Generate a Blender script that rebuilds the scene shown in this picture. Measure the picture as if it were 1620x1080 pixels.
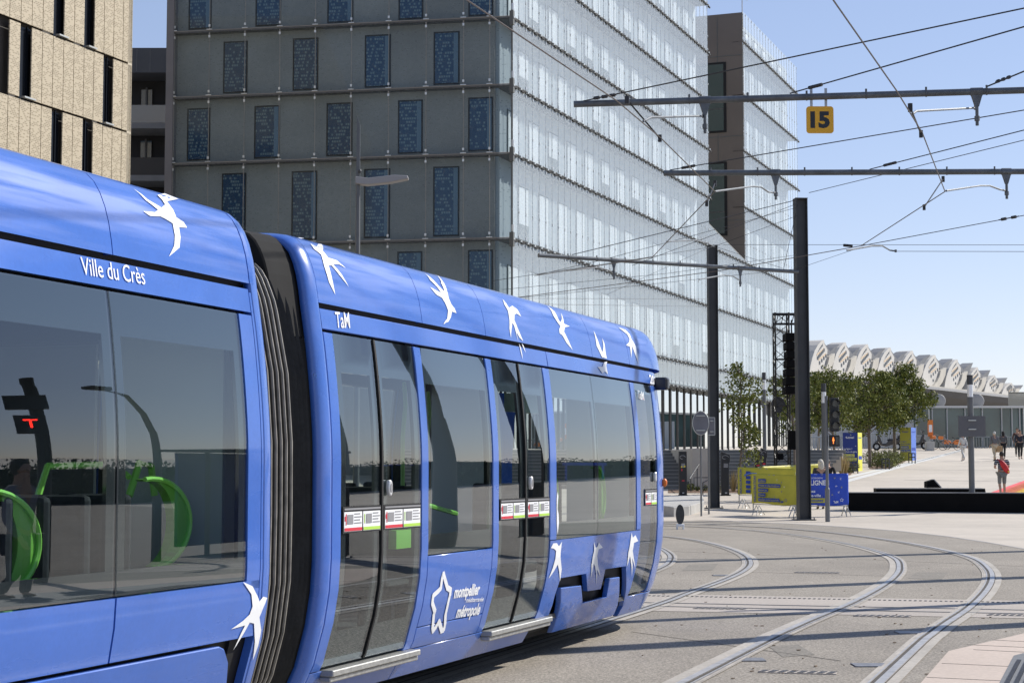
import bpy, bmesh, math, random
from mathutils import Vector, Matrix
random.seed(7)
for o in list(bpy.data.objects): bpy.data.objects.remove(o, do_unlink=True)
SC = bpy.context.scene
COL = SC.collection
R = math.radians
# ------------------------------------------------------------------ camera
F = 2750.0                       # focal length in photograph pixels (1620 wide)
PITCH = math.atan(200/F)
CAMZ = 1.65
cam = bpy.data.cameras.new('camera'); cam_o = bpy.data.objects.new('camera', cam); COL.objects.link(cam_o)
cam.sensor_width = 36; cam.lens = 36*F/1620; cam.clip_start = .1; cam.clip_end = 3000
cam_o.location = (0, 0, CAMZ); cam_o.rotation_euler = (math.pi/2+PITCH, 0, 0)
SC.camera = cam_o
# ------------------------------------------------------------------ sky, sun, exposure
SUN_AZ, SUN_EL = R(62), R(38)    # azimuth clockwise from straight ahead
w = bpy.data.worlds.new('World'); SC.world = w; w.use_nodes = True
nt = w.node_tree; bg = nt.nodes['Background']
sky = nt.nodes.new('ShaderNodeTexSky'); sky.sky_type = 'NISHITA'; sky.sun_disc = False
sky.sun_elevation = SUN_EL; sky.sun_rotation = SUN_AZ; sky.air_density = 1.0; sky.dust_density = 0; sky.ozone_density = 2.0; sky.altitude = 300
hs = nt.nodes.new('ShaderNodeHueSaturation'); hs.inputs['Saturation'].default_value = 1.1; 
def vscale(src, k):
    v = nt.nodes.new('ShaderNodeVectorMath'); v.operation = 'SCALE'; nt.links.new(src, v.inputs[0]); v.inputs['Scale'].default_value = k; return v.outputs[0]
gm = nt.nodes.new('ShaderNodeGamma'); gm.inputs[1].default_value = .62; nt.links.new(vscale(sky.outputs[0], .1), gm.inputs[0])
nt.links.new(vscale(gm.outputs[0], 6.9), hs.inputs['Color'])
tn = nt.nodes.new('ShaderNodeMix'); tn.data_type = 'RGBA'; tn.blend_type = 'MULTIPLY'; tn.inputs[0].default_value = 1; nt.links.new(hs.outputs[0], tn.inputs[6]); tn.inputs[7].default_value = (1.10, 1.04, 1.17, 1)
nt.links.new(tn.outputs[2], bg.inputs[0]); bg.inputs[1].default_value = .115
sl = bpy.data.lights.new('sun', 'SUN'); sl.energy = 4.6; sl.angle = R(.5); sl.color = (1, .95, .87)
so = bpy.data.objects.new('sun', sl); COL.objects.link(so)
SUNV = Vector((math.sin(SUN_AZ)*math.cos(SUN_EL), math.cos(SUN_AZ)*math.cos(SUN_EL), math.sin(SUN_EL)))
so.rotation_euler = SUNV.to_track_quat('Z', 'Y').to_euler(); so.location = (20, 10, 30)
vs = SC.view_settings; vs.view_transform = 'Standard'; vs.look = 'None'; vs.exposure = .3; vs.gamma = 1; vs.use_curve_mapping = False

# ------------------------------------------------------------------ photograph -> world
def ray(x, y):
    cx = (x-810)/F; cz = (540-y)/F
    return Vector((cx, math.cos(PITCH)-cz*math.sin(PITCH), math.sin(PITCH)+cz*math.cos(PITCH)))
def at(x, y, Y):
    d = ray(x, y); t = Y/d.y
    return Vector((d.x*t, Y, CAMZ+d.z*t))
def tz(Y, X=0):
    return 0 if Y < 55 else .042*(Y-55) if Y < 134 else 3.318
def ground(x, y):
    d = ray(x, y); Y = 4.
    while Y < 400:
        if CAMZ+d.z*Y/d.y <= tz(Y): break
        Y += .02
    return Vector((d.x*Y/d.y, Y, tz(Y)))

# ------------------------------------------------------------------ materials
MATS = {}
def mat(name, col, rough=.6, metal=0, noise=None, bump=None, spec=.5, coat=0, emit=None, coords='Object'):
    if name in MATS: return MATS[name]
    m = bpy.data.materials.new(name); MATS[name] = m; m.use_nodes = True
    n = m.node_tree.nodes; l = m.node_tree.links; b = n['Principled BSDF']
    b.inputs['Base Color'].default_value = (*col, 1); b.inputs['Roughness'].default_value = rough
    b.inputs['Metallic'].default_value = metal; b.inputs['Specular IOR Level'].default_value = spec
    b.inputs['Coat Weight'].default_value = coat; b.inputs['Coat Roughness'].default_value = .06
    if emit: b.inputs['Emission Color'].default_value = (*emit[0], 1); b.inputs['Emission Strength'].default_value = emit[1]
    m.diffuse_color = (*col, 1)
    if noise or bump:
        tc = n.new('ShaderNodeTexCoord')
    if noise:
        prev = None
        for (sc, amt, det) in noise:
            tx = n.new('ShaderNodeTexNoise'); tx.inputs['Scale'].default_value = sc; tx.inputs['Detail'].default_value = det
            l.new(tc.outputs[coords], tx.inputs['Vector'])
            mr = n.new('ShaderNodeMapRange'); mr.inputs[1].default_value = .3; mr.inputs[2].default_value = .7
            mr.inputs[3].default_value = 1-amt; mr.inputs[4].default_value = 1+amt
            l.new(tx.outputs[0], mr.inputs[0])
            mx = n.new('ShaderNodeMix'); mx.data_type = 'RGBA'; mx.blend_type = 'MULTIPLY'; mx.inputs[0].default_value = 1
            if prev: l.new(prev, mx.inputs[6])
            else: mx.inputs[6].default_value = (*col, 1)
            l.new(mr.outputs[0], mx.inputs[7]); prev = mx.outputs[2]
        l.new(prev, b.inputs['Base Color'])
    if bump:
        tx = n.new('ShaderNodeTexNoise'); tx.inputs['Scale'].default_value = bump[0]; tx.inputs['Detail'].default_value = 4
        l.new(tc.outputs[coords], tx.inputs['Vector'])
        bp = n.new('ShaderNodeBump'); bp.inputs['Strength'].default_value = bump[1]; bp.inputs['Distance'].default_value = bump[2]
        l.new(tx.outputs[0], bp.inputs['Height']); l.new(bp.outputs[0], b.inputs['Normal'])
    return m
def glass_mat(name, tint, refl=(.9, .95, 1), base=.06, edge=1.0, rough=0.0, ior=1.5):
    """thin sheet of glass: tinted transparent, mirror by fresnel"""
    m = bpy.data.materials.new(name); MATS[name] = m; m.use_nodes = True
    n = m.node_tree.nodes; l = m.node_tree.links; n.remove(n['Principled BSDF']); out = n['Material Output']
    tr = n.new('ShaderNodeBsdfTransparent'); tr.inputs[0].default_value = (*tint, 1)
    gl = n.new('ShaderNodeBsdfGlossy'); gl.inputs['Color'].default_value = (*refl, 1); gl.inputs['Roughness'].default_value = rough
    fr = n.new('ShaderNodeFresnel'); fr.inputs[0].default_value = ior
    ge = n.new('ShaderNodeNewGeometry')
    # backfaces of the sheet must not act as total internal reflection
    mm = n.new('ShaderNodeMath'); mm.operation = 'MULTIPLY_ADD'; mm.inputs[1].default_value = edge; mm.inputs[2].default_value = base; mm.use_clamp = True
    l.new(fr.outputs[0], mm.inputs[0])
    m2 = n.new('ShaderNodeMath'); m2.operation = 'SUBTRACT'; m2.inputs[0].default_value = 1; l.new(ge.outputs['Backfacing'], m2.inputs[1])
    m3 = n.new('ShaderNodeMath'); m3.operation = 'MULTIPLY'; l.new(mm.outputs[0], m3.inputs[0]); l.new(m2.outputs[0], m3.inputs[1])
    mx = n.new('ShaderNodeMixShader'); l.new(m3.outputs[0], mx.inputs[0]); l.new(tr.outputs[0], mx.inputs[1]); l.new(gl.outputs[0], mx.inputs[2])
    l.new(mx.outputs[0], out.inputs[0])
    return m

# ------------------------------------------------------------------ mesh building, tagging
WM = {}
def tag(o, label=None, cat=None, group=None, kind=None):
    if label: o['label'] = label
    if cat: o['category'] = cat
    if group: o['group'] = group
    if kind: o['kind'] = kind
    return o
def empty(name, loc=(0, 0, 0), rz=0, label=None, cat=None, group=None):
    o = bpy.data.objects.new(name, None); COL.objects.link(o); o.empty_display_size = .2
    o.location = loc; o.rotation_euler = (0, 0, rz)
    WM[o.name] = Matrix.Translation(Vector(loc)) @ Matrix.Rotation(rz, 4, 'Z')
    return tag(o, label, cat, group)
class MB:
    def __init__(s): s.v = []; s.f = []; s.m = []; s.sm = []
    def quad(s, a, b, c, d, mi=0, sm=False):
        i = len(s.v); s.v += [Vector(a), Vector(b), Vector(c), Vector(d)]; s.f.append((i, i+1, i+2, i+3)); s.m.append(mi); s.sm.append(sm); return s
    def tri(s, a, b, c, mi=0):
        i = len(s.v); s.v += [Vector(a), Vector(b), Vector(c)]; s.f.append((i, i+1, i+2)); s.m.append(mi); s.sm.append(False)
    def raw(s, vs, fs, mi=0, sm=False):
        i = len(s.v); s.v += [Vector(p) for p in vs]
        for f in fs: s.f.append(tuple(i+k for k in f)); s.m.append(mi); s.sm.append(sm)
        return s
    def hexa(s, p, mi=0):      # 8 points: bottom 0-3 ccw, top 4-7
        return s.raw(p, [(3, 2, 1, 0), (4, 5, 6, 7), (0, 1, 5, 4), (1, 2, 6, 5), (2, 3, 7, 6), (3, 0, 4, 7)], mi)
    def box(s, x0, x1, y0, y1, z0, z1, mi=0):
        return s.hexa([(x0, y0, z0), (x1, y0, z0), (x1, y1, z0), (x0, y1, z0), (x0, y0, z1), (x1, y0, z1), (x1, y1, z1), (x0, y1, z1)], mi)
    def obox(s, c, ux, uy, uz, hx, hy, hz, mi=0):   # oriented box, half sizes
        c = Vector(c); ux = Vector(ux)*hx; uy = Vector(uy)*hy; uz = Vector(uz)*hz
        return s.hexa([c-ux-uy-uz, c+ux-uy-uz, c+ux+uy-uz, c-ux+uy-uz, c-ux-uy+uz, c+ux-uy+uz, c+ux+uy+uz, c-ux+uy+uz], mi)
    def tube(s, pts, r, n=8, mi=0, caps=True, sm=True):
        pts = [Vector(p) for p in pts]; rs = r if isinstance(r, (list, tuple)) else [r]*len(pts)
        i0 = len(s.v); prev = None
        for k, p in enumerate(pts):
            d = (pts[min(k+1, len(pts)-1)]-pts[max(k-1, 0)])
            d = d.normalized() if d.length > 1e-9 else Vector((0, 0, 1))
            if prev is None: a = d.orthogonal().normalized()
            else: a = (prev-d*prev.dot(d)); a = a.normalized() if a.length > 1e-6 else d.orthogonal().normalized()
            prev = a; b = d.cross(a)
            for j in range(n):
                t = 2*math.pi*(j+.5)/n; s.v.append(p+(a*math.cos(t)+b*math.sin(t))*rs[k])
        for k in range(len(pts)-1):
            for j in range(n):
                s.f.append((i0+k*n+j, i0+k*n+(j+1) % n, i0+(k+1)*n+(j+1) % n, i0+(k+1)*n+j)); s.m.append(mi); s.sm.append(sm)
        if caps:
            s.f.append(tuple(i0+j for j in reversed(range(n)))); s.m.append(mi); s.sm.append(False)
            s.f.append(tuple(i0+(len(pts)-1)*n+j for j in range(n))); s.m.append(mi); s.sm.append(False)
        return s
    def ell(s, c, rx, ry, rz, nu=10, nv=7, mi=0, M=None):
        c = Vector(c); vs = []; fs = []
        for i in range(nv+1):
            ph = math.pi*i/nv
            for j in range(nu):
                th = 2*math.pi*j/nu
                p = Vector((rx*math.sin(ph)*math.cos(th), ry*math.sin(ph)*math.sin(th), rz*math.cos(ph)))
                if M: p = M @ p
                vs.append(c+p)
        for i in range(nv):
            for j in range(nu): fs.append((i*nu+j, (i+1)*nu+j, (i+1)*nu+(j+1) % nu, i*nu+(j+1) % nu))
        return s.raw(vs, fs, mi, True)
    def prism(s, poly, o, ux, uy, n, d0, d1, mi=0):
        """poly in 2D on plane (o,ux,uy), extruded along n from d0 to d1 (convex or star-ish, n-gon caps)"""
        o = Vector(o); ux = Vector(ux); uy = Vector(uy); n = Vector(n)
        a = [o+ux*x+uy*y+n*d0 for x, y in poly]; b = [o+ux*x+uy*y+n*d1 for x, y in poly]; k = len(poly)
        fs = [tuple(reversed(range(k))), tuple(range(k, 2*k))]+[(i, (i+1) % k, k+(i+1) % k, k+i) for i in range(k)]
        return s.raw(a+b, fs, mi)
    def build(s, name, mats, parent=None, label=None, cat=None, group=None, kind=None, bevel=0, recalc=True, local=False, seg=1):
        me = bpy.data.meshes.new(name)
        vs = s.v
        if parent is not None and not local:
            inv = WM[parent.name].inverted(); vs = [inv @ v for v in vs]
        me.from_pydata([tuple(v) for v in vs], [], s.f)
        mats = mats if isinstance(mats, (list, tuple)) else [mats]
        for m in mats: me.materials.append(m)
        me.polygons.foreach_set('material_index', s.m); me.polygons.foreach_set('use_smooth', s.sm)
        if recalc:
            bm = bmesh.new(); bm.from_mesh(me); bmesh.ops.remove_doubles(bm, verts=bm.verts, dist=1e-5)
            bmesh.ops.recalc_face_normals(bm, faces=bm.faces); bm.to_mesh(me); bm.free()
        if any(s.sm): me.set_sharp_from_angle(angle=R(36))
        me.update()
        o = bpy.data.objects.new(name, me); COL.objects.link(o)
        if parent is not None: o.parent = parent; WM[o.name] = WM[parent.name]
        else: WM[o.name] = Matrix.Identity(4)
        if bevel:
            b = o.modifiers.new('bevel', 'BEVEL'); b.width = bevel; b.segments = seg; b.limit_method = 'ANGLE'; b.angle_limit = R(40)
        return tag(o, label, cat, group, kind)
def rename_wm(): pass
KIDS = None
def copy_tree(o, parent=None):
    c = o.copy(); COL.objects.link(c); c.parent = parent; WM[c.name] = WM[o.name]
    for ch in [k for k in bpy.data.objects if k.parent == o]: copy_tree(ch, c)
    return c
def copy_to(o, loc, rz, label, group=None):
    c = copy_tree(o); c.location = loc; c.rotation_euler = (0, 0, rz); c['label'] = label
    if group: c['group'] = group
    return c
def text_geo(s, bold=0.0):
    cu = bpy.data.curves.new('txt', 'FONT'); cu.body = s; cu.offset = bold; cu.resolution_u = 3
    o = bpy.data.objects.new('txt', cu); COL.objects.link(o)
    dg = bpy.context.evaluated_depsgraph_get(); dg.update()
    me = bpy.data.meshes.new_from_object(o.evaluated_get(dg))
    vs = [v.co.copy() for v in me.vertices]; fs = [tuple(p.vertices) for p in me.polygons]
    bpy.data.objects.remove(o); bpy.data.curves.remove(cu); bpy.data.meshes.remove(me)
    return vs, fs
def text_mb(mb, s, o, ux, uy, height, width=None, bold=0.0, mi=0, thick=0):
    """text with its lower-left at o; height = cap height"""
    vs, fs = text_geo(s, bold)
    if not vs: return mb
    x0 = min(v.x for v in vs); x1 = max(v.x for v in vs); cap = .68
    sy = height/cap; sx = sy if width is None else width/(x1-x0)
    o = Vector(o); ux = Vector(ux); uy = Vector(uy)
    return mb.raw([o+ux*(v.x-x0)*sx+uy*v.y*sy for v in vs], fs, mi)
# ================================================================== THE TRAM
BLUE = mat('tram_blue_paint', (.044, .138, .505), .32, 0, noise=[(.8, .06, 3), (5, .04, 5), (45, .04, 3)], coat=.6, spec=.5, bump=(1.6, .045, .02))
n_ = BLUE.node_tree.nodes; l_ = BLUE.node_tree.links; tx_ = n_.new('ShaderNodeTexNoise'); tx_.inputs['Scale'].default_value = 7; tx_.inputs['Detail'].default_value = 8; mr_ = n_.new('ShaderNodeMapRange'); mr_.inputs[1].default_value = .35; mr_.inputs[2].default_value = .65; mr_.inputs[3].default_value = .2; mr_.inputs[4].default_value = .5
l_.new(tx_.outputs[0], mr_.inputs[0]); l_.new(mr_.outputs[0], n_['Principled BSDF'].inputs['Roughness'])
BLACK = mat('matt_black', (.004, .004, .0045), .7, noise=[(6, .2, 3)])
RUBBER = mat('bellows_rubber', (.022, .022, .022), .75, noise=[(5, .3, 4), (30, .2, 4)], bump=(20, .3, .01))
RIBM = mat('bellows_rib', (.20, .185, .16), .45, noise=[(12, .3, 3)])
WHITE = mat('white_vinyl', (.82, .83, .84), .45)
GLASS = glass_mat('tram_window_glass', (.63, .71, .70), refl=(.93, .97, 1.0), base=.05, edge=1.25, rough=.0)
FRIT = mat('dark_window_border', (.035, .037, .045), .12, coat=.5)
FARGLASS = glass_mat('tram_far_glass', (.88, .95, .94), base=.02, edge=.9)
GREEN = mat('green_handrail', (.38, .90, .14), .35, coat=.3)
SEAT = mat('seat_fabric', (.02, .022, .03), .8, noise=[(20, .4, 3)])
INNER = mat('interior_panel', (.5, .54, .54), .6)
CEIL = mat('interior_ceiling', (.80, .82, .82), .6)
FLOORM = mat('interior_floor', (.06, .06, .065), .6)
ALU = mat('step_aluminium', (.42, .42, .40), .42, .6, noise=[(20, .15, 3)])
REDM = mat('red_print', (.62, .03, .05), .5); LIME = mat('lime_print', (.42, .66, .08), .5); GREYPR = mat('grey_print', (.25, .25, .26), .6)

PROF = [(.18, .26), (.28, .20), (.45, .115), (.7, .045), (.9, .012), (1.1, 0), (1.7, 0), (1.8, .0025), (1.9, .0078), (2.0, .0152), (2.1, .024), (2.2, .0338), (2.3, .0447), (2.4, .057), (2.49, .0705), (2.645, .095), (2.74, .108), (2.83, .125), (2.91, .148), (2.98, .178), (3.035, .212), (3.075, .255), (3.10, .31), (3.115, .40), (3.125, .55), (3.13, .8), (3.135, 1.325)]
def prof(z):
    if z <= PROF[0][0]: return PROF[0][1]
    for (a, b), (c, d) in zip(PROF, PROF[1:]):
        if z <= c:
            t = (z-a)/(c-a); return b+(d-b)*t
    return 1.325
class Car:
    def __init__(s, p, th):
        s.o = Vector((p[0], p[1], 0)); s.t = Vector((math.sin(th), math.cos(th), 0)); s.n = Vector((math.cos(th), -math.sin(th), 0)); s.nose0 = 1e9
    def nose(s, u):
        d = max(0, u-s.nose0); return .34*d*d if d < 1.2 else .34*1.44+(d-1.2)*.9
    def P(s, u, inset, z, side=1):
        ww = -inset if side > 0 else -2.65+inset
        return s.o+s.t*u+s.n*ww+Vector((0, 0, z))
    def S(s, u, z, off=0, side=1):          # point on the skin, off outward
        return s.P(u, prof(z)+s.nose(u)-off*(1 if z < 2.7 else .5), z+(off if z > 2.7 else 0)-(s.nose(u)*.5*min(1, (z-2.68)/.3) if z > 2.68 else 0), side)
    def hit(s, x, y, off=0):                # photograph pixel -> (u,z) on the near side skin
        d = ray(x, y); o = Vector((0, 0, CAMZ)); lo = .5; best = None
        def g(t):
            p = o+d*t; q = p-s.o; u = q.dot(s.t); ww = q.dot(s.n)
            return ww+prof(min(p.z, 3.134))+s.nose(u)-off, u, p.z
        # start near plane w=0 and walk inward
        t0 = (s.o-o).dot(s.n)/d.dot(s.n)*.9
        t = t0; prev = g(t)[0]; mn = (1e9, 0, 0)
        for k in range(300):
            t2 = t+t0*.002; v = g(t2)
            if v[0] <= 0 < prev or v[0] <= 0:
                a, b = t, t2
                for _ in range(20):
                    m = (a+b)/2
                    if g(m)[0] > 0: a = m
                    else: b = m
                v = g(b); return v[1], v[2]
            if v[0] < mn[0] and v[2] < 3.12: mn = v
            prev = v[0]; t = t2
        return mn[1], min(mn[2], 3.12)
    def U(s, x, y=740): return s.hit(x, y)[0]
def zs_between(z0, z1):
    n = max(1, int((z1-z0)/.16)); L = [z0+(z1-z0)*i/n for i in range(n+1)]
    L += [p[0] for p in PROF if z0 < p[0] < z1]; return sorted(set(round(z, 4) for z in L))
def us_between(c, u0, u1):
    if u1 > c.nose0:
        a = max(u0, c.nose0); L = [u0] if u0 < a else []
        n = max(1, int((u1-a)/.1)); return L+[a+(u1-a)*i/n for i in range(n+1)]
    return [u0, u1]
def patch(mb, c, u0, u1, z0, z1, off=0, th=.04, side=1, mi=0):
    """a curved slab of the body skin"""
    Z = zs_between(z0, z1); U = us_between(c, u0, u1); nz = len(Z); nu = len(U)
    vs = [c.S(u, z, off, side) for u in U for z in Z]+[c.S(u, z, off-th, side) for u in U for z in Z]
    k = nu*nz; fo = []; fr = []
    for i in range(nu-1):
        for j in range(nz-1):
            a, b, d, e = i*nz+j, (i+1)*nz+j, (i+1)*nz+j+1, i*nz+j+1
            fo.append((a, b, d, e)); fo.append((k+e, k+d, k+b, k+a))
    for j in range(nz-1):
        fr += [(j, j+1, k+j+1, k+j), ((nu-1)*nz+j+1, (nu-1)*nz+j, k+(nu-1)*nz+j, k+(nu-1)*nz+j+1)]
    for i in range(nu-1):
        fr += [(i*nz, k+i*nz, k+(i+1)*nz, (i+1)*nz), (i*nz+nz-1, (i+1)*nz+nz-1, k+(i+1)*nz+nz-1, k+i*nz+nz-1)]
    i0 = len(mb.v); mb.v += vs
    for f in fo: mb.f.append(tuple(i0+q for q in f)); mb.m.append(mi); mb.sm.append(True)
    for f in fr: mb.f.append(tuple(i0+q for q in f)); mb.m.append(mi); mb.sm.append(False)
    return mb
def sheet(mb, c, u0, u1, z0, z1, off=0, side=1, mi=0):
    Z = zs_between(z0, z1); U = us_between(c, u0, u1); nz = len(Z)
    V = [c.S(a, z, off, side) for a in U for z in Z]
    fs = []
    for i in range(len(U)-1):
        for j in range(nz-1):
            f = (i*nz+j, (i+1)*nz+j, (i+1)*nz+j+1, i*nz+j+1)
            if (V[f[1]]-V[f[0]]).cross(V[f[3]]-V[f[0]]).dot(c.n)*side < 0: f = tuple(reversed(f))
            fs.append(f)
    return mb.raw(V, fs, mi, True)
def sheet_flat(mb, c, u0, u1, z0, z1, off=0, side=1, mi=0):
    """single curved sheet whose normal looks outward (glass)"""
    Z = zs_between(z0, z1); U = us_between(c, u0, u1)
    for a, b in zip(U, U[1:]):
        for p, q in zip(Z, Z[1:]):
            P = [c.S(a, p, off, side), c.S(b, p, off, side), c.S(b, q, off, side), c.S(a, q, off, side)]
            nrm = (P[1]-P[0]).cross(P[3]-P[0]); 
            if nrm.dot(c.n)*side < 0: P.reverse()
            mb.quad(*P, mi=mi, sm=False)
    return mb
def decal(c, polys, off=.004, cut=.05, th=0, uz=False):
    """polygons in photograph pixels laid on the skin; returns MB"""
    mb = MB()
    for poly in polys:
        bm = bmesh.new()
        L = poly if uz else [c.hit(x, y) for x, y in poly]
        vs = [bm.verts.new((a, b, 0)) for a, b in L]
        es = [bm.edges.new((vs[i], vs[(i+1) % len(vs)])) for i in range(len(vs))]
        bmesh.ops.triangle_fill(bm, edges=es, use_beauty=True)
        for _ in range(3):
            long = [e for e in bm.edges if e.calc_length() > cut]
            if not long: break
            bmesh.ops.subdivide_edges(bm, edges=long, cuts=1); bmesh.ops.triangulate(bm, faces=bm.faces)
        bm.verts.index_update()
        V = [c.S(v.co.x, v.co.y, off) for v in bm.verts]
        mb.raw(V, [tuple(v.index for v in f.verts) for f in bm.faces])
        if th:
            V2 = [c.S(v.co.x, v.co.y, off-th) for v in bm.verts]
            base = len(mb.v); 
            n0 = base-len(V); mb.raw(V2, [tuple(reversed([v.index for v in f.verts])) for f in bm.faces])
            for e in bm.edges:
                if len(e.link_faces) == 1:
                    a, b = e.verts[0].index, e.verts[1].index
                    mb.f.append((n0+a, n0+b, base+b, base+a)); mb.m.append(0); mb.sm.append(False)
        bm.free()
    return mb
def car_text(c, s, p0, p1, cap_px, bold=.0, off=.005, shear=0):
    """text whose baseline runs between two photograph pixels"""
    vs, fs = text_geo(s, bold); a = c.hit(*p0); b = c.hit(*p1); t = c.hit(p0[0], p0[1]-cap_px)
    x0 = min(v.x for v in vs); x1 = max(v.x for v in vs); sx = (b[0]-a[0])/(x1-x0); sz = (t[1]-a[1])/.68; dz = (b[1]-a[1])/(x1-x0)
    mb = MB(); mb.raw([c.S(a[0]+(v.x-x0)*sx+shear*v.y*sz, a[1]+v.y*sz+(v.x-x0)*dz, off) for v in vs], fs); return mb
def stroke(c, pts, wpx, off=.005, closed=False):
    mb = MB(); P = [c.hit(x, y) for x, y in pts]; k = c.hit(pts[0][0], pts[0][1]-wpx)[1]-P[0][1]; h = k/2
    if closed: P.append(P[0])
    for i, (a, b) in enumerate(zip(P, P[1:])):
        d = Vector((b[0]-a[0], b[1]-a[1])); d.normalize(); q = Vector((-d.y, d.x))*h; e = d*h*.5
        a = Vector(a)-e; b = Vector(b)+e; oo = off+.0003*(i % 2)
        mb.quad(c.S(a.x-q.x, a.y-q.y, oo), c.S(b.x-q.x, b.y-q.y, oo), c.S(b.x+q.x, b.y+q.y, oo), c.S(a.x+q.x, a.y+q.y, oo))
    return mb

tram = empty('tram', (-1.9, 9.0, 0), 0, 'blue two-car tram with white swallows on its roof, passing on the nearest track', 'tram')
th2 = math.atan2(2.46, 6.70); th1 = math.atan2(.816, 2.32)
c2 = Car((1.242, 17.08), th2); c1 = Car((-1.344, 9.65), th1)
WT, WB, GZ = 2.49, 1.05, 2.645          # window top, window bottom, groove
# ---------------- front car (far one)
uR = c2.U(511); uA = c2.U(525); D1a, D1m, D1b = c2.U(541), c2.U(605), c2.U(667); W1a, W1b = c2.U(679), c2.U(780)
D2a, D2m, D2b = c2.U(790), c2.U(832), c2.U(870); W2a, W2m, W2b = c2.U(881), c2.U(946.5), c2.U(1007); W3a, W3b = c2.U(1014), c2.U(1040)
c2.nose0 = W3b+.03
UN = W3b+1.3
def skin(c, name_list, body, side=1):
    for (u0, u1, z0, z1) in name_list: patch(body, c, u0, u1, z0, z1, 0, .05, side)
g = .008                                # panel gap
front_car = MB()
for side in (1, -1):
    skin(c2, [(uA, W2a-.02, WT+.018, GZ-.008), (W2a-.02+g*1.5, UN, WT+.018, GZ-.008),
              (uA+g, D1a-g, .40, WT), (D1b+g, W1a-g, .40, WT), (W1b+g, D2a-g, .40, WT), (D2b+g, W2a-g, 1.05 if side > 0 else .4, WT), (W2b+g, W3a-g, 1.05 if side > 0 else .4, WT), (W3b+g, UN, .40, WT),
              (W1a, W1b, .55, WB-g), (uA+g, D1b, .2, .395), (D1b+g, D2b, .2, .395), (W1a, W1b, .40, .545)], front_car, side)
    if side < 0: skin(c2, [(W2a, W2b, .2, WB-g)], front_car, side)
skin(c2, [(W3a-g, UN, .2, .39)], front_car, 1)
fc = front_car.build('front_car_body', BLUE, tram, bevel=.004)
# end ring and roof
def roof(c, u0, u1, base=2.672, caps=True, joints=()):
    mb = MB(); zz = [p[0] for p in PROF if p[0] > base]; zz = [base]+zz
    L = []
    for side in (1,):
        prof_pts = [(prof(z), z) for z in zz]
    prof_pts += [(2.65-i, z) for i, z in reversed(prof_pts[:-1])]
    cuts = [u0]+list(joints)+[u1]
    for a, b in zip(cuts, cuts[1:]):
        a2 = a+.004; b2 = b-.004; n = max(2, int((b2-a2)/.3)) if b2 <= c.nose0 else 14
        U = [a2+(b2-a2)*i/n for i in range(n+1)]; k = len(prof_pts); vs = []
        for u in U:
            ns = c.nose(u-.22)
            for (ins, z) in prof_pts:
                w_ = ins if ins < 1.325 else 2.65-ins
                wi = w_+ns*(1-w_/1.325) if ns else w_
                zz_ = z-ns*.5*min(1, max(0, (z-2.68))/.3)
                vs.append(c.P(u, wi if ins <= 1.325 else 2.65-wi, zz_, 1))
        fs = [(i*k+j, (i+1)*k+j, (i+1)*k+j+1, i*k+j+1) for i in range(n) for j in range(k-1)]
        fs += [tuple(range(k)), tuple(n*k+j for j in range(k))]
        mb.raw(vs, fs, 0, True)
    return mb
J = [c2.U(x, y) for x, y in ((0, 0),)] if False else []
def ujoint(c, x, y): return c.hit(x, y)[0]
r2j = [ujoint(c2, 667, 505), ujoint(c2, 871, 550), ujoint(c2, 997, 577)]
r2j = [ujoint(c2, 510, 474), ujoint(c2, 667, 503), ujoint(c2, 768, 526), ujoint(c2, 937, 562), ujoint(c2, 996, 574)]
fr = roof(c2, uA-.004, W3b+1.15, joints=r2j[1:5]).build('roof_cowl', BLUE, tram)
b = fr.modifiers.new('edge', 'EDGE_SPLIT'); b.split_angle = R(50)
# black core: groove, under-frame, joints behind everything
core = MB()
for side in (1, -1):
    patch(core, c2, uA-.03, W3b+.5, 2.45, 2.70, -.07, .03, side)
    for (a, b) in ((uA-.02, D1a), (D1b, W1a), (W1b, D2a), (D2b, W2a), (W2b, W3a), (W3b, W3b+.3)): patch(core, c2, a-.004, b+.004, .42, 2.6, -.055, .02, side)
patch(core, c2, W1a-.01, W1b+.01, .3, WB, -.055, .02)
patch(core, c2, W2a-.05, W2b+.05, .25, WB-.01, -.075, .03)
a = c2.P(uA, .35, .28); bb = c2.P(W3b+.2, .45, .28); cc = c2.P(W3b+.2, 2.2, .28); dd = c2.P(uA, 2.3, .28); e = Vector((0, 0, .1))
core.hexa([a-e, bb-e, cc-e, dd-e, a+e, bb+e, cc+e, dd+e])
core.build('underframe', BLACK, tram)
# rear end ring of the front car: fat rounded blue lip
def lip(c, u0, u1, bulge, z0=.22):
    mb = MB(); zz = [z for z in [z0]+[p[0] for p in PROF if p[0] > z0]]
    pts = [(prof(z), z) for z in zz]; pts += [(2.65-i, z) for i, z in reversed(pts[:-1])]
    k = len(pts); vs = []; N = 9
    for s_ in range(N):
        t = s_/(N-1); u = u0+(u1-u0)*t; q = 1-math.sqrt(max(0, 1-(1-t)**2)) if bulge > 0 else 1-math.sqrt(max(0, 1-t**2))
        sh = abs(bulge)*q
        for (ins, z) in pts:
            sgn = 1 if ins < 1.325 else -1
            zc = z-sh*(1 if z > 3.0 else 0)*min(1, (z-3.0)/.15) if z > 3.0 else z
            vs.append(c.P(u, ins+sh*sgn*(1 if abs(ins-1.325) > .3 else 0), zc))
    fs = [(i*k+j, (i+1)*k+j, (i+1)*k+j+1, i*k+j+1) for i in range(N-1) for j in range(k-1)]
    return mb.raw(vs, fs, 0, True)
lp = lip(c2, uR-.0, uA-.006, .07)
lo_ = lp.build('end_ring', BLUE, tram, recalc=True); sd = lo_.modifiers.new('solid', 'SOLIDIFY'); sd.thickness = .05; sd.offset = -1
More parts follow.
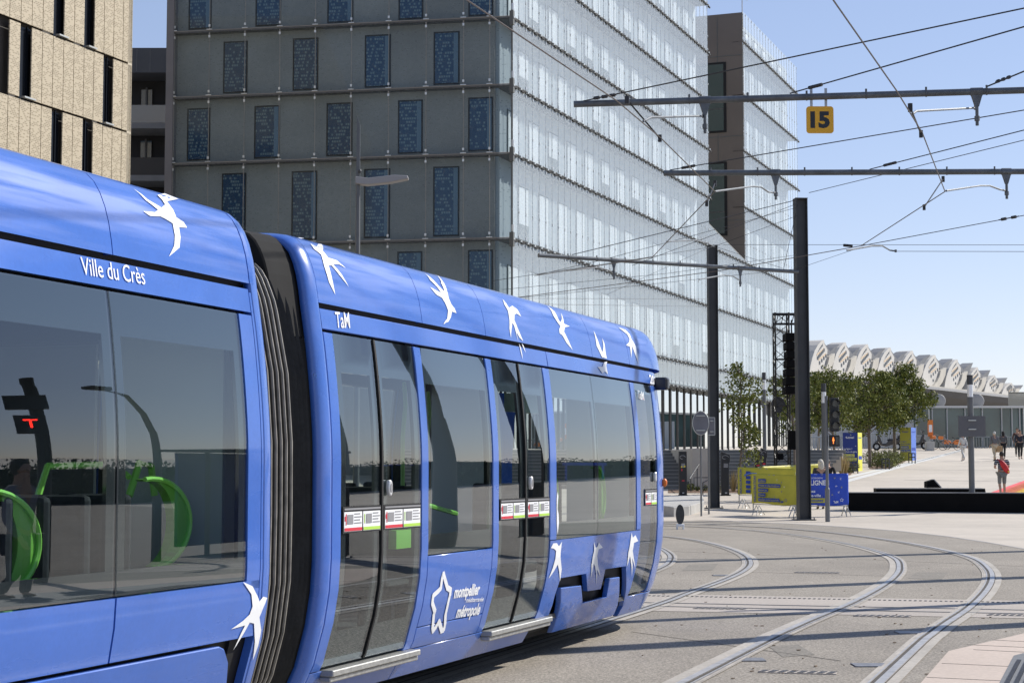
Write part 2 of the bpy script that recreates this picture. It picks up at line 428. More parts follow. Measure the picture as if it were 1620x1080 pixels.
u1e = c1.U(417); u1r = c1.U(437)
lo1 = lip(c1, u1e+.006, u1r, -.05).build('end_ring', BLUE, tram); sd = lo1.modifiers.new('solid', 'SOLIDIFY'); sd.thickness = .04; sd.offset = -1

# swallow marks, each its own
def tr(poly, ox, oy, s): return [(ox+x/s, oy+y/s) for x, y in poly]
SW2 = [
 tr([(362,145),(400,165),(412,150),(375,103),(402,108),(432,150),(440,190),(475,235),(530,252),(588,302),(545,277),(505,277),(560,340),(605,420),(550,350),(495,283),(478,285),(500,370),(520,470),(480,390),(450,290),(430,215),(380,175)],400,350,4),
 tr([(1090,335),(1140,375),(1190,430),(1212,450),(1190,395),(1140,335),(1190,370),(1220,420),(1238,490),(1255,530),(1275,555),(1287,585),(1258,575),(1252,610),(1235,640),(1203,650),(1228,620),(1234,570),(1215,520),(1195,488),(1160,468),(1120,420),(1165,445),(1190,456),(1165,420),(1120,375)],400,350,4),
 tr([(125,50),(162,100),(180,88),(208,108),(231,150),(205,132),(193,138),(192,170),(215,225),(240,285),(222,270),(205,240),(212,288),(190,200),(180,185),(176,220),(171,268),(164,220),(163,160),(155,115),(135,80)],760,460,3.6),
 tr([(217,300),(226,318),(235,360),(238,392),(228,350)],760,460,3.6), tr([(232,300),(242,310),(256,352),(244,330)],760,460,3.6),
 tr([(380,88),(420,120),(445,170),(455,182),(462,165),(458,128),(470,160),(475,190),(508,205),(480,210),(475,235),(500,285),(523,338),(490,300),(465,255),(450,245),(447,220),(455,205),(440,185),(415,145)],760,460,3.6),
 tr([(643,228),(668,285),(688,340),(696,350),(699,320),(692,270),(706,305),(713,360),(718,385),(690,378),(660,315)],760,460,3.6),
 tr([(719,402),(714,425),(724,475),(706,458),(692,470),(667,433),(692,432),(702,406)],760,460,3.6),
 tr([(785,210),(825,225),(850,250),(858,275),(885,320),(898,418),(875,350),(862,315),(858,384),(850,320),(828,312),(845,295),(848,275),(835,250)],760,460,3.6),
 tr([(398,455),(412,428),(432,426),(444,444),(462,418),(455,470),(453,505),(460,575),(450,645),(445,585),(438,548),(415,588),(385,630),(408,572),(424,515),(428,470),(415,458)],760,740,3.6),
 tr([(645,420),(652,450),(662,450),(672,424),(694,452),(670,462),(662,500),(668,560),(680,620),(660,575),(658,665),(650,560),(642,545),(625,630),(630,550),(638,500),(645,470)],760,740,3.6),
 tr([(858,368),(866,395),(880,380),(896,415),(872,425),(865,470),(878,575),(862,510),(860,620),(855,540),(850,500),(833,560),(840,480),(850,430)],760,740,3.6),
 tr([(436,135),(441,160),(437,200),(436,235),(442,260),(444,310),(437,378),(433,320),(432,180)],760,740,3.6)]
SW1 = [
 tr([(632,210),(700,262),(765,300),(782,285),(745,240),(690,203),(740,215),(790,270),(820,310),(835,345),(870,368),(886,395),(848,393),(855,440),(850,490),(800,532),(825,480),(828,430),(818,375),(785,355),(760,342),(710,340),(678,317),(735,322),(748,310),(690,265)],0,230,3),
 tr([(845,727),(878,742),(897,780),(902,795),(915,778),(929,782),(912,825),(902,850),(908,895),(897,950),(879,1000),(886,935),(883,872),(868,868),(848,905),(810,965),(838,905),(852,878),(803,892),(845,862),(868,840),(878,812),(874,770)],0,590,2.204)]
for c, L in ((c2, SW2), (c1, SW1)):
    for pl in L: decal(c, [pl], .005).build('swallow_emblem', WHITE, tram, recalc=False)
# lettering
car_text(c2, 'TaM', (531, 518), (553, 518.5), 24, .008, shear=.1).build('operator_lettering', WHITE, tram, recalc=False)
car_text(c2, '2010', (1028, 606), (1040.5, 610), 13, .03).build('fleet_number', WHITE, tram, recalc=False)
car_text(c2, 'montpellier', (717, 945), (757, 939), 17, .035).build('city_lettering', WHITE, tram, recalc=False)
car_text(c2, 'méditerranée', (736, 952), (763.5, 950), 6.5, .02).build('city_lettering', WHITE, tram, recalc=False)
car_text(c2, 'métropole', (720, 976), (757, 971), 17, .035).build('city_lettering', WHITE, tram, recalc=False)
star = tr([(497,690),(503,715),(510,740),(522,748),(520,765),(512,800),(504,835),(502,870),(498,890),(490,893),(480,860),(470,880),(460,893),(458,880),(462,835),(466,825),(457,795),(460,768),(478,752),(487,742),(491,710)],480,600,2.25)
stroke(c2, star, 9.0, closed=True).build('city_emblem', WHITE, tram, recalc=False)
car_text(c1, 'Ville du Crès', (129, 434), (229, 450), 27, .0).build('twin_town_lettering', WHITE, tram, recalc=False)

# windows: glass sheet + dark inner frame
def window(c, u0, u1, z0, z1, name='window', side=1, frame=.045, glassm=GLASS, sub=True, topb=None, botb=None):
    w_ = sheet(MB(), c, u0, u1, z0, z1, -.006, side).build(name, glassm, tram, recalc=False)
    f = MB(); tb_ = (frame*2.2 if side > 0 else frame) if topb is None else topb; bb_ = frame*1.6 if botb is None else botb
    for (a, b, p, q) in ((u0, u0+frame, z0, z1), (u1-frame, u1, z0, z1), (u0+frame, u1-frame, z0, z0+bb_), (u0+frame, u1-frame, z1-tb_, z1)):
        patch(f, c, a, b, p, q, -.014, .02, side)
    f.build('frame', FRIT, w_)
    return w_
def sticker(par, c, u0, u1, zc):
    h = .085; m = MB(); sheet(m, c, u0+.015, u1-.015, zc-h, zc+h*.95, .002)
    um = (u0+u1)/2
    for k, (a, b) in enumerate(((u0+.03, um-.008), (um+.008, u1-.03))):
        sheet(m, c, a, b, zc-h+.01, zc+h*.55, .004, mi=1)
        ci = 2 if k == 0 else 3
        sheet(m, c, a+.004, b-.004, zc-h+.013, zc-h+.033, .006, mi=ci)
        q = a+(b-a)*.5
        for r_ in range(4): sheet(m, c, q+.01, b-.012-.02*(r_ % 2), zc-.028+r_*.019, zc-.028+r_*.019+.007, .006, mi=4)
        if k == 0:
            sheet(m, c, a+.006, a+.022, zc-.01, zc+.02, .006, mi=2); sheet(m, c, a+.02, a+.03, zc-.035, zc+.035, .0065, mi=2)
        else: sheet(m, c, a+.014, a+.024, zc-.03, zc+.03, .006, mi=3)
        sheet(m, c, a+.04, q-.004, zc-.03, zc+.03, .0065, mi=4)
    sheet(m, c, u0+.03, u1-.03, zc+h*.68, zc+h*.82, .006, mi=4)
    m.build('door_notice', [BLACK, WHITE, REDM, LIME, GREYPR], par, recalc=False)
def door(c, a, m, b, side=1, notice=True):
    for (p, q, first) in ((a, m-.008, True), (m+.008, b, False)):
        d = window(c, p, q, .42, WT, 'door_leaf', side, .085, topb=.24, botb=.22)
        if side > 0 and notice: sticker(d, c, p, q, c2Z)
        # black mullion seal between the leaves
    s_ = patch(MB(), c, m-.012, m+.012, .42, WT, .004, .04, side).build('door_seal', BLACK, tram)
c2Z = 1.33
door(c2, D1a, D1m, D1b); door(c2, D2a, D2m, D2b)
for (m_, z_) in ((D1m+.085, 1.52), (D2m+.085, 1.53)):
    k = MB(); p = c2.S(m_, z_, .012)
    pts = [(.030*math.cos(t*math.pi/6), .055*math.sin(t*math.pi/6)) for t in range(12)]
    k.prism(pts, p, c2.t, (0, 0, 1), c2.n, -.014, .014)
    bt = k.build('door_button', mat('button_silver', (.7, .7, .7), .3, .3), tram, bevel=.006)
    k = MB(); pts = [(.016*math.cos(t*math.pi/6), .03*math.sin(t*math.pi/6)) for t in range(12)]; k.prism(pts, p, c2.t, (0, 0, 1), c2.n, .014, .017); k.build('push_face', GREYPR, bt)
window(c2, W1a, W1b, WB, WT, topb=.25, botb=.14); window(c2, W2a, W2m-.006, WB, WT, topb=.24, botb=.14); window(c2, W2m+.006, W2b, WB, WT, topb=.24, botb=.14)
dd_ = window(c2, W3a, W3b, .42, WT, 'driver_door'); sticker(dd_, c2, W3a+.12, W3b-.02, 1.36)
k = MB(); p = c2.S(W3b-.13, 1.56, .012); k.prism([(.025*math.cos(t*math.pi/6), .05*math.sin(t*math.pi/6)) for t in range(12)], p, c2.t, (0, 0, 1), c2.n, -.014, .012); k.build('door_button', MATS['button_silver'], tram, bevel=.005)
car_text(c2, 'TaM', (1009, 630), (1018.5, 633), 13, .01, off=.006).build('operator_lettering', WHITE, tram, recalc=False)
for (a, b) in ((D1a, D1b), (W1a, W1b), (D2a, D2b), (W2a, W2b)): window(c2, a, b, WB if b-a > 1.4 else .42, WT, 'far_window', -1, .05, FARGLASS)
# steps
for (a, b) in ((c2.U(528, 1000), c2.U(659, 1000)), (c2.U(776, 960), c2.U(867, 960))):
    s_ = MB()
    for (o0, o1, z0, z1) in ((-.02, .075, .36, .40), (-.02, .055, .325, .358)):
        q = [c2.S(a, .4, o0), c2.S(b, .4, o0), c2.S(b, .4, o1), c2.S(a, .4, o1)]
        def zz(p, z): return Vector((p.x, p.y, z))
        s_.hexa([zz(q[3], z0), zz(q[2], z0), zz(q[1], z0), zz(q[0], z0), zz(q[3], z1), zz(q[2], z1), zz(q[1], z1), zz(q[0], z1)])
    s_.build('door_step', ALU, tram, bevel=.006)
# bogie cover: toothed upper panel, black channel, lower cover
o6 = (760, 740, 3.6)
W2at, W2bt = (881, 0), (1007, 0)
top_poly = tr([(430,412),(430,600),(442,650),(456,625),(603,600),(610,700),(685,688),(712,575),(830,557),(832,640),(826,720),(810,815),(878,800)],*o6)
def uzp(c, L): return [c.hit(x, y) for x, y in L]
tp = uzp(c2, tr([(456,626),(603,600),(610,700),(685,688),(712,575),(830,557),(832,640),(826,720),(803,815)],*o6))
zb = .2
poly = [(W2a-.0, 1.04), (W2a-.0, .2)]
# left jamb piece, then the toothed edge, then right jamb
lj = uzp(c2, tr([(400,930),(452,690)],*o6))
top = [(D2b+.02, 1.045), (D2b+.02, .40), (c2.hit(*tr([(405,800)],*o6)[0])[0], .40)]+uzp(c2, tr([(425,720),(456,626),(603,600),(610,700),(685,688),(712,575),(830,557),(832,640),(826,720),(803,815)],*o6))+[(W3a-.012, .40), (W3a-.012, 1.045)]
decal(c2, [top], 0, .12, .045, uz=True).build('bogie_panel', BLUE, tram)
cov = uzp(c2, tr([(452,682),(568,668),(577,767),(712,733),(730,628),(787,619),(786,700),(776,780),(755,832)],*o6)); zc_ = .24
cov = cov+[(cov[-1][0]-.05, .22), (c2.hit(*tr([(420,900)],*o6)[0])[0], .22), (c2.hit(*tr([(425,830)],*o6)[0])[0], .5)]
decal(c2, [cov], .012, .12, .05, uz=True).build('bogie_cover', BLUE, tram, bevel=.006)
# camera pod by the roof corner
k = MB(); p = c2.S(W3b+.28, 2.52, .03)
k.obox(p+c2.n*.04, c2.n, c2.t, (0, 0, 1), .075, .055, .065); k.build('mirror_camera', mat('pod_black', (.012, .014, .025), .3), tram, bevel=.02)
k = MB(); k.ell(c2.S(W3b+.26, 1.5, .02), .03, .03, .045); k.build('side_marker_lamp', mat('orange_lens', (.8, .18, .02), .3), tram)

# ---------------- near car
E0 = -9.2
A1, A2 = c1.U(188), c1.U(392); UB = c1.U(413)
car1 = MB()
for side in (1, -1):
    skin(c1, [(E0, UB, WT+.018, GZ-.008), (A2+g, UB, .2 if side < 0 else 1.0, WT)], car1, side)
skin(c1, [(UB+g, u1e, .2, WT+.13)], car1, 1)
skin(c1, [(A1+g, UB, .74, WB-g), (E0, A1-g, .74, WB-g)], car1, 1)
skin(c1, [(E0, UB, .2, WB-g)], car1, -1)
car1.build('rear_car_body', BLUE, tram, bevel=.004)
z2 = (0, 590, 2.204)
edge = uzp(c1, tr([(405,983),(780,913),(795,917),(804,1020),(790,1075)],*z2))
low = [(E0, .735), (E0, edge[0][1]-0.02), ]+[(edge[0][0], edge[0][1])]+edge[1:]+[(edge[-1][0], .2), (UB, .2), (UB, .735)]
low = [(E0, .735)]+[(E0, min(.72, edge[0][1]))]+edge+[(edge[-1][0], .2), (UB, .2), (UB, .735)]
if edge[0][1] < .735: decal(c1, [low], 0, .15, .045, uz=True).build('side_panel', BLUE, tram)
cv = uzp(c1, tr([(90,1080),(760,952),(775,960),(790,1010),(785,1078)],*z2))
cvp = [(E0, cv[0][1]-.01), cv[0]]+cv[1:]+[(cv[-1][0], .2), (E0, .2)]
decal(c1, [cvp], .012, .15, .05, uz=True).build('bogie_cover', BLUE, tram, bevel=.006)
r1j = [ujoint(c1, 178, 398)]
fr = roof(c1, E0, u1e-.004, joints=[-7.5, -5.2, r1j[0]]).build('roof_cowl', BLUE, tram)
b = fr.modifiers.new('edge', 'EDGE_SPLIT'); b.split_angle = R(50)
fr = roof(c1, u1e+.0, u1e+.05).build('roof_cowl', BLUE, tram); b = fr.modifiers.new('edge', 'EDGE_SPLIT'); b.split_angle = R(50)
core = MB()
for side in (1, -1):
    patch(core, c1, E0, u1e+.03, 2.45, 2.70, -.07, .03, side); patch(core, c1, A2-.004, u1e, .3, 2.6, -.055, .02, side)
patch(core, c1, E0, u1e, .22, WB-.01, -.075, .03)
a = c1.P(E0, .35, .28); bb = c1.P(u1e, .35, .28); cc = c1.P(u1e, 2.3, .28); dd = c1.P(E0, 2.3, .28)
core.hexa([a-e, bb-e, cc-e, dd-e, a+e, bb+e, cc+e, dd+e]); core.build('underframe', BLACK, tram)
window(c1, A1+.008, A2, WB, WT, frame=.075, topb=.21, botb=.12); window(c1, E0, A1-.008, WB, WT, frame=.075, topb=.21, botb=.12)
for (a, b) in ((-3.6, A1-.05), (A1+.15, A2-.15), (-6, -3.8), (-9, -6.2)): window(c1, a, b, WB, WT, 'far_window', -1, .06, FARGLASS)
# solid pillars on the far side between windows
pil = MB()
for (a, b) in ((A1-.05, A1+.15), (A2-.15, A2+.0), (-3.8, -3.6), (-6.2, -6.0)): patch(pil, c1, a, b, .9, WT+.1, 0, .05, -1)
pil.build('far_pillars', INNER, tram)
# interiors
for c, u0, u1, nm in ((c2, uA+.05, W3b-.1, 2), (c1, E0, u1e-.1, 1)):
    m = MB()
    def slab(z0, z1, i0=.16, i1=2.49): 
        q = [c.P(u0, i0, 0), c.P(u1, i0, 0), c.P(u1, i1, 0), c.P(u0, i1, 0)]
        m.hexa([Vector((p.x, p.y, z0)) for p in q]+[Vector((p.x, p.y, z1)) for p in q])
    slab(.36, .40); m.build('cabin_floor', FLOORM, tram); m = MB(); slab(2.56, 2.60, .16, 2.49); m.build('cabin_ceiling', CEIL, tram)
    m = MB()
    for uu in (u0-.03, u1+.03):
        if nm == 1 and uu < u0: continue
        q = [c.P(uu, .2, .4), c.P(uu, .95, .4), c.P(uu, .95, 2.56), c.P(uu, .2, 2.56)]
        m.quad(*q); q = [c.P(uu, 1.7, .4), c.P(uu, 2.45, .4), c.P(uu, 2.45, 2.56), c.P(uu, 1.7, 2.56)]; m.quad(*q)
    o = m.build('cabin_bulkhead', INNER, tram); sd = o.modifiers.new('s', 'SOLIDIFY'); sd.thickness = .03
def Ui(c, x, ins):
    d = ray(x, 740); t = ((c.o-c.n*ins)-Vector((0, 0, 0))).dot(c.n)/d.dot(c.n); p = Vector((d.x*t, d.y*t, 0)); return (p-c.o).dot(c.t)
def hoop(c, u, ins, zc, ru, rz, k2=.62, dep=.05, arc=(-80, 100)):
    """green band: seat-back frame seen as a wide ring"""
    m = MB(); N = 22; P = []
    for k in range(N+1):
        t = R(arc[0]+(arc[1]-arc[0])*k/N); P.append((ru*math.cos(t), rz*math.sin(t)))
    for (a, b) in zip(P, P[1:]):
        i0, i1 = ins, ins+dep
        q = [c.P(u+a[0], i0, zc+a[1]), c.P(u+b[0], i0, zc+b[1]), c.P(u+b[0]*k2, i0, zc+b[1]*.95), c.P(u+a[0]*k2, i0, zc+a[1]*.95),
             c.P(u+a[0], i1, zc+a[1]), c.P(u+b[0], i1, zc+b[1]), c.P(u+b[0]*k2, i1, zc+b[1]*.95), c.P(u+a[0]*k2, i1, zc+a[1]*.95)]
        m.hexa(q)
    m.tube([c.P(u+a[0], ins-.01, zc+a[1]) for a in P], .014, 6, mi=1)
    return m
def seat(c, u, ins, face=1, z=.40):
    m = MB(); 
    for (du0, du1, z0, z1) in ((-.22, .22, z+.35, z+.45), (-.27 if face > 0 else .20, -.20 if face > 0 else .27, z+.4, z+1.12)):
        q = [c.P(u+du0, ins, 0), c.P(u+du1, ins, 0), c.P(u+du1, ins+.44, 0), c.P(u+du0, ins+.44, 0)]
        m.hexa([Vector((p.x, p.y, z0)) for p in q]+[Vector((p.x, p.y, z1)) for p in q])
    q = [c.P(u-.1, ins+.1, z), c.P(u+.1, ins+.1, z), c.P(u+.1, ins+.3, z), c.P(u-.1, ins+.3, z)]
    m.hexa(q+[p+Vector((0, 0, .35)) for p in q])
    return m.build('seat', SEAT, tram, bevel=.03, seg=2)
for u, ins in ((c1.U(250), .30), (c1.U(250), .78), (c1.U(120), .30), (c1.U(120), .78), (c1.U(-40), .3), (c1.U(-40), .78), (c1.U(250), 1.9), (c1.U(120), 1.9), (c1.U(20), 1.9), (c1.U(185), .3), (c1.U(185), 1.9), (c1.U(330), .95), (c1.U(330), 1.9), (c1.U(60), .3), (c1.U(60), .8)):
    seat(c1, u, ins, -1 if ins < .8 else 1)
GREEN2 = mat('green_seat_shell', (.24, .60, .09), .35, coat=.3)
for x, zc, ru, rz, c in ((238, 1.36, .40, .235, c1), (-22, 1.30, .40, .25, c1), (868, 1.40, .22, .25, c2), (944, 1.38, .24, .28, c2)):
    hoop(c, Ui(c, x, .32), .32, zc, ru, rz).build('green_seat_frame', [GREEN2, GREEN], tram)
m = MB(); ux = Ui(c1, 205, .6); m.tube([c1.P(ux, .6, 1.5), c1.P(ux+.1, .6, 1.68), c1.P(ux+.22, .6, 1.66), c1.P(ux+.26, .6, 1.5)], .02, 6); m.tube([c1.P(Ui(c1, 60, .7), .7, 1.50), c1.P(Ui(c1, 75, .7), .7, 1.66), c1.P(Ui(c1, 180, .7), .7, 1.67), c1.P(ux, .6, 1.6)], .018, 6); m.build('green_handrail', GREEN, tram)
m = MB(); ux = Ui(c1, 235, .32); m.tube([c1.P(ux, .32, 1.10), c1.P(ux, .32, .8)], .02, 6); m.build('seat_leg', GREEN, tram)
k = MB(); z0 = 1.10
pts = []
for i in range(13):
    t = math.pi*i/12; pts.append(c2.P(W1a+.12+.22*(1-math.cos(t))/2*1.2, .32, 1.22+.16*math.sin(t)))
k.tube(pts, .014, 6)
pts = [c2.P(W1a+.40+.9*i/12, .32, 1.22+.20*math.sin(min(1, i/5)*math.pi/2)-.01*i) for i in range(13)]; k.tube(pts, .018, 6)
k.build('green_handrail', GREEN, tram)
k = MB(); q = [c2.P(W1a+.12, .30, 1.08), c2.P(W1b-.55, .30, 1.08), c2.P(W1b-.55, .36, 1.08), c2.P(W1a+.12, .36, 1.08)]; k.hexa(q+[p+Vector((0, 0, .13)) for p in q]); k.build('green_panel', GREEN, tram)
YG = mat('pale_green_pole', (.35, .62, .2), .4)
for c, u, ins in ((c1, A1-1.35, 1.3), (c1, A2-.9, 1.3), (c2, D1a+.15, .6), (c2, D1b-.1, 1.4), (c2, D2a+.2, .9), (c2, W2a+.5, 1.4), (c1, -4.6, 1.2)):
    m = MB(); m.tube([c.P(u, ins, .4), c.P(u, ins, 1.9), c.P(u+.05, ins, 2.15), c.P(u+.25, ins+.1, 2.34)], .018, 8); m.build('grab_pole', YG, tram)
for u in (W1a+.3, W1a+.95, W2a+.3, W2a+1.4): seat(c2, u, .35, 1); seat(c2, u, 1.9, 1)
k = MB(); q = c2.P(W2a+.6, .5, 2.22); k.obox(q, c2.t, c2.n, (0, 0, 1), .4, .05, .08); k.build('destination_display', mat('display_grey', (.35, .5, .5), .4), tram)
# ---------------- gangway bellows
m = MB(); mr = MB()
uS = u1r-.02; pA = c1.P(uS, 0, 0)
def ringpts(c, u, extra):
    pts = [(prof(z)+extra, z-(0.22 if z > 2.9 else .22*max(0, (z-2.2)/.7))) for z in [.3, .45, .7, 1.0, 1.4, 1.8, 2.2, 2.62, 2.74, 2.83, 2.91, 2.98, 3.035, 3.075, 3.10, 3.115, 3.125, 3.13, 3.135]]
    pts += [(2.65-i, z) for i, z in reversed(pts[:-1])]
    return [c.P(u, i, z) for i, z in pts]
e0 = ringpts(c1, u1r-.03, 0); e1 = ringpts(c2, uR+.06, 0)
NF = 22; rings = []
for i in range(NF+1):
    t = i/NF; ins = .07 if i % 2 else .15
    a = ringpts(c1, u1r-.03, ins); b = ringpts(c2, uR+.06, ins); rings.append([p.lerp(q, t) for p, q in zip(a, b)])
k_ = len(rings[0])
for r0, r1 in zip(rings, rings[1:]):
    for j in range(k_-1): m.quad(r0[j], r1[j], r1[j+1], r0[j+1], sm=False)
bl = m.build('gangway_bellows', RUBBER, tram)
for i in range(1, NF//2+2, 2):
    ring = rings[i]; mm_ = MB(); mm_.tube(ring, .011, 6); mm_.build('fold_rib', RIBM, bl)
# dark fairing box above the bellows
k = MB(); P0 = c1.P(u1r+.25, .62, 2.6); 
zf_ = [2.45, 2.6, 2.74, 2.83, 2.91, 2.98, 3.035, 3.075, 3.10, 3.115, 3.125]
pr = [(prof(z)+.085, z-.005) for z in zf_]+[(2.65-prof(z)-.085, z-.005) for z in reversed(zf_)]
ra = [c2.P(uR-.34, i, z-.015) for i, z in pr]; rb = [c2.P(uR+.05, i, z) for i, z in pr]; n_ = len(pr)
k.raw(ra+rb, [tuple(range(n_)), tuple(range(n_, 2*n_))]+[(i, (i+1) % n_, n_+(i+1) % n_, n_+i) for i in range(n_)]); k.build('gangway_fairing', mat('fairing_dark', (.006, .006, .006), .95, noise=[(6, .3, 3)]), tram, bevel=.01)
# ================================================================== GROUND, PAVING, RAILS
ASPH = mat('tram_asphalt', (.27, .24, .20), .9, noise=[(.22, .12, 3), (.9, .08, 6), (6, .06, 4), (38, .42, 3), (110, .40, 2)], bump=(90, .4, .01), coords='Object')
PLAZA = mat('plaza_paving', (.50, .445, .375), .85, noise=[(.12, .10, 3), (.7, .06, 5), (3.5, .05, 4), (40, .08, 3)], bump=(60, .2, .005))
PINK = mat('pink_concrete', (.52, .43, .36), .85, noise=[(.5, .06, 3), (30, .08, 3)], bump=(50, .2, .004))
STRIP = mat('strip_concrete', (.40, .355, .31), .85, noise=[(.4, .1, 3), (50, .15, 3)], bump=(60, .2, .004))
RAILC = mat('rail_concrete', (.41, .375, .325), .8, noise=[(1.2, .12, 4), (25, .15, 4)], bump=(40, .4, .006))
RAILM = mat('rail_steel', (.44, .43, .42), .5, .4, noise=[(8, .2, 3)])
GROOVE = mat('rail_groove', (.07, .06, .05), .8, noise=[(10, .3, 3)])
DARKS = mat('cast_iron', (.05, .05, .055), .6, noise=[(20, .3, 3)])
g_ = MB()
Ys = [-60, 0, 20, 40, 55, 75, 95, 115, 134, 200, 400, 2500]
Xs = [-1500, -200, -60, 0, 60, 200, 1500]
def gz(Y): return tz(Y)
for a, b in zip(Ys, Ys[1:]):
    for p, q in zip(Xs, Xs[1:]): g_.quad((p, a, gz(a)-.0), (q, a, gz(a)), (q, b, gz(b)), (p, b, gz(b)))
gr = g_.build('ground', PLAZA, kind='structure')
def area(name, m, pts, dz, kind='structure', **kw):
    bm = bmesh.new(); vs = [bm.verts.new(p) for p in pts]
    es = [bm.edges.new((vs[i], vs[(i+1) % len(vs)])) for i in range(len(vs))]; bmesh.ops.triangle_fill(bm, edges=es); bm.verts.index_update()
    b = MB(); b.raw([v.co+Vector((0, 0, dz)) for v in bm.verts], [tuple(v.index for v in f.verts) for f in bm.faces]); bm.free()
    for i, f in enumerate(b.f):
        n = (b.v[f[1]]-b.v[f[0]]).cross(b.v[f[2]]-b.v[f[0]])
        if n.z < 0: b.f[i] = tuple(reversed(f))
    return b.build(name, m, kind=kind, recalc=False, **kw)
edge_px = [(1040, 821), (1110, 823), (1180, 826), (1260, 829), (1340, 834), (1420, 840), (1500, 849), (1560, 858), (1640, 872), (1750, 893)]
E = [ground(*p) for p in edge_px]
asph = [Vector((-60, -40, 0)), Vector((60, -40, 0)), Vector((60, 54.9, 0)), Vector((14.5, 38, 0))]+list(reversed(E))+[Vector((-12, E[0].y+.6, 0)), Vector((-60, 53, 0))]
area('tram_roadway', ASPH, [Vector((p.x, min(p.y, 54.9), 0)) for p in asph], .004)
# pale edging band of the plaza
for a, b in ((-.02, .28),):
    L = []
    for i, p in enumerate(E): L.append(Vector((p.x, p.y, 0)))
    area('edging', mat('edging_stone', (.36, .34, .32), .8, noise=[(5, .12, 3)]), L+[p+Vector((.1, .45, 0)) for p in reversed(L)], .008)
# concrete strip with its slot drain and two thin dark lines
def gp(x, y): p = ground(x, y); return Vector((p.x, p.y, 0))
s0, s1, s2, s3 = gp(985, 939), gp(1640, 951), gp(1640, 979), gp(985, 966)
s0 = s0+(s0-s1)*1.2; s3 = s3+(s3-s2)*1.2; s1 = s1+(s1-s0)*.5; s2 = s2+(s2-s3)*.5
area('concrete_strip', STRIP, [s3, s2, s1, s0], .008)
d = (s1-s0).normalized(); nn = Vector((-d.y, d.x, 0))
m = MB()
L0 = gp(960, 941.5); 
for i in range(210):
    q = L0+d*(i*.062); m.obox(q+Vector((0, 0, .0105)), d, nn, (0, 0, 1), .016, .055, .0015)
m.build('slot_drain', DARKS, kind='structure')
for (x, y) in ((980, 953), (980, 958.5)):
    q = gp(x, y); m = MB(); m.obox(q+d*8+Vector((0, 0, .011)), d, nn, (0, 0, 1), 9, .035, .0015); m.build('thin_dark_line', mat('dark_line_grey', (.11, .11, .115), .6), kind='structure')  # long thin dark lines laid along the strip
# rails
def catmull(P, n=8):
    out = []
    for i in range(len(P)-1):
        p0 = P[max(i-1, 0)]; p1 = P[i]; p2 = P[i+1]; p3 = P[min(i+2, len(P)-1)]
        for k in range(n):
            t = k/n; out.append(.5*((2*p1)+(-p0+p2)*t+(2*p0-5*p1+4*p2-p3)*t*t+(-p0+3*p1-3*p2+p3)*t*t*t))
    out.append(P[-1]); return out
def V2(x, y): return Vector((x, y, 0))
outerR = [V2(-6.0, -12.5), V2(2.78, 13.35), V2(4.25, 17.6), V2(5.38, 20.6), V2(6.37, 23.5), V2(7.16, 26.1), V2(7.79, 28.6), V2(8.38, 31.7), V2(8.65, 35.2), V2(8.65, 38.9), V2(8.35, 43.0), V2(7.7, 46.6), V2(6.5, 49.6), V2(3.8, 52.0), V2(-2, 53.4), V2(-12, 53.2)]
outerL = [V2(-9.9, -12.9), V2(-2.6, 8.2), V2(1.38, 19.9), V2(2.33, 23.0), V2(3.25, 26.1), V2(3.85, 28.6), V2(4.2, 30.8), V2(4.42, 33.4), V2(4.42, 36.8), V2(4.1, 40.3), V2(3.2, 43.5), V2(1.4, 46.6), V2(-1.6, 49.0), V2(-6, 50.2), V2(-14, 50.2)]
def offs(P, o):
    out = []
    for i, p in enumerate(P):
        dd = (P[min(i+1, len(P)-1)]-P[max(i-1, 0)]).normalized(); out.append(p+Vector((-dd.y, dd.x, 0))*o)
    return out
def ribbon(mb, P, a, b, z, mi=0):
    A = offs(P, a); B = offs(P, b)
    for i in range(len(P)-1): mb.quad(A[i]+V3z(z), A[i+1]+V3z(z), B[i+1]+V3z(z), B[i]+V3z(z), mi)
def V3z(z): return Vector((0, 0, z))
for nm, P in (('far', outerR), ('near', outerL)):
    C = catmull(P, 10)
    for o in (0, 1.435):
        m = MB()
        s = 1 if o == 0 else 1
        ribbon(m, C, o-.135, o+.15, .012, 0)
        # steel head, groove, guard lip as low solid strips
        for (a, b, z, mi) in ((-.034, .034, .020, 1), (.034, .072, .0135, 2), (.072, .090, .019, 1), (-.046, -.034, .0135, 2), (.090, .125, .0150, 3)):
            if o > 0: a, b = -b, -a
            ribbon(m, C, o+a, o+b, z, mi)
        m.build('grooved_rail', [RAILC, RAILM, GROOVE, mat('rail_side_sealant', (.40, .365, .32), .8, noise=[(4, .2, 3)])], kind='structure')
# drain gratings set in the roadway (things)
def grate(x, y, w_, ln, lab, slots=8):
    p = gp(x, y); m = MB(); t_ = Vector((.97, -.22, 0)).normalized(); q_ = Vector((-t_.y, t_.x, 0))
    m.obox(p+V3z(.008), t_, q_, (0, 0, 1), w_/2, ln/2, .003, 0)
    for i in range(slots):
        m.obox(p+t_*(-w_/2+w_*(i+.5)/slots)+V3z(.0125), t_, (q_+t_*.25).normalized(), (0, 0, 1), w_/slots*.32, ln*.42, .0015, 1)
    m.build('drain_grating', [STRIP, DARKS], label=lab, cat='drain')
grate(1262, 1064, .62, .17, 'slotted drain grating nearest the camera, between the two rails of the right track')
grate(1396, 975, .62, .22, 'slotted drain grating in the pale concrete strip between the rails of the right track')
grate(1140, 963.5, .62, .22, 'slotted drain grating in the pale concrete strip left of the right track')
grate(1293, 906, .70, .25, 'slotted drain grating between the curving rails beyond the concrete strip')
grate(1607, 974, .62, .22, 'slotted drain grating at the right end of the concrete strip')
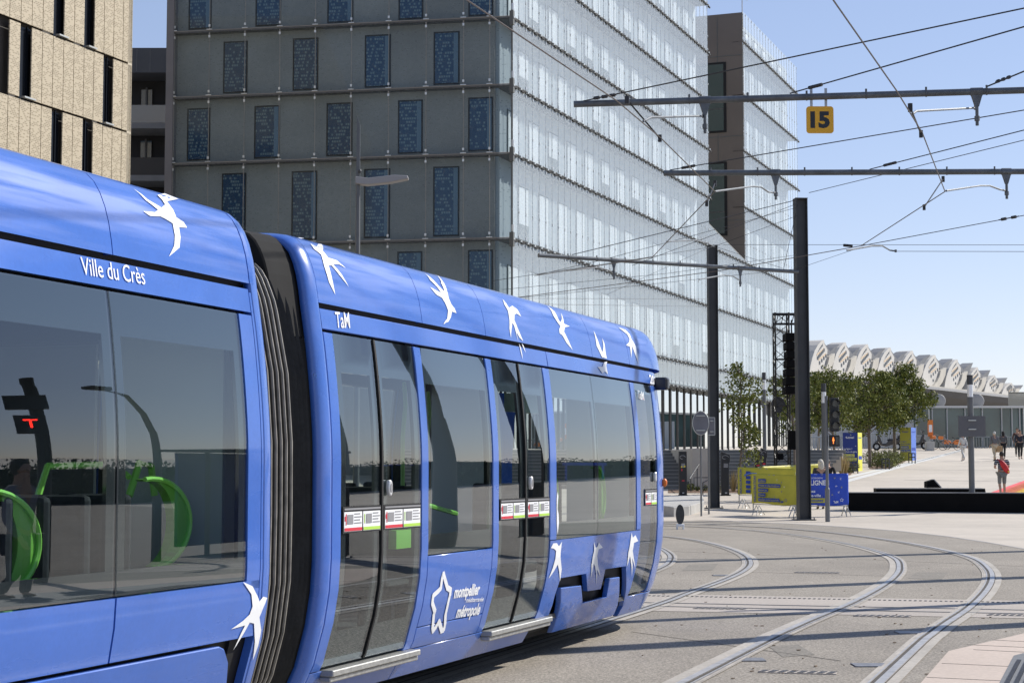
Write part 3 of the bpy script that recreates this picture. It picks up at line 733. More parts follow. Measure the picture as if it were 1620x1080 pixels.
for (x, y, lb) in ((1180, 1044.5, 'small grey steel cover plate beside the inner rail of the right track near the camera'), (1380, 1053, 'small grey steel cover plate close to the outer rail near the camera'), (1444, 1001.5, 'small grey steel cover plate beside the outer rail just before the shadow line'), (1144, 910.5, 'small grey steel cover plate beside the tram\'s outer rail')):
    p = gp(x, y); m = MB(); m.obox(p+V3z(.009), (1, 0, 0), (0, 1, 0), (0, 0, 1), .16, .12, .004); m.build('cover_plate', mat('plate_grey', (.22, .22, .23), .5, .3, noise=[(15, .2, 3)]), label=lb, cat='cover plate')
# pavement corner bottom right with tactile paving
k0 = [gp(1460, 1090), gp(1501, 1032), gp(1640, 999), gp(1740, 985), gp(1900, 1010), gp(1900, 1200)]
k0[-2] = V2(9, 14.5); k0[-1] = V2(8, 8); k0.insert(0, V2(2.2, 8)); k0[1] = gp(1455, 1085)
pv = area('pavement', PINK, k0, .016)
m = MB()
for (a, b) in (((1490, 1052), (1600, 1057)), ((1540, 1030), (1660, 1036)), ((1530, 1022), (1660, 1028)), ((1466, 1074), (1590, 1080)), ((1570, 1014.5), (1660, 1019))):
    A = gp(*a); B = gp(*b); dd = (B-A).normalized(); nn_ = Vector((-dd.y, dd.x, 0)); m.obox((A+B)/2+V3z(.0175), dd, nn_, (0, 0, 1), (B-A).length/2, .005, .001)
m.build('paving_joint', mat('joint_dark', (.16, .13, .11), .8), kind='structure')
tp_ = [gp(1604, 1040), gp(1700, 1015), V2(7, 13.4), V2(5.6, 9), gp(1578, 1090)]
area('tactile_base', mat('tactile_grey', (.16, .165, .17), .7, noise=[(20, .15, 3)]), tp_, .020)
m = MB(); A = gp(1606, 1042); Bq = gp(1582, 1085); dd = (A-Bq).normalized(); rr = Vector((dd.y, -dd.x, 0))
for i in range(-6, 26):
    for j in range(14):
        q = Bq+dd*(i*.067)+rr*(.05+j*.067)
        m.obox(q+V3z(.025), dd, rr, (0, 0, 1), .017, .017, .005)
m.build('tactile_paving', mat('stud_dark', (.06, .06, .065), .5), label='grey tactile paving with dark studs on the pavement corner at bottom right', cat='tactile paving')
# white guide lines across the plaza, rainbow crossing
def band(name, m_, p, q, w_, dz=.006):
    A = ground(*p); B = ground(*q); dd = (B-A); dd.z = 0; dd.normalize(); n = Vector((-dd.y, dd.x, 0))*w_/2
    pts = []; N = 12
    mb = MB()
    for i in range(N):
        a = A.lerp(B, i/N); b = A.lerp(B, (i+1)/N)
        def g2(v): return Vector((v.x, v.y, tz(v.y)+dz))
        mb.quad(g2(a-n), g2(b-n), g2(b+n), g2(a+n))
    return mb.build(name, m_, kind='structure', recalc=False)
PWH = mat('pale_line', (.62, .62, .60), .8, noise=[(3, .1, 3)])
band('guide_line', PWH, (1335, 762), (1525, 711), .45); band('guide_line', PWH, (1335, 756), (1520, 713), .35)
for k, (col, x0) in enumerate((((.75, .10, .10), 1570), ((.85, .25, .12), 1580), ((.9, .42, .15), 1592), ((.85, .65, .05), 1610))):
    A = ground(1572+k*13, 782); B = ground(1640+k*8, 757); 
    mb = MB(); n = Vector((.95, -.3, 0))*.32
    def g2(v, dz=.006): return Vector((v.x, v.y, tz(v.y)+dz))
    mb.quad(g2(A-n), g2(A+n), g2(B+n), g2(B-n)); mb.build('painted_stripe_%s' % ('red', 'coral', 'orange', 'yellow')[k], mat('stripe%d' % k, col, .7, noise=[(2, .1, 3)]), kind='structure', recalc=False)
for (y, ) in ((742,), (759,), (716,)):
    band('paving_seam', mat('seam', (.27, .25, .22), .9), (1430, y), (1640, y+3), .12, .005)

# repairs, joints and covers in the roadway
REP = mat('asphalt_repair', (.215, .195, .165), .9, noise=[(1.5, .1, 4), (40, .35, 3)], bump=(90, .4, .01))
for L in (((1215, 1022), (1262, 1020), (1290, 1036), (1238, 1040)), ((1090, 893), (1136, 892), (1128, 902), (1078, 903)), ((1450, 905), (1500, 906), (1490, 917), (1436, 915))):
    area('roadway_repair', REP, [gp(*p) for p in L], .0065)
JM = mat('roadway_joint', (.12, .11, .095), .9)
for (a, b) in (((1000, 1000), (1330, 1046)), ((1060, 872), (1620, 896)), ((1180, 905), (1420, 912))):
    A = gp(*a); B = gp(*b); dd = (B-A).normalized(); nn_ = Vector((-dd.y, dd.x, 0)); m = MB(); m.obox((A+B)/2+V3z(.0072), dd, nn_, (0, 0, 1), (B-A).length/2, .006, .0006); m.build('roadway_joint', JM, kind='structure')
rnd0 = random.Random(4); m = MB()
for i in range(90):
    p = gp(rnd0.uniform(1010, 1610), rnd0.uniform(850, 1075)); t = rnd0.uniform(0, 3.1); s_ = rnd0.uniform(.006, .02)
    m.obox(p+V3z(.012), (math.cos(t), math.sin(t), 0), (-math.sin(t), math.cos(t), 0), (0, 0, 1), s_, s_*.5, .003)
m.build('leaf_litter', mat('dry_leaf', (.16, .10, .05), .9), label='tiny dry leaves and grit scattered over the roadway', cat='litter', kind='stuff')
# ================================================================== BUILDINGS
TL = Vector((.359, .933, 0)); NL = Vector((.933, -.359, 0))       # sunlit facades run along TL, look along NL
TD = Vector((-.984, .18, 0)); ND = Vector((-.18, -.984, 0))
TD.normalize(); ND = Vector((-TD.y*-1*-1, 0, 0)) if False else Vector((TD.y*-1, TD.x, 0)); ND.normalize()
UP = Vector((0, 0, 1))
def cell_nodes(m, t, cw, ch, seed=0):
    """random value per small rectangular cell on a facade that runs along t; returns (random, edge mask) sockets"""
    n = m.node_tree.nodes; l = m.node_tree.links
    ge = n.new('ShaderNodeNewGeometry'); dt = n.new('ShaderNodeVectorMath'); dt.operation = 'DOT_PRODUCT'; dt.inputs[1].default_value = t
    l.new(ge.outputs['Position'], dt.inputs[0]); sp = n.new('ShaderNodeSeparateXYZ'); l.new(ge.outputs['Position'], sp.inputs[0])
    def mth(op, a, b=None):
        k = n.new('ShaderNodeMath'); k.operation = op
        for i, v in enumerate((a, b)):
            if v is None: continue
            if isinstance(v, (int, float)): k.inputs[i].default_value = v
            else: l.new(v, k.inputs[i])
        return k.outputs[0]
    u = mth('DIVIDE', dt.outputs['Value'], cw); v = mth('DIVIDE', sp.outputs[2], ch)
    row = mth('FLOOR', v); u = mth('ADD', u, mth('MULTIPLY', row, .37))
    cb = n.new('ShaderNodeCombineXYZ'); l.new(mth('FLOOR', u), cb.inputs[0]); l.new(row, cb.inputs[1]); cb.inputs[2].default_value = seed
    wn = n.new('ShaderNodeTexWhiteNoise'); l.new(cb.outputs[0], wn.inputs[0])
    fu = mth('FRACT', u); fv = mth('FRACT', v)
    em = mth('MULTIPLY', mth('MULTIPLY', mth('GREATER_THAN', fu, .12), mth('LESS_THAN', fu, .88)), mth('MULTIPLY', mth('GREATER_THAN', fv, .2), mth('LESS_THAN', fv, .8)))
    return wn.outputs['Value'], em, mth, n, l
def frit_mat(name, t, col, dens, tint, seed, refl=.25, cw=.16, ch=.10, base=.12, amp=.25):
    m = bpy.data.materials.new(name); MATS[name] = m; m.use_nodes = True
    rnd, em, mth, n, l = cell_nodes(m, t, cw, ch, seed); n.remove(n['Principled BSDF']); out = n['Material Output']
    tr = n.new('ShaderNodeBsdfTransparent'); tr.inputs[0].default_value = (*tint, 1)
    df = n.new('ShaderNodeBsdfDiffuse'); df.inputs[0].default_value = (*col, 1)
    mask = mth('MULTIPLY', em, mth('LESS_THAN', rnd, dens)); mk = mth('ADD', mth('MULTIPLY', mask, amp), base)
    a = n.new('ShaderNodeMixShader'); l.new(mk, a.inputs[0]); l.new(tr.outputs[0], a.inputs[1]); l.new(df.outputs[0], a.inputs[2])
    gl = n.new('ShaderNodeBsdfGlossy'); gl.inputs['Roughness'].default_value = .02; gl.inputs[0].default_value = (.9, .96, 1, 1)
    fr = n.new('ShaderNodeFresnel'); fr.inputs[0].default_value = 1.5
    ge = n.new('ShaderNodeNewGeometry'); k = mth('MULTIPLY', mth('MINIMUM', mth('MULTIPLY', fr.outputs[0], 1+refl*2), .9), mth('SUBTRACT', 1, ge.outputs['Backfacing']))
    b = n.new('ShaderNodeMixShader'); l.new(k, b.inputs[0]); l.new(a.outputs[0], b.inputs[1]); l.new(gl.outputs[0], b.inputs[2]); l.new(b.outputs[0], out.inputs[0])
    return m
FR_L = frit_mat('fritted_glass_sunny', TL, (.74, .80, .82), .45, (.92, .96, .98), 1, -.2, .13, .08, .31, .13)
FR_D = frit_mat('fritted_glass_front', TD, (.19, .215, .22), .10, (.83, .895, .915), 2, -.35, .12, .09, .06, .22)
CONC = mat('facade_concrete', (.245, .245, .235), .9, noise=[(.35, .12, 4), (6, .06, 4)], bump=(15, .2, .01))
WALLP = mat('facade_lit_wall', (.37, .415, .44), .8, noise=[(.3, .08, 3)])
BLIND = mat('window_blind', (.66, .69, .70), .7, noise=[(1.5, .06, 2)])
WGL = mat('facade_window_glass', (.012, .03, .06), .04, spec=1.0, noise=[(.5, .5, 2)], coat=1)
WGP = mat('patterned_window_glass', (.012, .045, .10), .08, spec=.5)
STEELD = mat('ledge_steel', (.10, .10, .095), .6, .3, noise=[(8, .3, 3)])
STEELL = mat('bracket_steel', (.48, .49, .47), .4, .5)
SILV = mat('clamp_silver', (.62, .64, .64), .35, .4)
BROWN = mat('brown_cladding', (.15, .125, .105), .55, noise=[(.5, .08, 3)])
JOINT = mat('pane_joint', (.10, .12, .12), .5)
K = 1.12
def Z(z): return 1.65+(z-1.65)*K
C0 = Vector((0, 84, 0))
gb = empty('glass_office_building', (0, 84, tz(84)), 0, 'tall office building wrapped in glass screens, front shaded and right side bright', 'building')
FL = [7.76, 11.55, 15.28, 18.31, 21.32, 24.35, 27.4, 30.4, 33.4]        # ledge heights, front block
FLF = [7.76, 11.55, 15.28, 19.05, 22.85, 26.65, 30.3, 32.4]
FL = [Z(z) for z in FL]; FLF = [Z(z) for z in FLF]; ZN = Z(15.3); ZTOP = Z(33.6); ZF = Z(32.2)
SF, SN, SE = 33.9*K, 43.3*K, 60.9*K
def LP(s, z, o=0): return C0+TL*s+NL*o+Vector((0, 0, z))
def DP(u, z, o=0): return C0+TD*u+ND*o+Vector((0, 0, z))
# bright face: inner walls
m = MB()
IN = .85
def wallbox(mb, A, B, z0, z1, nrm, th, mi=0):
    mb.hexa([A+UP*z0, B+UP*z0, B-nrm*th+UP*z0, A-nrm*th+UP*z0, A+UP*z1, B+UP*z1, B-nrm*th+UP*z1, A-nrm*th+UP*z1], mi)
wallbox(m, LP(.5, 0, -IN), LP(SE-.02, 0, -IN), Z(6.3), ZN, NL, .4)
wallbox(m, LP(.5, 0, -IN), LP(SF-.02, 0, -IN), ZN, ZTOP, NL, .4)
wallbox(m, LP(SN+.02, 0, -IN), LP(SE-.02, 0, -IN), ZN, ZF, NL, .4)
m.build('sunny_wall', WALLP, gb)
random.seed(3)
# windows of the bright face with blinds
winL = []
def rows(FLs, s0, s1, k0):
    for k in range(k0, len(FLs)-1):
        z0, z1 = FLs[k], FLs[k+1]; off = (k % 2)*1.5
        s = s0+1.0+off
        while s+1.6 < s1: winL.append((s, s+1.5, z0+.35, z0+(z1-z0)*.76)); s += 3.0
rows(FL, .5, SF, 0); rows(FL[:3], SF, SE, 0); rows(FLF, SN, SE, 2)
rest = MB()
for i, (a, b, z0, z1) in enumerate(winL):
    mb = MB() if i < 78 else rest
    wallbox(mb, LP(a, 0, -IN+.05), LP(b, 0, -IN+.05), z0, z1, NL, .045, 0)
    sp = random.random()
    wallbox(mb, LP(a+.08, 0, -IN+.054), LP(b-.08, 0, -IN+.054), z0+.08+(0 if sp < .75 else .8), z1-.08, NL, .003, 1)
    if i < 78: mb.build('window', [JOINT, BLIND], gb)
rest.build('window', [JOINT, BLIND], gb, kind='stuff')
# glass screens per storey, with joints, clamps
PW = .975
class Sub:
    def __init__(s, mb, mi): s.mb = mb; s.mi = mi
    def obox(s, c, ux, uy, uz, hx, hy, hz):
        c = Vector(c); ux = Vector(ux); uy = Vector(uy); uz = Vector(uz)
        if ux.cross(uy).dot(uz) < 0: ux = -ux
        s.mb.obox(c, ux, uy, uz, hx, hy, hz, s.mi)
def screen(FLs, k, s0, s1, P, N, T, pw, fr, name='glass_screen', top=None, clampz=(.33,), jw=.009):
    z0 = FLs[k]+.14; z1 = (FLs[k+1] if top is None else top)-.03
    mb = MB(); n = max(1, round((s1-s0)/pw)); w_ = (s1-s0)/n
    for i in range(n):
        a = s0+i*w_+jw; b = s0+(i+1)*w_-jw
        q = [P(a, z0), P(b, z0), P(b, z1), P(a, z1)]
        if (q[1]-q[0]).cross(q[3]-q[0]).dot(N) < 0: q.reverse()
        mb.quad(*q)
    j = Sub(mb, 1); c = Sub(mb, 2)
    for i in range(n+1):
        x = s0+i*w_; j.obox(P(x, (z0+z1)/2, -.02), T, N, UP, .009, .02, (z1-z0)/2)
        for f in clampz:
            c.obox(P(x, z0+(z1-z0)*f, .015), T, N, UP, .035, .02, .055)
        c.obox(P(x, z0+.12, .015), T, N, UP, .04, .02, .07); c.obox(P(x, z1-.12, .015), T, N, UP, .04, .02, .06)
    return mb.build(name, [fr, JOINT, SILV], gb, recalc=False)
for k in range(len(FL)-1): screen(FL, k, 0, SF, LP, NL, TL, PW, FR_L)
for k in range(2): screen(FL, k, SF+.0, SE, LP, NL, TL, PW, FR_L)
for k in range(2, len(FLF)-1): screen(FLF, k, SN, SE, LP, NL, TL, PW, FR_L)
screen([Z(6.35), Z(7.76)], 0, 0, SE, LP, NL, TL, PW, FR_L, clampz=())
def ledge(z, s0, s1, P, N, T, pw, name='floor_ledge', dep=IN):
    mb = MB(); c = (s0+s1)/2
    mb.obox(P(c, z+.02, -dep/2+.02), T, N, UP, (s1-s0)/2, dep/2, .035)
    mb.obox(P(c, z+.075, .03), T, N, UP, (s1-s0)/2, .03, .018, 0)
    n = round((s1-s0)/pw); w_ = (s1-s0)/n
    for i in range(n+1):
        x = s0+i*w_
        mb.obox(P(x, z+.02, .09), T, N, UP, .09, .05, .045, 1); mb.obox(P(x+w_*.4, z-.02, .04), T, N, UP, .2, .045, .05, 2)
    return mb.build(name, [STEELD, STEELL, BLACK], gb)
for z in FL: ledge(z, 0, SF, LP, NL, TL, PW)
for z in FL[:3]: ledge(z, SF, SE, LP, NL, TL, PW)
for z in FLF[3:-1]: ledge(z, SN, SE, LP, NL, TL, PW)
ledge(Z(6.3), 0, SE, LP, NL, TL, PW)
# notch: sloping parapet glass, brown end wall with windows
q = [LP(SF, Z(15.4)), LP(SN, Z(15.4)), LP(SN, Z(15.5)), LP(SF, Z(16.7))]
mb = MB(); mb.quad(*q); mb.tube([LP(SF, Z(16.7)), LP(SN, Z(15.5))], .03, 4, mi=1); mb.build('parapet_glass', [FR_L, SILV], gb, recalc=False)
m = MB(); 
ND2 = (-TL); 
# brown wall is square to the bright face: it faces back along -TL
zt = Z(32.3)
def BPt(d, z, o=0): return C0+TL*(SN-o*1.0)-NL*d+UP*z
cols = [(0, 1.75), (1.75, 3.9), (3.9, 5.4), (5.4, 9)]
m.hexa([BPt(0, ZN), BPt(9, ZN), BPt(9, ZN)+TL*12, BPt(0, ZN)+TL*.3, BPt(0, zt), BPt(9, zt), BPt(9, zt)+TL*12, BPt(0, zt)+TL*.3])
m.build('brown_end_wall', BROWN, gb)
j = MB()
for z in (Z(29.4), Z(23.9), Z(18.2)): j.obox(BPt(4.5, z, .012), NL, TL, UP, 4.5, .012, .02)
for d_ in (1.75,): j.obox(BPt(d_*K, Z(23.8), .012), NL, TL, UP, .015, .012, 9.3)
j.build('cladding_joint', JOINT, gb)
for z0, z1 in ((Z(24.2), Z(29.0)), (Z(17.2), Z(22.2))):
    mb = MB(); mb.obox(BPt(3.35, (z0+z1)/2, .03), NL, TL, UP, 2.05, .03, (z1-z0)/2); wdw = mb.build('window', BLACK, gb)
    mb = MB(); mb.obox(BPt(3.0, (z0+z1)/2, .062), NL, TL, UP, 1.5, .004, (z1-z0)/2-.15); mb.obox(BPt(3.0, z0+1.8, .07), NL, TL, UP, 1.5, .004, .04, 1); mb.build('pane', [mat('dark_green_glass', (.02, .05, .05), .05, spec=1), STEELD], wdw)
mb = MB(); mb.tube([LP(SN-.05, zt), LP(SN-.05, zt+.9), LP(SN-.05, zt+1.1)+NL*.0], .04, 6); mb.obox(LP(SN+.05, zt+1.15)+Vector((.15, 0, 0)), (1, 0, -.25), (0, 1, 0), (.25, 0, 1), .28, .13, .13)
mb.build('roof_camera', mat('camera_pale', (.55, .55, .55), .4), label='small pale security camera on the roof corner of the brown cladding block', cat='camera')
# front (shaded) face
UW = 15.6*K
m = MB(); wallbox(m, DP(.95, 0, -.45), DP(UW, 0, -.45), 0, ZTOP, ND, .5)
m.build('shaded_wall', CONC, gb)
m = MB(); wallbox(m, DP(UW, 0, .12), DP(UW+.38, 0, .12), 0, ZTOP, ND, 1.2); m.build('end_fin', mat('fin_grey', (.16, .15, .15), .6, noise=[(.5, .1, 3)]), gb)
# solid core so that no light leaks
m = MB()
a = DP(1.2, 0, -1.2); b = DP(UW, 0, -1.2); 
m.hexa([a, LP(SF, 0, -1.5), LP(SF, 0, -14), b, a+UP*(ZTOP-.1), LP(SF, (ZTOP-.1), -1.5), LP(SF, (ZTOP-.1), -14), b+UP*(ZTOP-.1)])
m.hexa([LP(SN+.4, 0, -1.3), LP(SE-.3, 0, -1.3), LP(SE-.3, 0, -13), LP(SN+.4, 0, -13), LP(SN+.4, ZF-.2, -1.3), LP(SE-.3, ZF-.2, -1.3), LP(SE-.3, ZF-.2, -13), LP(SN+.4, ZF-.2, -13)])
m.hexa([LP(SF, 0, -1.5), LP(SN+.4, 0, -1.5), LP(SN+.4, 0, -13), LP(SF, 0, -13), LP(SF, (ZN-.1), -1.5), LP(SN+.4, (ZN-.1), -1.5), LP(SN+.4, (ZN-.1), -13), LP(SF, (ZN-.1), -13)])
m.build('building_core', CONC, gb)
winpx = {0: [(285, 322), (393, 434), (509, 551), (624, 664), (737, 777)], 1: [(342, 381), (454, 495), (570, 612), (681, 723)]}
def u_of(x): 
    r = (x-810)/F; return (r*C0.y)/(TD.x-r*TD.y)
JX = [268, 324, 381, 437, 494, 552, 612, 672, 732, 774]
for k in range(len(FL)-1):
    zb_, zt_ = FL[k], FL[k+1]
    for (xa, xb) in winpx[(k+0) % 2]:
        a, b = u_of(xb), u_of(xa); z0 = zb_+.28; z1 = zt_-.42
        mb = MB(); wallbox(mb, DP(a, 0, -.43), DP(b, 0, -.43), z0, z1, ND, .1, 0); wdw = mb.build('window', BLACK, gb)
        mb = MB(); wallbox(mb, DP(a+.08, 0, -.425), DP(b-.08, 0, -.425), z0+.08, z1-.08, ND, .02, 0)
        if random.random() < .5: wallbox(mb, DP(a+.08, 0, -.42), DP(a+.3, 0, -.42), z0+.08, z1-.08, ND, .003, 1)
        mb.build('pane', [WGP, mat('pale_curtain', (.10, .17, .24), .6)], wdw)
    # screen panes between given joints
    U_ = [0.0]+[u_of(x) for x in reversed(JX)]; mb = MB(); j = Sub(mb, 1); c = Sub(mb, 2)
    for a, b in zip(U_, U_[1:]):
        q = [DP(a+.012, zb_+.14), DP(b-.012, zb_+.14), DP(b-.012, zt_-.03), DP(a+.012, zt_-.03)]
        if (q[1]-q[0]).cross(q[3]-q[0]).dot(ND) < 0: q.reverse()
        mb.quad(*q)
    for a in U_[1:]:
        j.obox(DP(a, (zb_+zt_)/2, -.02), TD, ND, UP, .016, .02, (zt_-zb_)/2-.1)
        for z in (zb_+.33, zt_-.22): c.obox(DP(a, z, .02), TD, ND, UP, .045, .025, .06)
        for z, w_ in ((zb_+.13, .14), ): c.obox(DP(a, z, .05), TD, ND, UP, w_, .03, .018)
        j.obox(DP(a, zt_-.12, .01), TD, ND, UP, .03, .02, .1)
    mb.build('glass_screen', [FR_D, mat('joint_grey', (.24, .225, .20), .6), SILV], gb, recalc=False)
    z = zb_; mb = MB(); mb.obox(DP(UW/2, z+.02, -.2), TD, ND, UP, UW/2, .23, .03, 0); mb.obox(DP(UW/2, z+.09, .0), TD, ND, UP, UW/2, .03, .02, 1)
    mb.build('floor_ledge', [STEELD, mat('ledge_edge', (.24, .22, .19), .6)], gb)
mb = MB()
for z in FL: mb.obox(C0+UP*z, TL, NL, UP, .1, .1, .35)
for z in FL: mb.obox(C0+UP*(z+.55)+TL*-.03+NL*.06, TL, NL, UP, .05, .05, .16, 1)
mb.tube([C0, C0+UP*(ZTOP-.1)], .05, 6); mb.build('corner_post', [mat('post_dark', (.10, .10, .09), .5), SILV], gb)
# ground storey: dark fins over tall glass, on a concrete plinth
zf0, zf1 = Z(2.5), Z(6.3)
m = MB(); n = 40
mb = MB(); a = LP(0, zf0, -.8); b = LP(SE, zf0, -.8); mb.quad(a, b, b+UP*(zf1-zf0), a+UP*(zf1-zf0)); assert (b-a).cross(UP).dot(NL) > 0
mb.build('shopfront_glass', glass_mat('shopfront', (.25, .3, .32), base=.65, edge=.9, rough=.01), gb, recalc=False)
for i in range(n+1):
    s = SE*i/n; m.obox(LP(s, (zf0+zf1)/2, -.35), NL, TL, UP, .06, .035, (zf1-zf0)/2)
m.build('fin_row', mat('fin_bronze', (.035, .033, .03), .5), gb)
m = MB(); wallbox(m, LP(0, 0, .0), LP(SE, 0, .0), 0, zf0, NL, 2); m.build('plinth', mat('plinth_concrete', (.42, .39, .35), .9, noise=[(.6, .1, 4)]), gb)

# ---------------- tan perforated building on the left
TANM = mat('tan_perforated_panel', (.45, .385, .275), .6)
def perforate(m, t, dark, cw, ch, dens, seed):
    rnd, em, mth, n, l = cell_nodes(m, t, cw, ch, seed); b = n['Principled BSDF']
    mask = mth('MULTIPLY', em, mth('LESS_THAN', rnd, dens))
    mx = n.new('ShaderNodeMix'); mx.data_type = 'RGBA'; l.new(mask, mx.inputs[0]); mx.inputs[6].default_value = b.inputs['Base Color'].default_value; mx.inputs[7].default_value = (*dark, 1)
    l.new(mx.outputs[2], b.inputs['Base Color'])
perforate(TANM, TL, (.26, .215, .145), .15, .07, .62, 5)
perforate(WGP, TD, (.12, .18, .21), .12, .17, .5, 8)
TB0 = Vector((-19.16, 65.1, 0)); TE = 8.97*.93
def TP(s, z, o=0): return TB0+TL*s+NL*o+UP*z
tb = empty('tan_office_building', tuple(TP(TE, 0)), 0, 'cream building of perforated metal panels with tall dark slot windows at top left', 'building')
m = MB(); wallbox(m, TP(-30, 0, -.3), TP(TE, 0, -.3), 0, 28, NL, 12); m.build('wall', mat('tan_backing', (.05, .045, .04), .7), tb)
TFL = [0]+[1.65+(z-1.65)*.93 for z in (4.4, 7.4, 10.5, 13.7, 16.85, 20.0, 23.2, 26.4, 29.6)]
def s_of(x):
    r = (x-810)/F; return (r*TB0.y-TB0.x)/(TL.x-r*TL.y)
slots = {6: [(80, 95), (128, 141)], 5: [(26, 44), (157, 170)], 4: [(74, 91), (123, 138)], 3: [(26, 44), (157, 170)], 2: [(74, 91), (123, 138)], 7: [(26, 44), (157, 170)], 8: [], 1: [], 0: []}
pwid = .69
for k in range(len(TFL)-1):
    mb = MB(); S = []; s = TE
    while s > -30: S.append(s); s -= pwid
    for a in S:
        c_ = a-pwid/2; skip = any(s_of(x0)-.1 < c_ < s_of(x1)+.1 for x0, x1 in slots[k])
        if k >= 1 and c_ < s_of(0) and (int(round((TE-a)/pwid))*7+k*3) % 9 == 0: skip = True
        if skip: continue
        wallbox(mb, TP(a-pwid+.02, 0, .0), TP(a-.015, 0, .0), TFL[k]+.06, TFL[k+1]-.03, NL, .05)
    mb.build('facade_panels', TANM, tb)
    for x0, x1 in slots[k]:
        a, b = s_of(x0), s_of(x1); wd = MB(); wallbox(wd, TP(a, 0, -.22), TP(b, 0, -.22), TFL[k]+.08, TFL[k+1]-.05, NL, .05, 0)
        wd.obox(TP((a+b)/2, TFL[k]+.09, .0), TL, NL, UP, (b-a)/2, .1, .03, 1); wd.obox(TP((a+b)/2+.1, (TFL[k]+TFL[k+1])/2, -.2), TL, NL, UP, .02, .03, 1.5, 0)
        wd.build('window', [mat('slot_glass', (.008, .010, .014), .25, spec=.3), STEELL], tb)
# end return facing us
m = MB(); wallbox(m, TP(TE, 0, 0), TP(TE, 0, 0)-NL*12, 0, 28, TL*1, .3); m.build('end_wall', mat('tan_plain', (.5, .44, .33), .7), tb)

# ---------------- dark apartment block between
LB = 95.
lg = empty('dark_balcony_building', (-20, LB, 0), 0, 'dark grey block with deep shaded balconies between the cream and the glass building', 'building')
def zpx(y, Y): return at(810, y, Y).z
X0, X1 = at(150, 0, LB).x, at(285, 0, LB).x
DKM = mat('dark_render', (.085, .088, .095), .7, noise=[(.5, .1, 3)]); DKI = mat('loggia_dark', (.018, .018, .02), .8); SLB = mat('balcony_slab', (.20, .20, .20), .8, noise=[(2, .1, 3)])
m = MB(); m.box(X0, X1, LB, LB+8, zpx(115, LB), zpx(76, LB)); m.build('parapet', DKM, lg)
m = MB(); m.box(X0, X1, LB+2.2, LB+8, 0, zpx(115, LB)); m.build('rear_wall', DKI, lg)
for x in (218, 239): 
    m = MB(); X = at(x, 0, LB).x; m.box(X-.01, X+.01, LB-.01, LB, zpx(113, LB), zpx(78, LB)); m.build('panel_joint', SLB, lg)
GBAL = mat('balcony_glass', (.05, .10, .17), .05, spec=1, coat=1)
for i, y in enumerate((194, 277, 360, 443, 526)):
    z = zpx(y, LB); m = MB(); m.box(X0, X1, LB, LB+2.3, z-.32, z); m.build('balcony_slab', SLB, lg)
    m = MB(); m.box(X0, X1, LB+.1, LB+.13, z, z+1.0); m.build('balustrade', GBAL if i % 2 == 0 else mat('mesh_rail', (.05, .045, .04), .7), lg)
    m = MB(); a, b = at(226, 0, LB+2.1).x, at(243, 0, LB+2.1).x; m.box(a, b, LB+2.1, LB+2.19, z+.05, z+2.3); m.build('window', mat('window_blue', (.04, .08, .13), .1, spec=1), lg)
    m = MB(); m.box(at(234, 0, LB+2).x-.05, at(234, 0, LB+2).x+.05, LB+2.0, LB+2.08, z, z+2.4); m.build('window_mullion', DKM, lg)

# ---------------- station with the white shell roof
ST0 = Vector((25.8, 150, 0)); SD = Vector((.545, .838, 0)); SN_ = Vector((.838, -.545, 0)); SB = -SN_
st = empty('station_hall', tuple(ST0+UP*3.3), 0, 'distant station hall with a row of white ribbed roof shells over a dark canopy', 'station')
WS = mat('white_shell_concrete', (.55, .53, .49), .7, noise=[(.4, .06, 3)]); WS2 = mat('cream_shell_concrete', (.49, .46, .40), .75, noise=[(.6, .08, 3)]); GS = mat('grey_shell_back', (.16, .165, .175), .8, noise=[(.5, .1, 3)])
WN = mat('shell_window', (.07, .08, .09), .3); WN2 = mat('shell_window_surround', (.62, .45, .27), .6)
def sp(a, h, b=0): return ST0+SD*a+SN_*b+UP*h
peaks = [(2.5, 12.75), (7.5, 12.85), (12.8, 13.0), (18.6, 13.02), (24.6, 13.06), (31.1, 13.0), (37.9, 12.9), (44.5, 12.4), (50.4, 11.8), (56.5, 11.2), (62.5, 10.6)]
BZ = 9.75
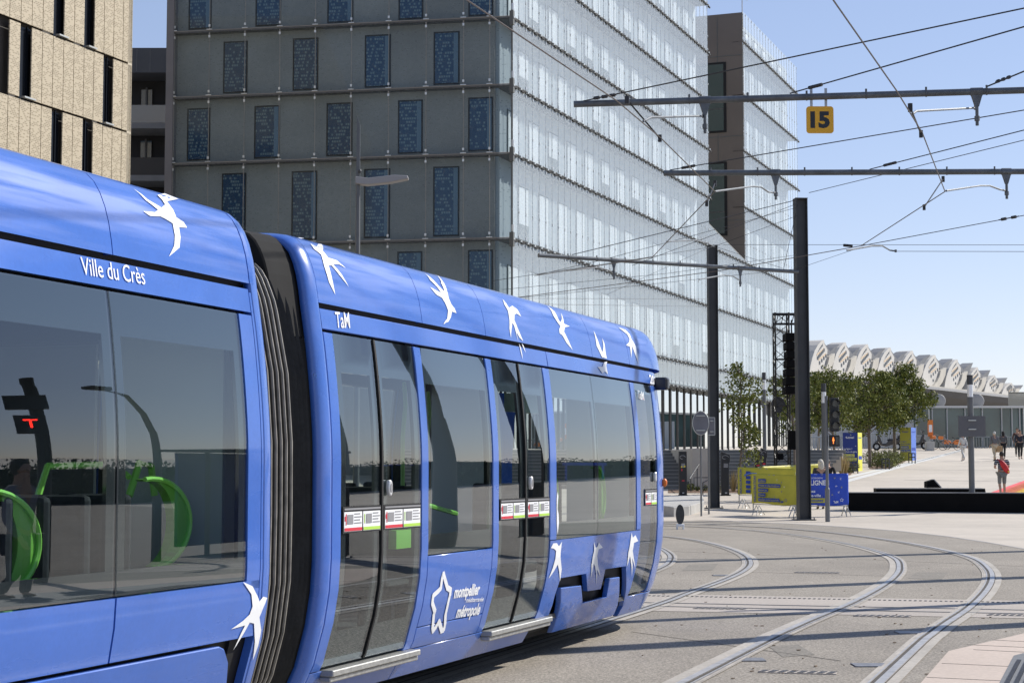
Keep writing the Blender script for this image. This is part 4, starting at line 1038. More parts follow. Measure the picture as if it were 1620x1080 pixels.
for i in range(len(peaks)-1):
    a0, zp = peaks[i]; w_ = peaks[i+1][0]-a0; H = zp-BZ+.1
    def q(x, h): return (x*w_, h*H)
    A_out = [q(-.62, 0), q(-.57, .22), q(-.49, .45), q(-.38, .66), q(-.24, .83), q(-.08, .96), q(.02, 1.0)]
    A_in = [q(.06, .93), q(-.04, .88), q(-.17, .75), q(-.30, .58), q(-.41, .38), q(-.48, .18), q(-.52, 0)]
    def PR(poly, b0, b1, m_, nm, par=None):
        mb = MB(); mb.prism(poly, sp(a0, BZ), SD, UP, SN_, b0, b1); return mb.build(nm, m_, par or st)
    ra = MB()
    sh = PR(A_out+A_in, -1.2, .16, WS, 'shell_rib')
    pan = [q(-.50, 0), q(-.46, .18), q(-.39, .38), q(-.28, .58), q(-.15, .75), q(-.02, .88), q(.06, .93), q(.22, .74), q(.20, .5), q(.06, .25), q(-.12, 0)]
    mb = MB(); mb.prism(pan, sp(a0, BZ), SD, UP, SN_, -1.2, .08)
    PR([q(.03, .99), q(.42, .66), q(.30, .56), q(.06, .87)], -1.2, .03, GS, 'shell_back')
    PR([q(.46, .66), q(.40, .42), q(.27, .2), q(.08, 0), q(-.17, 0), q(.02, .18), q(.14, .36), q(.20, .54)], -1.2, .3, WS2, 'shell_buttress')
    PR([q(.40, .68), q(.62, .84), q(.92, .98), q(.62, .5), q(.45, .3), q(.2, .1), q(.2, .3)], -1.3, -.12, GS, 'valley_roof')
    for rI, (f0, f1, n_) in enumerate(((.60, .86, 6), (.47, .72, 6), (.34, .56, 4), (.22, .3, 2))):
        for k in range(n_):
            t = k/max(1, n_-1); h = f0+(f1-f0)*t; x = -.26+.235*t+.075*rI+rI*.01-(1-t)*.05
            p = sp(a0+x*w_, BZ+h*H, .08); mb.obox(p, SD, SN_, UP, .13, .03, .14 if rI < 3 else .12, 1)
        if rI < 2:
            mb.obox(sp(a0+(-.10+.075*rI)*w_, BZ+(f0+f1)/2*H-.24, .08), (SD*.72*w_/H*1.0+UP*.45).normalized(), SN_, UP, .9, .02, .05, 2)
    mb.build('shell_front', [WS, WN, WN2], st)
def strip(nm, m_, a0, a1, b0, b1, z0, z1, z0b=None, z1b=None):
    mb = MB(); z0b = z0 if z0b is None else z0b; z1b = z1 if z1b is None else z1b
    mb.hexa([sp(a0, z0, b0), sp(a1, z0b, b0), sp(a1, z0b, b1), sp(a0, z0, b1), sp(a0, z1, b0), sp(a1, z1b, b0), sp(a1, z1b, b1), sp(a0, z1, b1)]); return mb.build(nm, m_, st)
strip('roof_deck', WS2, -2, 75, -30, 1.4, 9.45, 9.75)
strip('gutter', mat('gutter_pale', (.35, .35, .35), .5), -2, 75, 1.4, 2.4, 9.3, 9.5)
mb = MB(); prf = [(2.6, 9.42), (2.9, 9.2), (2.5, 8.6), (1.2, 8.0), (-2, 7.6), (-2, 9.3)]; A_ = [sp(-2, z, b) for b, z in prf]; B_ = [sp(80, z, b) for b, z in prf]; k = len(prf)
mb.raw(A_+B_, [tuple(range(k)), tuple(range(k, 2*k))]+[(i, (i+1) % k, k+(i+1) % k, k+i) for i in range(k)]); mb.build('canopy', mat('canopy_grey', (.045, .047, .052), .6, noise=[(.3, .1, 3)]), st)
strip('dark_glass_wall', mat('station_glass', (.03, .045, .05), .08, spec=1), -2, 80, -4, -3, 3.2, 8)
for i in range(0, 46): strip('mullion', mat('mullion_grey', (.25, .27, .28), .5), -1.8+i*2, -1.7+i*2, -3, -2.9, 3.2, 7.9)
# glass pavilion
PY = 131.5
pv_ = empty('glass_pavilion', (34, PY, tz(PY)), 0, 'low greenish glass pavilion with a thin white roof edge in front of the station', 'building')
xa, xb = at(1438, 0, PY).x, at(1607, 0, PY).x; zt_ = at(0, 645, PY).z; zg = tz(PY)
m = MB(); m.box(xa, xb+.05, PY-.05, PY+14, zt_, zt_+.16); m.build('roof_edge', mat('pavilion_white', (.6, .6, .58), .5), pv_)
m = MB(); m.box(xa+.1, xb-.1, PY+.3, PY+13.5, zg-.3, zt_); m.build('glass_wall', mat('pavilion_glass', (.055, .10, .105), .06, spec=1, noise=[(.4, .4, 3)]), pv_)
m = MB()
for x in (1439, 1464, 1487, 1515, 1542, 1572, 1588, 1600, 1606.5):
    X = at(x, 0, PY).x; q_ = MB(); q_.box(X-.035, X+.035, PY+.1, PY+.3, zg-.3, zt_); q_.build('mullion', mat('pavilion_frame', (.45, .46, .46), .5), pv_)
m = MB(); m.hexa([Vector((xb-.1, PY, zg-.3)), Vector((xb+1.9, PY+1.8, zg-.3)), Vector((xb+1.9, PY+2, zg-.3)), Vector((xb-.1, PY+.3, zg-.3)), Vector((xb-.1, PY, zt_)), Vector((xb+1.9, PY+1.8, zt_)), Vector((xb+1.9, PY+2, zt_)), Vector((xb-.1, PY+.3, zt_))]); m.build('side_screen', mat('side_pale', (.42, .43, .43), .5), pv_)
m = MB()
for i in range(28):
    X = at(1583+i*1.6, 0, PY+8).x; m.box(X-.03, X+.03, PY+8, PY+8.06, zt_+.2, zt_+1.5)
m.box(at(1583, 0, PY+8).x, at(1630, 0, PY+8).x, PY+8, PY+8.08, zt_+1.45, zt_+1.55); m.build('roof_trellis', mat('trellis_beige', (.42, .40, .34), .6), pv_)
def dish(x, y, lab):
    m = MB(); p = at(x, y, PY+2); m.ell(p, .55, .12, .55, 16, 8); m.tube([Vector((p.x, p.y+.1, zt_+.16)), p], .05, 6)
    m.build('satellite_dish', mat('dish_grey', (.30, .29, .28), .6), label=lab, cat='satellite dish')
dish(1485, 634, 'round grey satellite dish on the pavilion roof, left of the tall slim post'); dish(1546, 634, 'round grey satellite dish on the pavilion roof, right of the tall slim post')
# ================================================================== MASTS, BEAMS, WIRES
GALV = mat('galvanised_steel', (.13, .14, .15), .5, .5, noise=[(3, .2, 3), (20, .12, 3)])
MASTM = mat('mast_paint', (.055, .058, .062), .5, .2, noise=[(2, .15, 3)])
MASTL = mat('mast_paint_light', (.11, .115, .12), .5, .2, noise=[(2, .15, 3)])
WIREM = mat('wire_dark', (.03, .03, .032), .5, .3); WIREC = mat('wire_copper', (.12, .10, .09), .5, .5)
ORNG = mat('sign_amber', (.78, .40, .02), .5); INK = mat('sign_ink', (.02, .025, .035), .6)
def hmast(p, top, lab, wd=.34, ang=0, group='catenary masts'):
    r = empty('catenary_mast', tuple(p), ang, lab, 'mast', group)
    m = MB(); h = top-p.z; c, s = math.cos(ang), math.sin(ang); ux = Vector((c, s, 0)); uy = Vector((-s, c, 0)); b = Vector(p)
    for e in (-1, 1): m.obox(b+ux*e*(wd/2-.012)+UP*h/2, ux, uy, UP, .012, wd*.5, h/2)
    m.obox(b+UP*h/2, ux, uy, UP, wd/2-.025, .012, h/2)
    m.build('column', MASTM, r)
    m = MB(); m.obox(b+UP*.012, ux, uy, UP, wd*.85, wd*.8, .012)
    for e in (-1, 1):
        for f in (-1, 1): m.tube([b+ux*e*wd*.7+uy*f*wd*.62+UP*.02, b+ux*e*wd*.7+uy*f*wd*.62+UP*.09], .02, 6)
    m.build('base_plate', GALV, r)
    m = MB(); m.obox(b+UP*(h+.01), ux, uy, UP, wd/2+.01, wd/2+.01, .01); m.build('cap', MASTL, r)
    return r
def beam(root, A, B, r_, drops, arms=(), rings=True, name='cross_beam'):
    m = MB(); m.tube([A, B], r_, 12)
    d = (B-A).normalized(); L = (B-A).length
    bm_ = m.build(name, GALV, root)
    cl = MB()
    n = int(L/1.0)
    for i in range(1, n): 
        p = A+d*(i*1.0); cl.tube([p-d*.012, p+d*.012], r_*1.12, 10); cl.tube([p+UP*r_, p+UP*(r_+.05)], .02, 6)
    cl.build('clamp_rings', MASTL, bm_)
    for t in drops:
        p = A+d*t; q = MB()
        q.tube([p-d*.1, p+d*.1], r_*1.2, 10); q.hexa([p-d*.09-UP*r_+Vector((0, -.03, 0)), p+d*.09-UP*r_+Vector((0, -.03, 0)), p+d*.09-UP*r_+Vector((0, .03, 0)), p-d*.09-UP*r_+Vector((0, .03, 0)),
            p-d*.03-UP*(r_+.2)+Vector((0, -.03, 0)), p+d*.03-UP*(r_+.2)+Vector((0, -.03, 0)), p+d*.03-UP*(r_+.2)+Vector((0, .03, 0)), p-d*.03-UP*(r_+.2)+Vector((0, .03, 0))])
        q.tube([p-UP*(r_+.18), p-UP*(r_+.52)], .028, 8); q.tube([p-UP*(r_+.36), p-UP*(r_+.44)], .045, 8)
        q.build('drop_bracket', GALV, root)
def px3(L): return [at(x, y, Y) for x, y, Y in L]
# masts in view
mA = hmast(ground(1272, 822), at(1270, 315, 55.3).z, 'nearer dark steel H-section mast standing behind the blue banner barrier', .38, .1)
pB = Vector((at(1130, 803, 61).x, 61, tz(61)))
mB = hmast(pB, at(1130, 389, 61).z, 'second dark steel mast, left of the thin tree and behind the round road sign', .33, .1)
# masts just outside the frame on the right that carry the near beams
m1 = hmast(V2(12.4, 28.9), 9.7, 'dark steel mast right of view carrying the beam with the amber sign', .34)
m2 = hmast(V2(13.4, 36.4), 9.7, 'dark steel mast right of view carrying the plain middle beam', .34)
m0 = hmast(V2(9.0, 20.4), 9.7, 'dark steel mast right of view nearest the pavement corner', .34)
b1a, b1b = at(908, 165, 29.9), Vector((12.4, 28.9, at(1620, 143, 28.9).z+.1))
b1b = at(1620, 143, 28.9)+(at(1620, 143, 28.9)-b1a).normalized()*3.4
L1 = (b1b-b1a).length
def tx(A, B, x):     # distance along A-B that shows at photograph column x
    lo, hi = 0, (B-A).length; d = (B-A).normalized()
    for _ in range(40):
        m = (lo+hi)/2; p = A+d*m; X = 810+F*p.x/(p.y*math.cos(PITCH)+(p.z-CAMZ)*math.sin(PITCH))
        if X < x: lo = m
        else: hi = m
    return lo
beam(m1, b1a, b1b, .058, [tx(b1a, b1b, 1115), tx(b1a, b1b, 1545)])
b2a, b2b = at(1050, 274, 36.9), at(1620, 271.5, 36.5); b2b = b2b+(b2b-b2a).normalized()*2.6
beam(m2, b2a, b2b, .062, [tx(b2a, b2b, 1227), tx(b2a, b2b, 1592)])
b0a = Vector((-1.5, 21.4, 7.95)); beam(m0, b0a, Vector((9.0, 20.4, 7.95)), .06, [])
b3a, b3b = at(852, 404, 50.5), at(1262, 430, 55.1); beam(mA, b3a, b3b, .06, [tx(b3a, b3b, 971), tx(b3a, b3b, 1171)])
# amber stop sign hanging from the first beam
q = at(1297, 190, 29.35); r = empty('hanging_number_sign', tuple(q), 0, 'amber square sign with black number 15 hanging from the upper beam', 'sign')
m = MB(); h = .232; R_ = .05; poly = []
for cx_, cy_, a0 in ((h-R_, h-R_, 0), (-h+R_, h-R_, 90), (-h+R_, -h+R_, 180), (h-R_, -h+R_, 270)):
    for k in range(5): t = R(a0+k*22.5); poly.append((cx_+R_*math.cos(t), cy_+R_*math.sin(t)))
m.prism(poly, q, (1, 0, 0), UP, (0, -1, 0), 0, .02); m.build('plate', ORNG, r)
m = MB(); text_mb(m, '15', q+Vector((-.165, -.023, -.125)), (1, 0, 0), UP, .25, .33, .05); m.build('number', INK, r, recalc=False)
for x in (1284, 1307):
    p = at(x, 170, 29.35); m = MB(); m.obox(Vector((p.x, 29.37, (p.z+at(x, 145, 29.4).z)/2)), (1, 0, 0), (0, 1, 0), UP, .022, .006, (at(x, 145, 29.4).z-p.z)/2+.05); m.build('strap', mat('strap_galv', (.4, .42, .44), .4, .6), r)
nw = [0]
def wire(pts, r_, lab, m_=WIREM, sag=0, name='overhead_wire', cat='wire', raw=False, group='overhead wires'):
    P = pts if raw else px3(pts)
    if sag and len(P) == 2:
        A, B = P; P = [A.lerp(B, t/10)-UP*sag*4*(t/10)*(1-t/10) for t in range(11)]
    m = MB(); m.tube(P, r_, 5); return m.build(name, m_, label=lab, cat=cat, group=group)
def center(P, zz=6.2): 
    C = catmull(P, 6); O = offs(C, .717); return [Vector((p.x, p.y, zz)) for p in O]
# contact wires over both tracks: straight pulls between the registration points
cwL = [Vector((-6.5, -2, 6.2)), at(738, 0, 16.9), at(975, 159, 22.3), at(1046, 219, 24.6), at(1131, 303, 29.0), at(1032, 407, 37.8), at(846, 436, 44)]
cwR = [Vector((-.2, 0, 6.2)), at(1318, 0, 16.9), at(1418, 143, 20.9), at(1459, 210, 23.8), at(1495, 303, 28.7), at(1362, 389, 35.6), at(1140, 428, 41), at(815, 471, 47)]
wire(cwL, .009, 'contact wire running down across the bright glass facade over the tram track', WIREC, raw=True)
wire(cwR, .009, 'contact wire from the top edge turning left over the right track', WIREC, raw=True)
wires = [
 ([(918, 161, 29.9), (1640, 9, 24)], .012, 'thick stay cable rising to the right from the left tip of the upper beam'),
 ([(1250, 148, 29.3), (1640, 37, 24)], .012, 'thick stay cable rising right from above the amber sign'),
 ([(1060, 269, 36.9), (1640, 171, 33)], .011, 'stay cable rising to the right from the left tip of the middle beam'),
 ([(1376, 268, 36.6), (1640, 201, 33)], .011, 'stay cable rising to the right from halfway along the middle beam'),
 ([(1562, 137, 28.9), (1640, 105, 27)], .014, 'short insulated stay at the right end of the upper beam'),
 ([(905, 403, 50.9), (1262, 316, 55)], .012, 'stay from the lower beam up to the top of the nearer mast'),
 ([(1280, 305, 55), (1640, 217, 40)], .010, 'stay from the nearer mast top rising away to the right edge'),
 ([(1000, 420, 52), (1262, 322, 55.1)], .008, 'thin brace from the lower beam to the nearer mast, lower of the pair'),
 ([(845, 436, 50.5), (950, 412, 52), (1262, 328, 55)], .007, 'thin span wire crossing the facade up to the nearer mast'),
 ([(1262, 323, 55.2), (1240, 424, 55)], .008, 'short steep brace wire just left of the nearer mast'),
 ([(1144, 387, 61), (1640, 387.5, 58)], .008, 'upper level wire running straight right from the second mast'),
 ([(1412, 397.5, 40), (1640, 398, 40)], .006, 'lower level wire running right from the curved arm'),
 ([(1362, 389, 35.6), (1640, 337, 33)], .008, 'span wire with two ring insulators rising right below the middle beam'),
 ([(780, 444, 48), (1000, 411, 50), (1130, 390, 56), (1262, 341, 55)], .007, 'thin span wire passing the curved arm by the second mast'),
 ([(795, 458, 46), (1060, 432, 50), (1262, 403, 55)], .006, 'thin span wire low on the facade below the lower beam'),
 ([(640, 485, 44), (845, 469, 46), (1262, 425, 55), (1362, 391, 50)], .006, 'lowest long span wire passing behind the tram roof'),
 ([(830, 472, 40), (1124, 473, 61)], .005, 'level thin wire just above the tram roof, upper one'),
 ([(845, 481, 40), (1124, 485, 61)], .005, 'level thin wire just above the tram roof, lower one'),
 ([(1240, 425, 55), (1131, 390, 60.5)], .006, 'short wire from the lower beam end to the second mast top'),
 ([(1130, 388, 60.5), (960, 466, 50)], .006, 'thin wire falling left from the second mast top'),
]
for P, r_, lab in wires: wire(P, r_, lab)
# registration arms
def arm(L, lab, r_=.018):
    m = MB(); m.tube(px3(L), r_, 6); p = px3(L)[0]; m.tube([p-UP*.03, p+UP*.03], .03, 6); m.build('registration_arm', GALV, label=lab, cat='contact wire arm', group='registration arms')
arm([(1113, 184, 29.7), (1100, 184, 29), (1030, 186, 25.5), (1018, 192, 24.2)], 'straight arm under the left bracket of the upper beam')
arm([(1543, 171, 29), (1450, 176, 25.5), (1443, 181, 23.5)], 'straight arm under the right bracket of the upper beam')
arm([(1227, 305, 36.8), (1216, 304, 36), (1204, 296, 35), (1190, 295, 33), (1131, 303, 29)], 'bent arm under the left bracket of the middle beam')
arm([(1592, 302, 36.6), (1582, 300, 36), (1566, 294, 35), (1550, 294, 34), (1497, 302, 28.7)], 'bent arm under the right bracket of the middle beam')
arm([(1417, 397, 40), (1408, 396, 40), (1396, 389, 39), (1380, 389, 38), (1340, 396, 35.8)], 'bent arm hanging alone in the sky right of the nearer mast')
arm([(1130, 390, 60), (1118, 384, 55), (1100, 380, 50), (1055, 382, 38)], 'bent arm beside the top of the second mast')
arm([(969, 430, 51.8), (958, 426, 50), (945, 423, 49), (897, 428, 44)], 'bent arm under the left bracket of the lower beam')
arm([(1171, 444, 54), (1160, 437, 53), (1145, 435, 50), (1106, 442, 42)], 'bent arm under the right bracket of the lower beam')
def insul(L, lab, k=3):
    P = px3(L); m = MB()
    for i in range(k):
        c = P[0].lerp(P[1], (i+.5)/k); d = (P[1]-P[0]).normalized(); m.tube([c-d*.05, c+d*.05], .03, 8)
    m.tube(P, .012, 5); m.build('insulator', WIREM, label=lab, cat='insulator', group='cable insulators')
insul([(938, 156, 29.8), (975, 150, 29.6)], 'insulator in the stay at the left tip of the upper beam')
insul([(1280, 139, 29.2), (1300, 134, 29)], 'insulator in the stay above the amber sign')
insul([(1575, 130, 28.9), (1600, 121, 28)], 'insulator in the short stay at the right end of the upper beam')
insul([(1078, 266, 36.8), (1100, 262, 36.5)], 'insulator in the stay at the left tip of the middle beam')
insul([(1398, 262, 36.5), (1418, 257, 36.2)], 'insulator in the stay halfway along the middle beam')
insul([(1580, 348, 33.6), (1612, 342, 33.3)], 'pair of dark ring insulators on the span wire at the right edge', 2)
insul([(1335, 388, 35.7), (1348, 389, 35.6)], 'dark clamp where the contact wire turns left', 2)
# droppers
for k_, (a, b, lb) in enumerate((((992, 158, 24), (1044, 219, 24.6), 'slanting dropper below the upper beam, left one'), ((1440, 170, 22.5), (1457, 212, 23.8), 'slanting dropper below the upper beam, right one'), ((1131, 290, 33), (1118, 322, 30.5), 'short slanting dropper below the middle beam, left one'), ((1492, 283, 33), (1462, 328, 31), 'short slanting dropper below the middle beam, right one'))):
    m = MB(); P = px3([a, b]); m.tube(P, .012, 5); m.tube([P[0]-UP*.06, P[0]+UP*.05], .035, 6); m.tube([P[1]-UP*.05, P[1]+UP*.05], .03, 6); m.build('dropper', WIREM, label=lb, cat='dropper', group='droppers')
# pole lamp behind the tram
YL = 45.
b = Vector((at(563.5, 740, YL).x, YL, 0)); lp = empty('street_lamp', tuple(b), 0, 'tall grey street lamp with a flat horizontal head rising behind the tram roof', 'street lamp')
m = MB(); zt_ = at(563, 290, YL).z; m.tube([b, b+UP*zt_], [.085, .058], 12); m.build('pole', MATS['mast_paint_light'], lp)
m = MB(); z2_ = at(563, 183, YL).z; m.prism([(-.05, 0), (.05, 0), (.045, z2_-zt_-.25), (-.04, z2_-zt_)], b+UP*zt_, (1, 0, 0), UP, (0, 1, 0), -.03, .03); m.build('finial', MATS['mast_paint_light'], lp)
m = MB(); y_ = at(0, 284, YL).z; xe = at(648, 0, YL).x
LM = mat('lamp_head_grey', (.28, .27, .27), .5)
m.prism([(-.06, -.13), (.25, -.16), (.85, -.10), (xe-b.x, .0), (xe-b.x-.02, .08), (.95, .10), (.25, .02), (-.06, .06)], Vector((b.x, YL, y_)), (1, 0, 0), UP, (0, 1, 0), -.16, .16); m.build('lamp_head', LM, lp, bevel=.015)
m = MB(); m.ell(Vector((b.x+.05, YL-.1, zt_+.3)), .05, .05, .06); m.build('sensor', MASTM, lp)
# ================================================================== SIGNALS, POSTS, BARRIERS, KIOSKS
YEL = mat('banner_yellow', (.50, .465, .05), .6, noise=[(2.5, .10, 3)]); BNB = mat('banner_blue', (.018, .07, .50), .55, noise=[(2.5, .12, 3)]); NAVY = mat('totem_navy', (.012, .035, .22), .5)
LYEL = mat('totem_yellow', (.70, .68, .08), .5); LBLU = mat('totem_light_blue', (.10, .20, .62), .5)
STAND = mat('barrier_steel', (.35, .36, .36), .4, .6)
PALE = mat('kerb_stone', (.42, .41, .39), .8, noise=[(4, .1, 3)])
POSTM = mat('slim_post_grey', (.13, .135, .14), .5, .2, noise=[(3, .1, 3)])
def small_birds(mb, o, ux, L, s=.07):
    for (x, y, a) in L:
        c = Vector(o)+Vector(ux)*x+UP*y; ca, sa = math.cos(a), math.sin(a)
        for (p, q_, r_) in (((0, 1), (.12, 0), (-.12, 0)), ((1, .2), (0, .15), (0, -.1)), ((-.9, .35), (0, .15), (0, -.1)), ((-.3, -1), (.1, 0), (-.1, 0)), ((.25, -1), (.1, 0), (-.1, 0))):
            T = [c+Vector(ux)*(s*(u*ca-v*sa))+UP*(s*(u*sa+v*ca)) for u, v in (p, q_, r_)]; mb.tri(*T)
def barrier(pA, pB, ztop, zbot, mcol, lab, kind):
    """crowd-control barrier wrapped in a printed banner; pA, pB: foot points"""
    A = Vector(pA); B = Vector(pB); d = (B-A); L = d.length; d.normalize(); n = Vector((d.y, -d.x, 0))
    if n.y > 0: n = -n
    r = empty('crowd_barrier', tuple(A), 0, lab, 'barrier', 'crowd barriers with printed banners')
    m = MB()
    c0 = .1
    m.tube([A+UP*.15, A+UP*(ztop-c0), A+d*c0+UP*ztop, B-d*c0+UP*ztop, B+UP*(ztop-c0), B+UP*.15], .02, 8); m.tube([A+UP*(zbot-.02), B+UP*(zbot-.02)], .015, 6)
    nb = 12
    for i in range(1, nb): m.tube([A+d*L*i/nb+UP*(zbot+.02), A+d*L*i/nb+UP*ztop], .008, 5)
    m.build('frame', STAND, r)
    for e in (A+d*.12, B-d*.12):
        q = MB()
        for s_ in (-1, 1): q.tube([e+UP*.32, e+n*s_*.28+UP*.0], .016, 6); q.tube([e+d*.1+UP*.32, e+d*.1+n*s_*.28+d*.06], .014, 6)
        q.tube([e-n*.3+UP*.012, e-n*.22+UP*.012], .02, 6); q.build('foot', STAND, r)
    # cloth with soft folds
    nx, nz = 26, 12; V = []
    for i in range(nx+1):
        for j in range(nz+1):
            u = i/nx; v = j/nz; sag = .05*math.sin(v*9+u*5)*math.sin(u*math.pi)*(1-v*.4)+.012*math.sin(u*60)
            zb2 = zbot+.02*math.sin(u*7)
            V.append(A+d*(u*(L+.06)-.03)+UP*(zb2+(ztop+.03-zb2)*v)+n*(.035+.03*sag/.05))
    m = MB(); m.raw(V, [(i*(nz+1)+j, (i+1)*(nz+1)+j, (i+1)*(nz+1)+j+1, i*(nz+1)+j+1) for i in range(nx) for j in range(nz)], 0, True)
    bn = m.build('banner', mcol, r); sd = bn.modifiers.new('s', 'SOLIDIFY'); sd.thickness = .006
    o = A+n*.085; H = ztop-zbot; ink = MB(); wh = MB(); ye = MB()
    return r, bn, o, d, n, H, L, zbot
Yb = 57.1
def footp(x, Y=Yb): p = at(x, 740, Y); return Vector((p.x, Y, tz(Y)))
# front yellow
r_, bn, o, d, n, H, L, zb = barrier(footp(1191, 57.6), footp(1259, 56.6), 1.33, .38, YEL, 'yellow banner barrier, frontmost, printed with a vertical word and five blue lines', 0)
INKB = mat('banner_ink', (.012, .05, .34), .6)
m = MB(); text_mb(m, 'INAUGURATION', o+d*.16+UP*(zb+.06), UP, -d, .085, .84, .02); m.build('vertical_word', INKB, bn, recalc=False)
for k, (t, w_) in enumerate((('Ludique', .24), ('Visites et déambulations', .78), ('Street art', .32), ('Danse', .22), ('Ateliers toute la journée', .74))):
    z = zb+H-.22-k*.155-(.0)
    m = MB(); m.obox(o+d*(.27+w_/2)+UP*(z+.03), d, n, UP, w_/2+.02, .002, .055); bar = m.build('blue_line', INKB, bn)
    m = MB(); text_mb(m, t, o+d*.28+UP*(z+.005)+n*.006, d, UP, .055, w_-.02, .01); m.build('line_text', YEL, bar, recalc=False)
m = MB(); small_birds(m, o+UP*zb, d, [(1.12, .72, .4), (1.12, .42, 2.5), (1.02, .60, 1.2)], .045); m.build('blue_birds', INKB, bn, recalc=False)
m = MB(); small_birds(m, o+UP*zb, d, [(.95, .80, .4), (1.22, .58, 2.0)], .045); m.build('pale_birds', mat('banner_pale', (.75, .75, .6), .6), bn, recalc=False)
m = MB(); text_mb(m, 'TaM', o+d*1.02+UP*(zb+.06), d, UP, .07, .16, .03); m.build('operator_word', INKB, bn, recalc=False)
m = MB(); 
for k in range(5):
    a0, a1 = math.pi/2+k*2*math.pi/5, math.pi/2+(k+1)*2*math.pi/5; am = (a0+a1)/2; c = o+d*1.27+UP*(zb+.15)
    f = lambda a, rr: c+d*rr*math.cos(a)+UP*rr*math.sin(a)
    m.quad(f(a0, .065), f(am, .035), f(am, .024), f(a0, .05)); m.quad(f(am, .035), f(a1, .065), f(a1, .05), f(am, .024))
m.build('star_emblem', INKB, bn, recalc=False)
# rear yellow
r_, bn, o, d, n, H, L, zb = barrier(footp(1169, 61), footp(1258, 59.6), 1.40, .48, YEL, 'yellow banner barrier half hidden behind the frontmost yellow one', 0)
m = MB(); text_mb(m, 'INAUGURATION', o+d*.16+UP*(zb+.04), UP, -d, .085, .84, .02); m.build('vertical_word', INKB, bn, recalc=False)
for k in range(5):
    z = zb+.12+k*.16; m = MB(); m.obox(o+d*.42+UP*z, d, n, UP, .09, .002, .055); m.build('blue_line', INKB, bn)
# blue one
r_, bn, o, d, n, H, L, zb = barrier(footp(1260, 56.8), footp(1340, 57.0), 1.36, .36, BNB, 'blue banner barrier right of the nearer mast, lettered in white', 0)
m = MB(); text_mb(m, 'LIGNE 1', o+d*.44+UP*(zb+.66), d, UP, .15, .62, .03); m.build('line_word', WHITE, bn, recalc=False)
m = MB(); text_mb(m, 'EXTENSION', o+d*.44+UP*(zb+.86), d, UP, .05, .40, .01); m.build('small_word', WHITE, bn, recalc=False)
m = MB(); text_mb(m, 'gnez', o+d*.36+UP*(zb+.42), d, UP, .085, .24, .02); m.build('text_line', WHITE, bn, recalc=False)
m = MB(); text_mb(m, 'tre-ville', o+d*.36+UP*(zb+.28), d, UP, .085, .42, .02); m.build('text_line', WHITE, bn, recalc=False)
m = MB(); m.obox(o+d*.62+UP*(zb+.16), d, n, UP, .29, .002, .075); yb_ = m.build('yellow_bar', YEL, bn)
m = MB(); text_mb(m, 'minutes', o+d*.40+n*.006+UP*(zb+.125), d, UP, .085, .46, .02); m.build('bar_text', INKB, yb_, recalc=False)
m = MB(); small_birds(m, o+UP*zb, d, [(1.45, .86, .4), (1.30, .62, 1.5), (1.38, .42, 2.5), (.34, .86, .8)], .055); m.build('white_birds', WHITE, bn, recalc=False)
m = MB(); small_birds(m, o+UP*zb, d, [(1.25, .88, 2.0), (1.48, .58, .2), (1.16, .34, 1.2)], .05); m.build('yellow_birds', YEL, bn, recalc=False)
m = MB(); text_mb(m, 'TaM', o+d*1.2+UP*(zb+.07), d, UP, .07, .16, .03); m.build('operator_word', WHITE, bn, recalc=False)
m = MB()
for k in range(5):
    a0, a1 = math.pi/2+k*2*math.pi/5, math.pi/2+(k+1)*2*math.pi/5; am = (a0+a1)/2; c = o+d*1.48+UP*(zb+.17)
    m.quad(f(a0, .07), f(am, .038), f(am, .024), f(a0, .052)); m.quad(f(am, .038), f(a1, .07), f(a1, .052), f(am, .024))
m.build('star_emblem', WHITE, bn, recalc=False)
# others behind
barrier(footp(1205, 64), footp(1300, 66.5), 1.30, .4, YEL, 'yellow-green banner barrier furthest back, seen only as a strip above the others', 0)
# blue cloth draped on the rear barrier
m = MB(); A = at(1178, 751, 60.7); B = at(1216, 748, 60.3); V = []
for i in range(9):
    for j in range(3): V.append(A.lerp(B, i/8)+UP*(.05*math.sin(i*.9)*.6+.02+i*.006-.05*j)+Vector((0, .12*j, 0)))
m.raw(V, [(i*3+j, (i+1)*3+j, (i+1)*3+j+1, i*3+j+1) for i in range(8) for j in range(2)]); ob = m.build('folded_cloth', mat('cloth_light_blue', (.14, .26, .75), .7), label='light blue cloth lying over the top rail of the rear yellow barrier', cat='cloth'); ob.modifiers.new('s', 'SOLIDIFY').thickness = .02

# slim posts with a silver band
def slim_post(x, ytop, Y, w_, lab, band_=True):
    p = at(x, 740, Y); b = Vector((p.x, Y, tz(Y))); zt_ = at(x, ytop, Y).z; r = empty('slim_light_post', tuple(b), 0, lab, 'lighting post', 'slim posts with a silver band')
    m = MB(); m.tube([b, Vector((b.x, Y, zt_-.75))], w_/2, 14); m.build('shaft', POSTM, r)
    m = MB(); m.tube([Vector((b.x, Y, zt_-.75)), Vector((b.x, Y, zt_-.33))], w_/2*.96, 14); m.build('silver_band', mat('silver_band', (.75, .76, .78), .3, .4), r)
    m = MB(); m.tube([Vector((b.x, Y, zt_-.33)), Vector((b.x, Y, zt_))], w_/2*1.03, 14); m.build('cap', MASTM, r); return r, b
slim_post(1537, 593, 59.3, .20, 'slim grey post standing before the long black platform, with a sign board')
slim_post(1304.5, 606, 66, .19, 'slim grey post directly left of the traffic light')
slim_post(1210, 589, 76, .17, 'slim grey post between the thin tree and the truss tower')
slim_post(1353, 600, 100, .17, 'slim dark post rising behind the tree crowns')
m = MB(); c = at(1537.5, 674, 59.15); m.obox(c, (1, 0, 0), (0, 1, 0), UP, .46, .02, .35); sb = m.build('sign_back', mat('sign_back_grey', (.10, .10, .11), .5), label='grey rear of a rectangular road sign clamped to the slim post', cat='road sign')
m = MB()
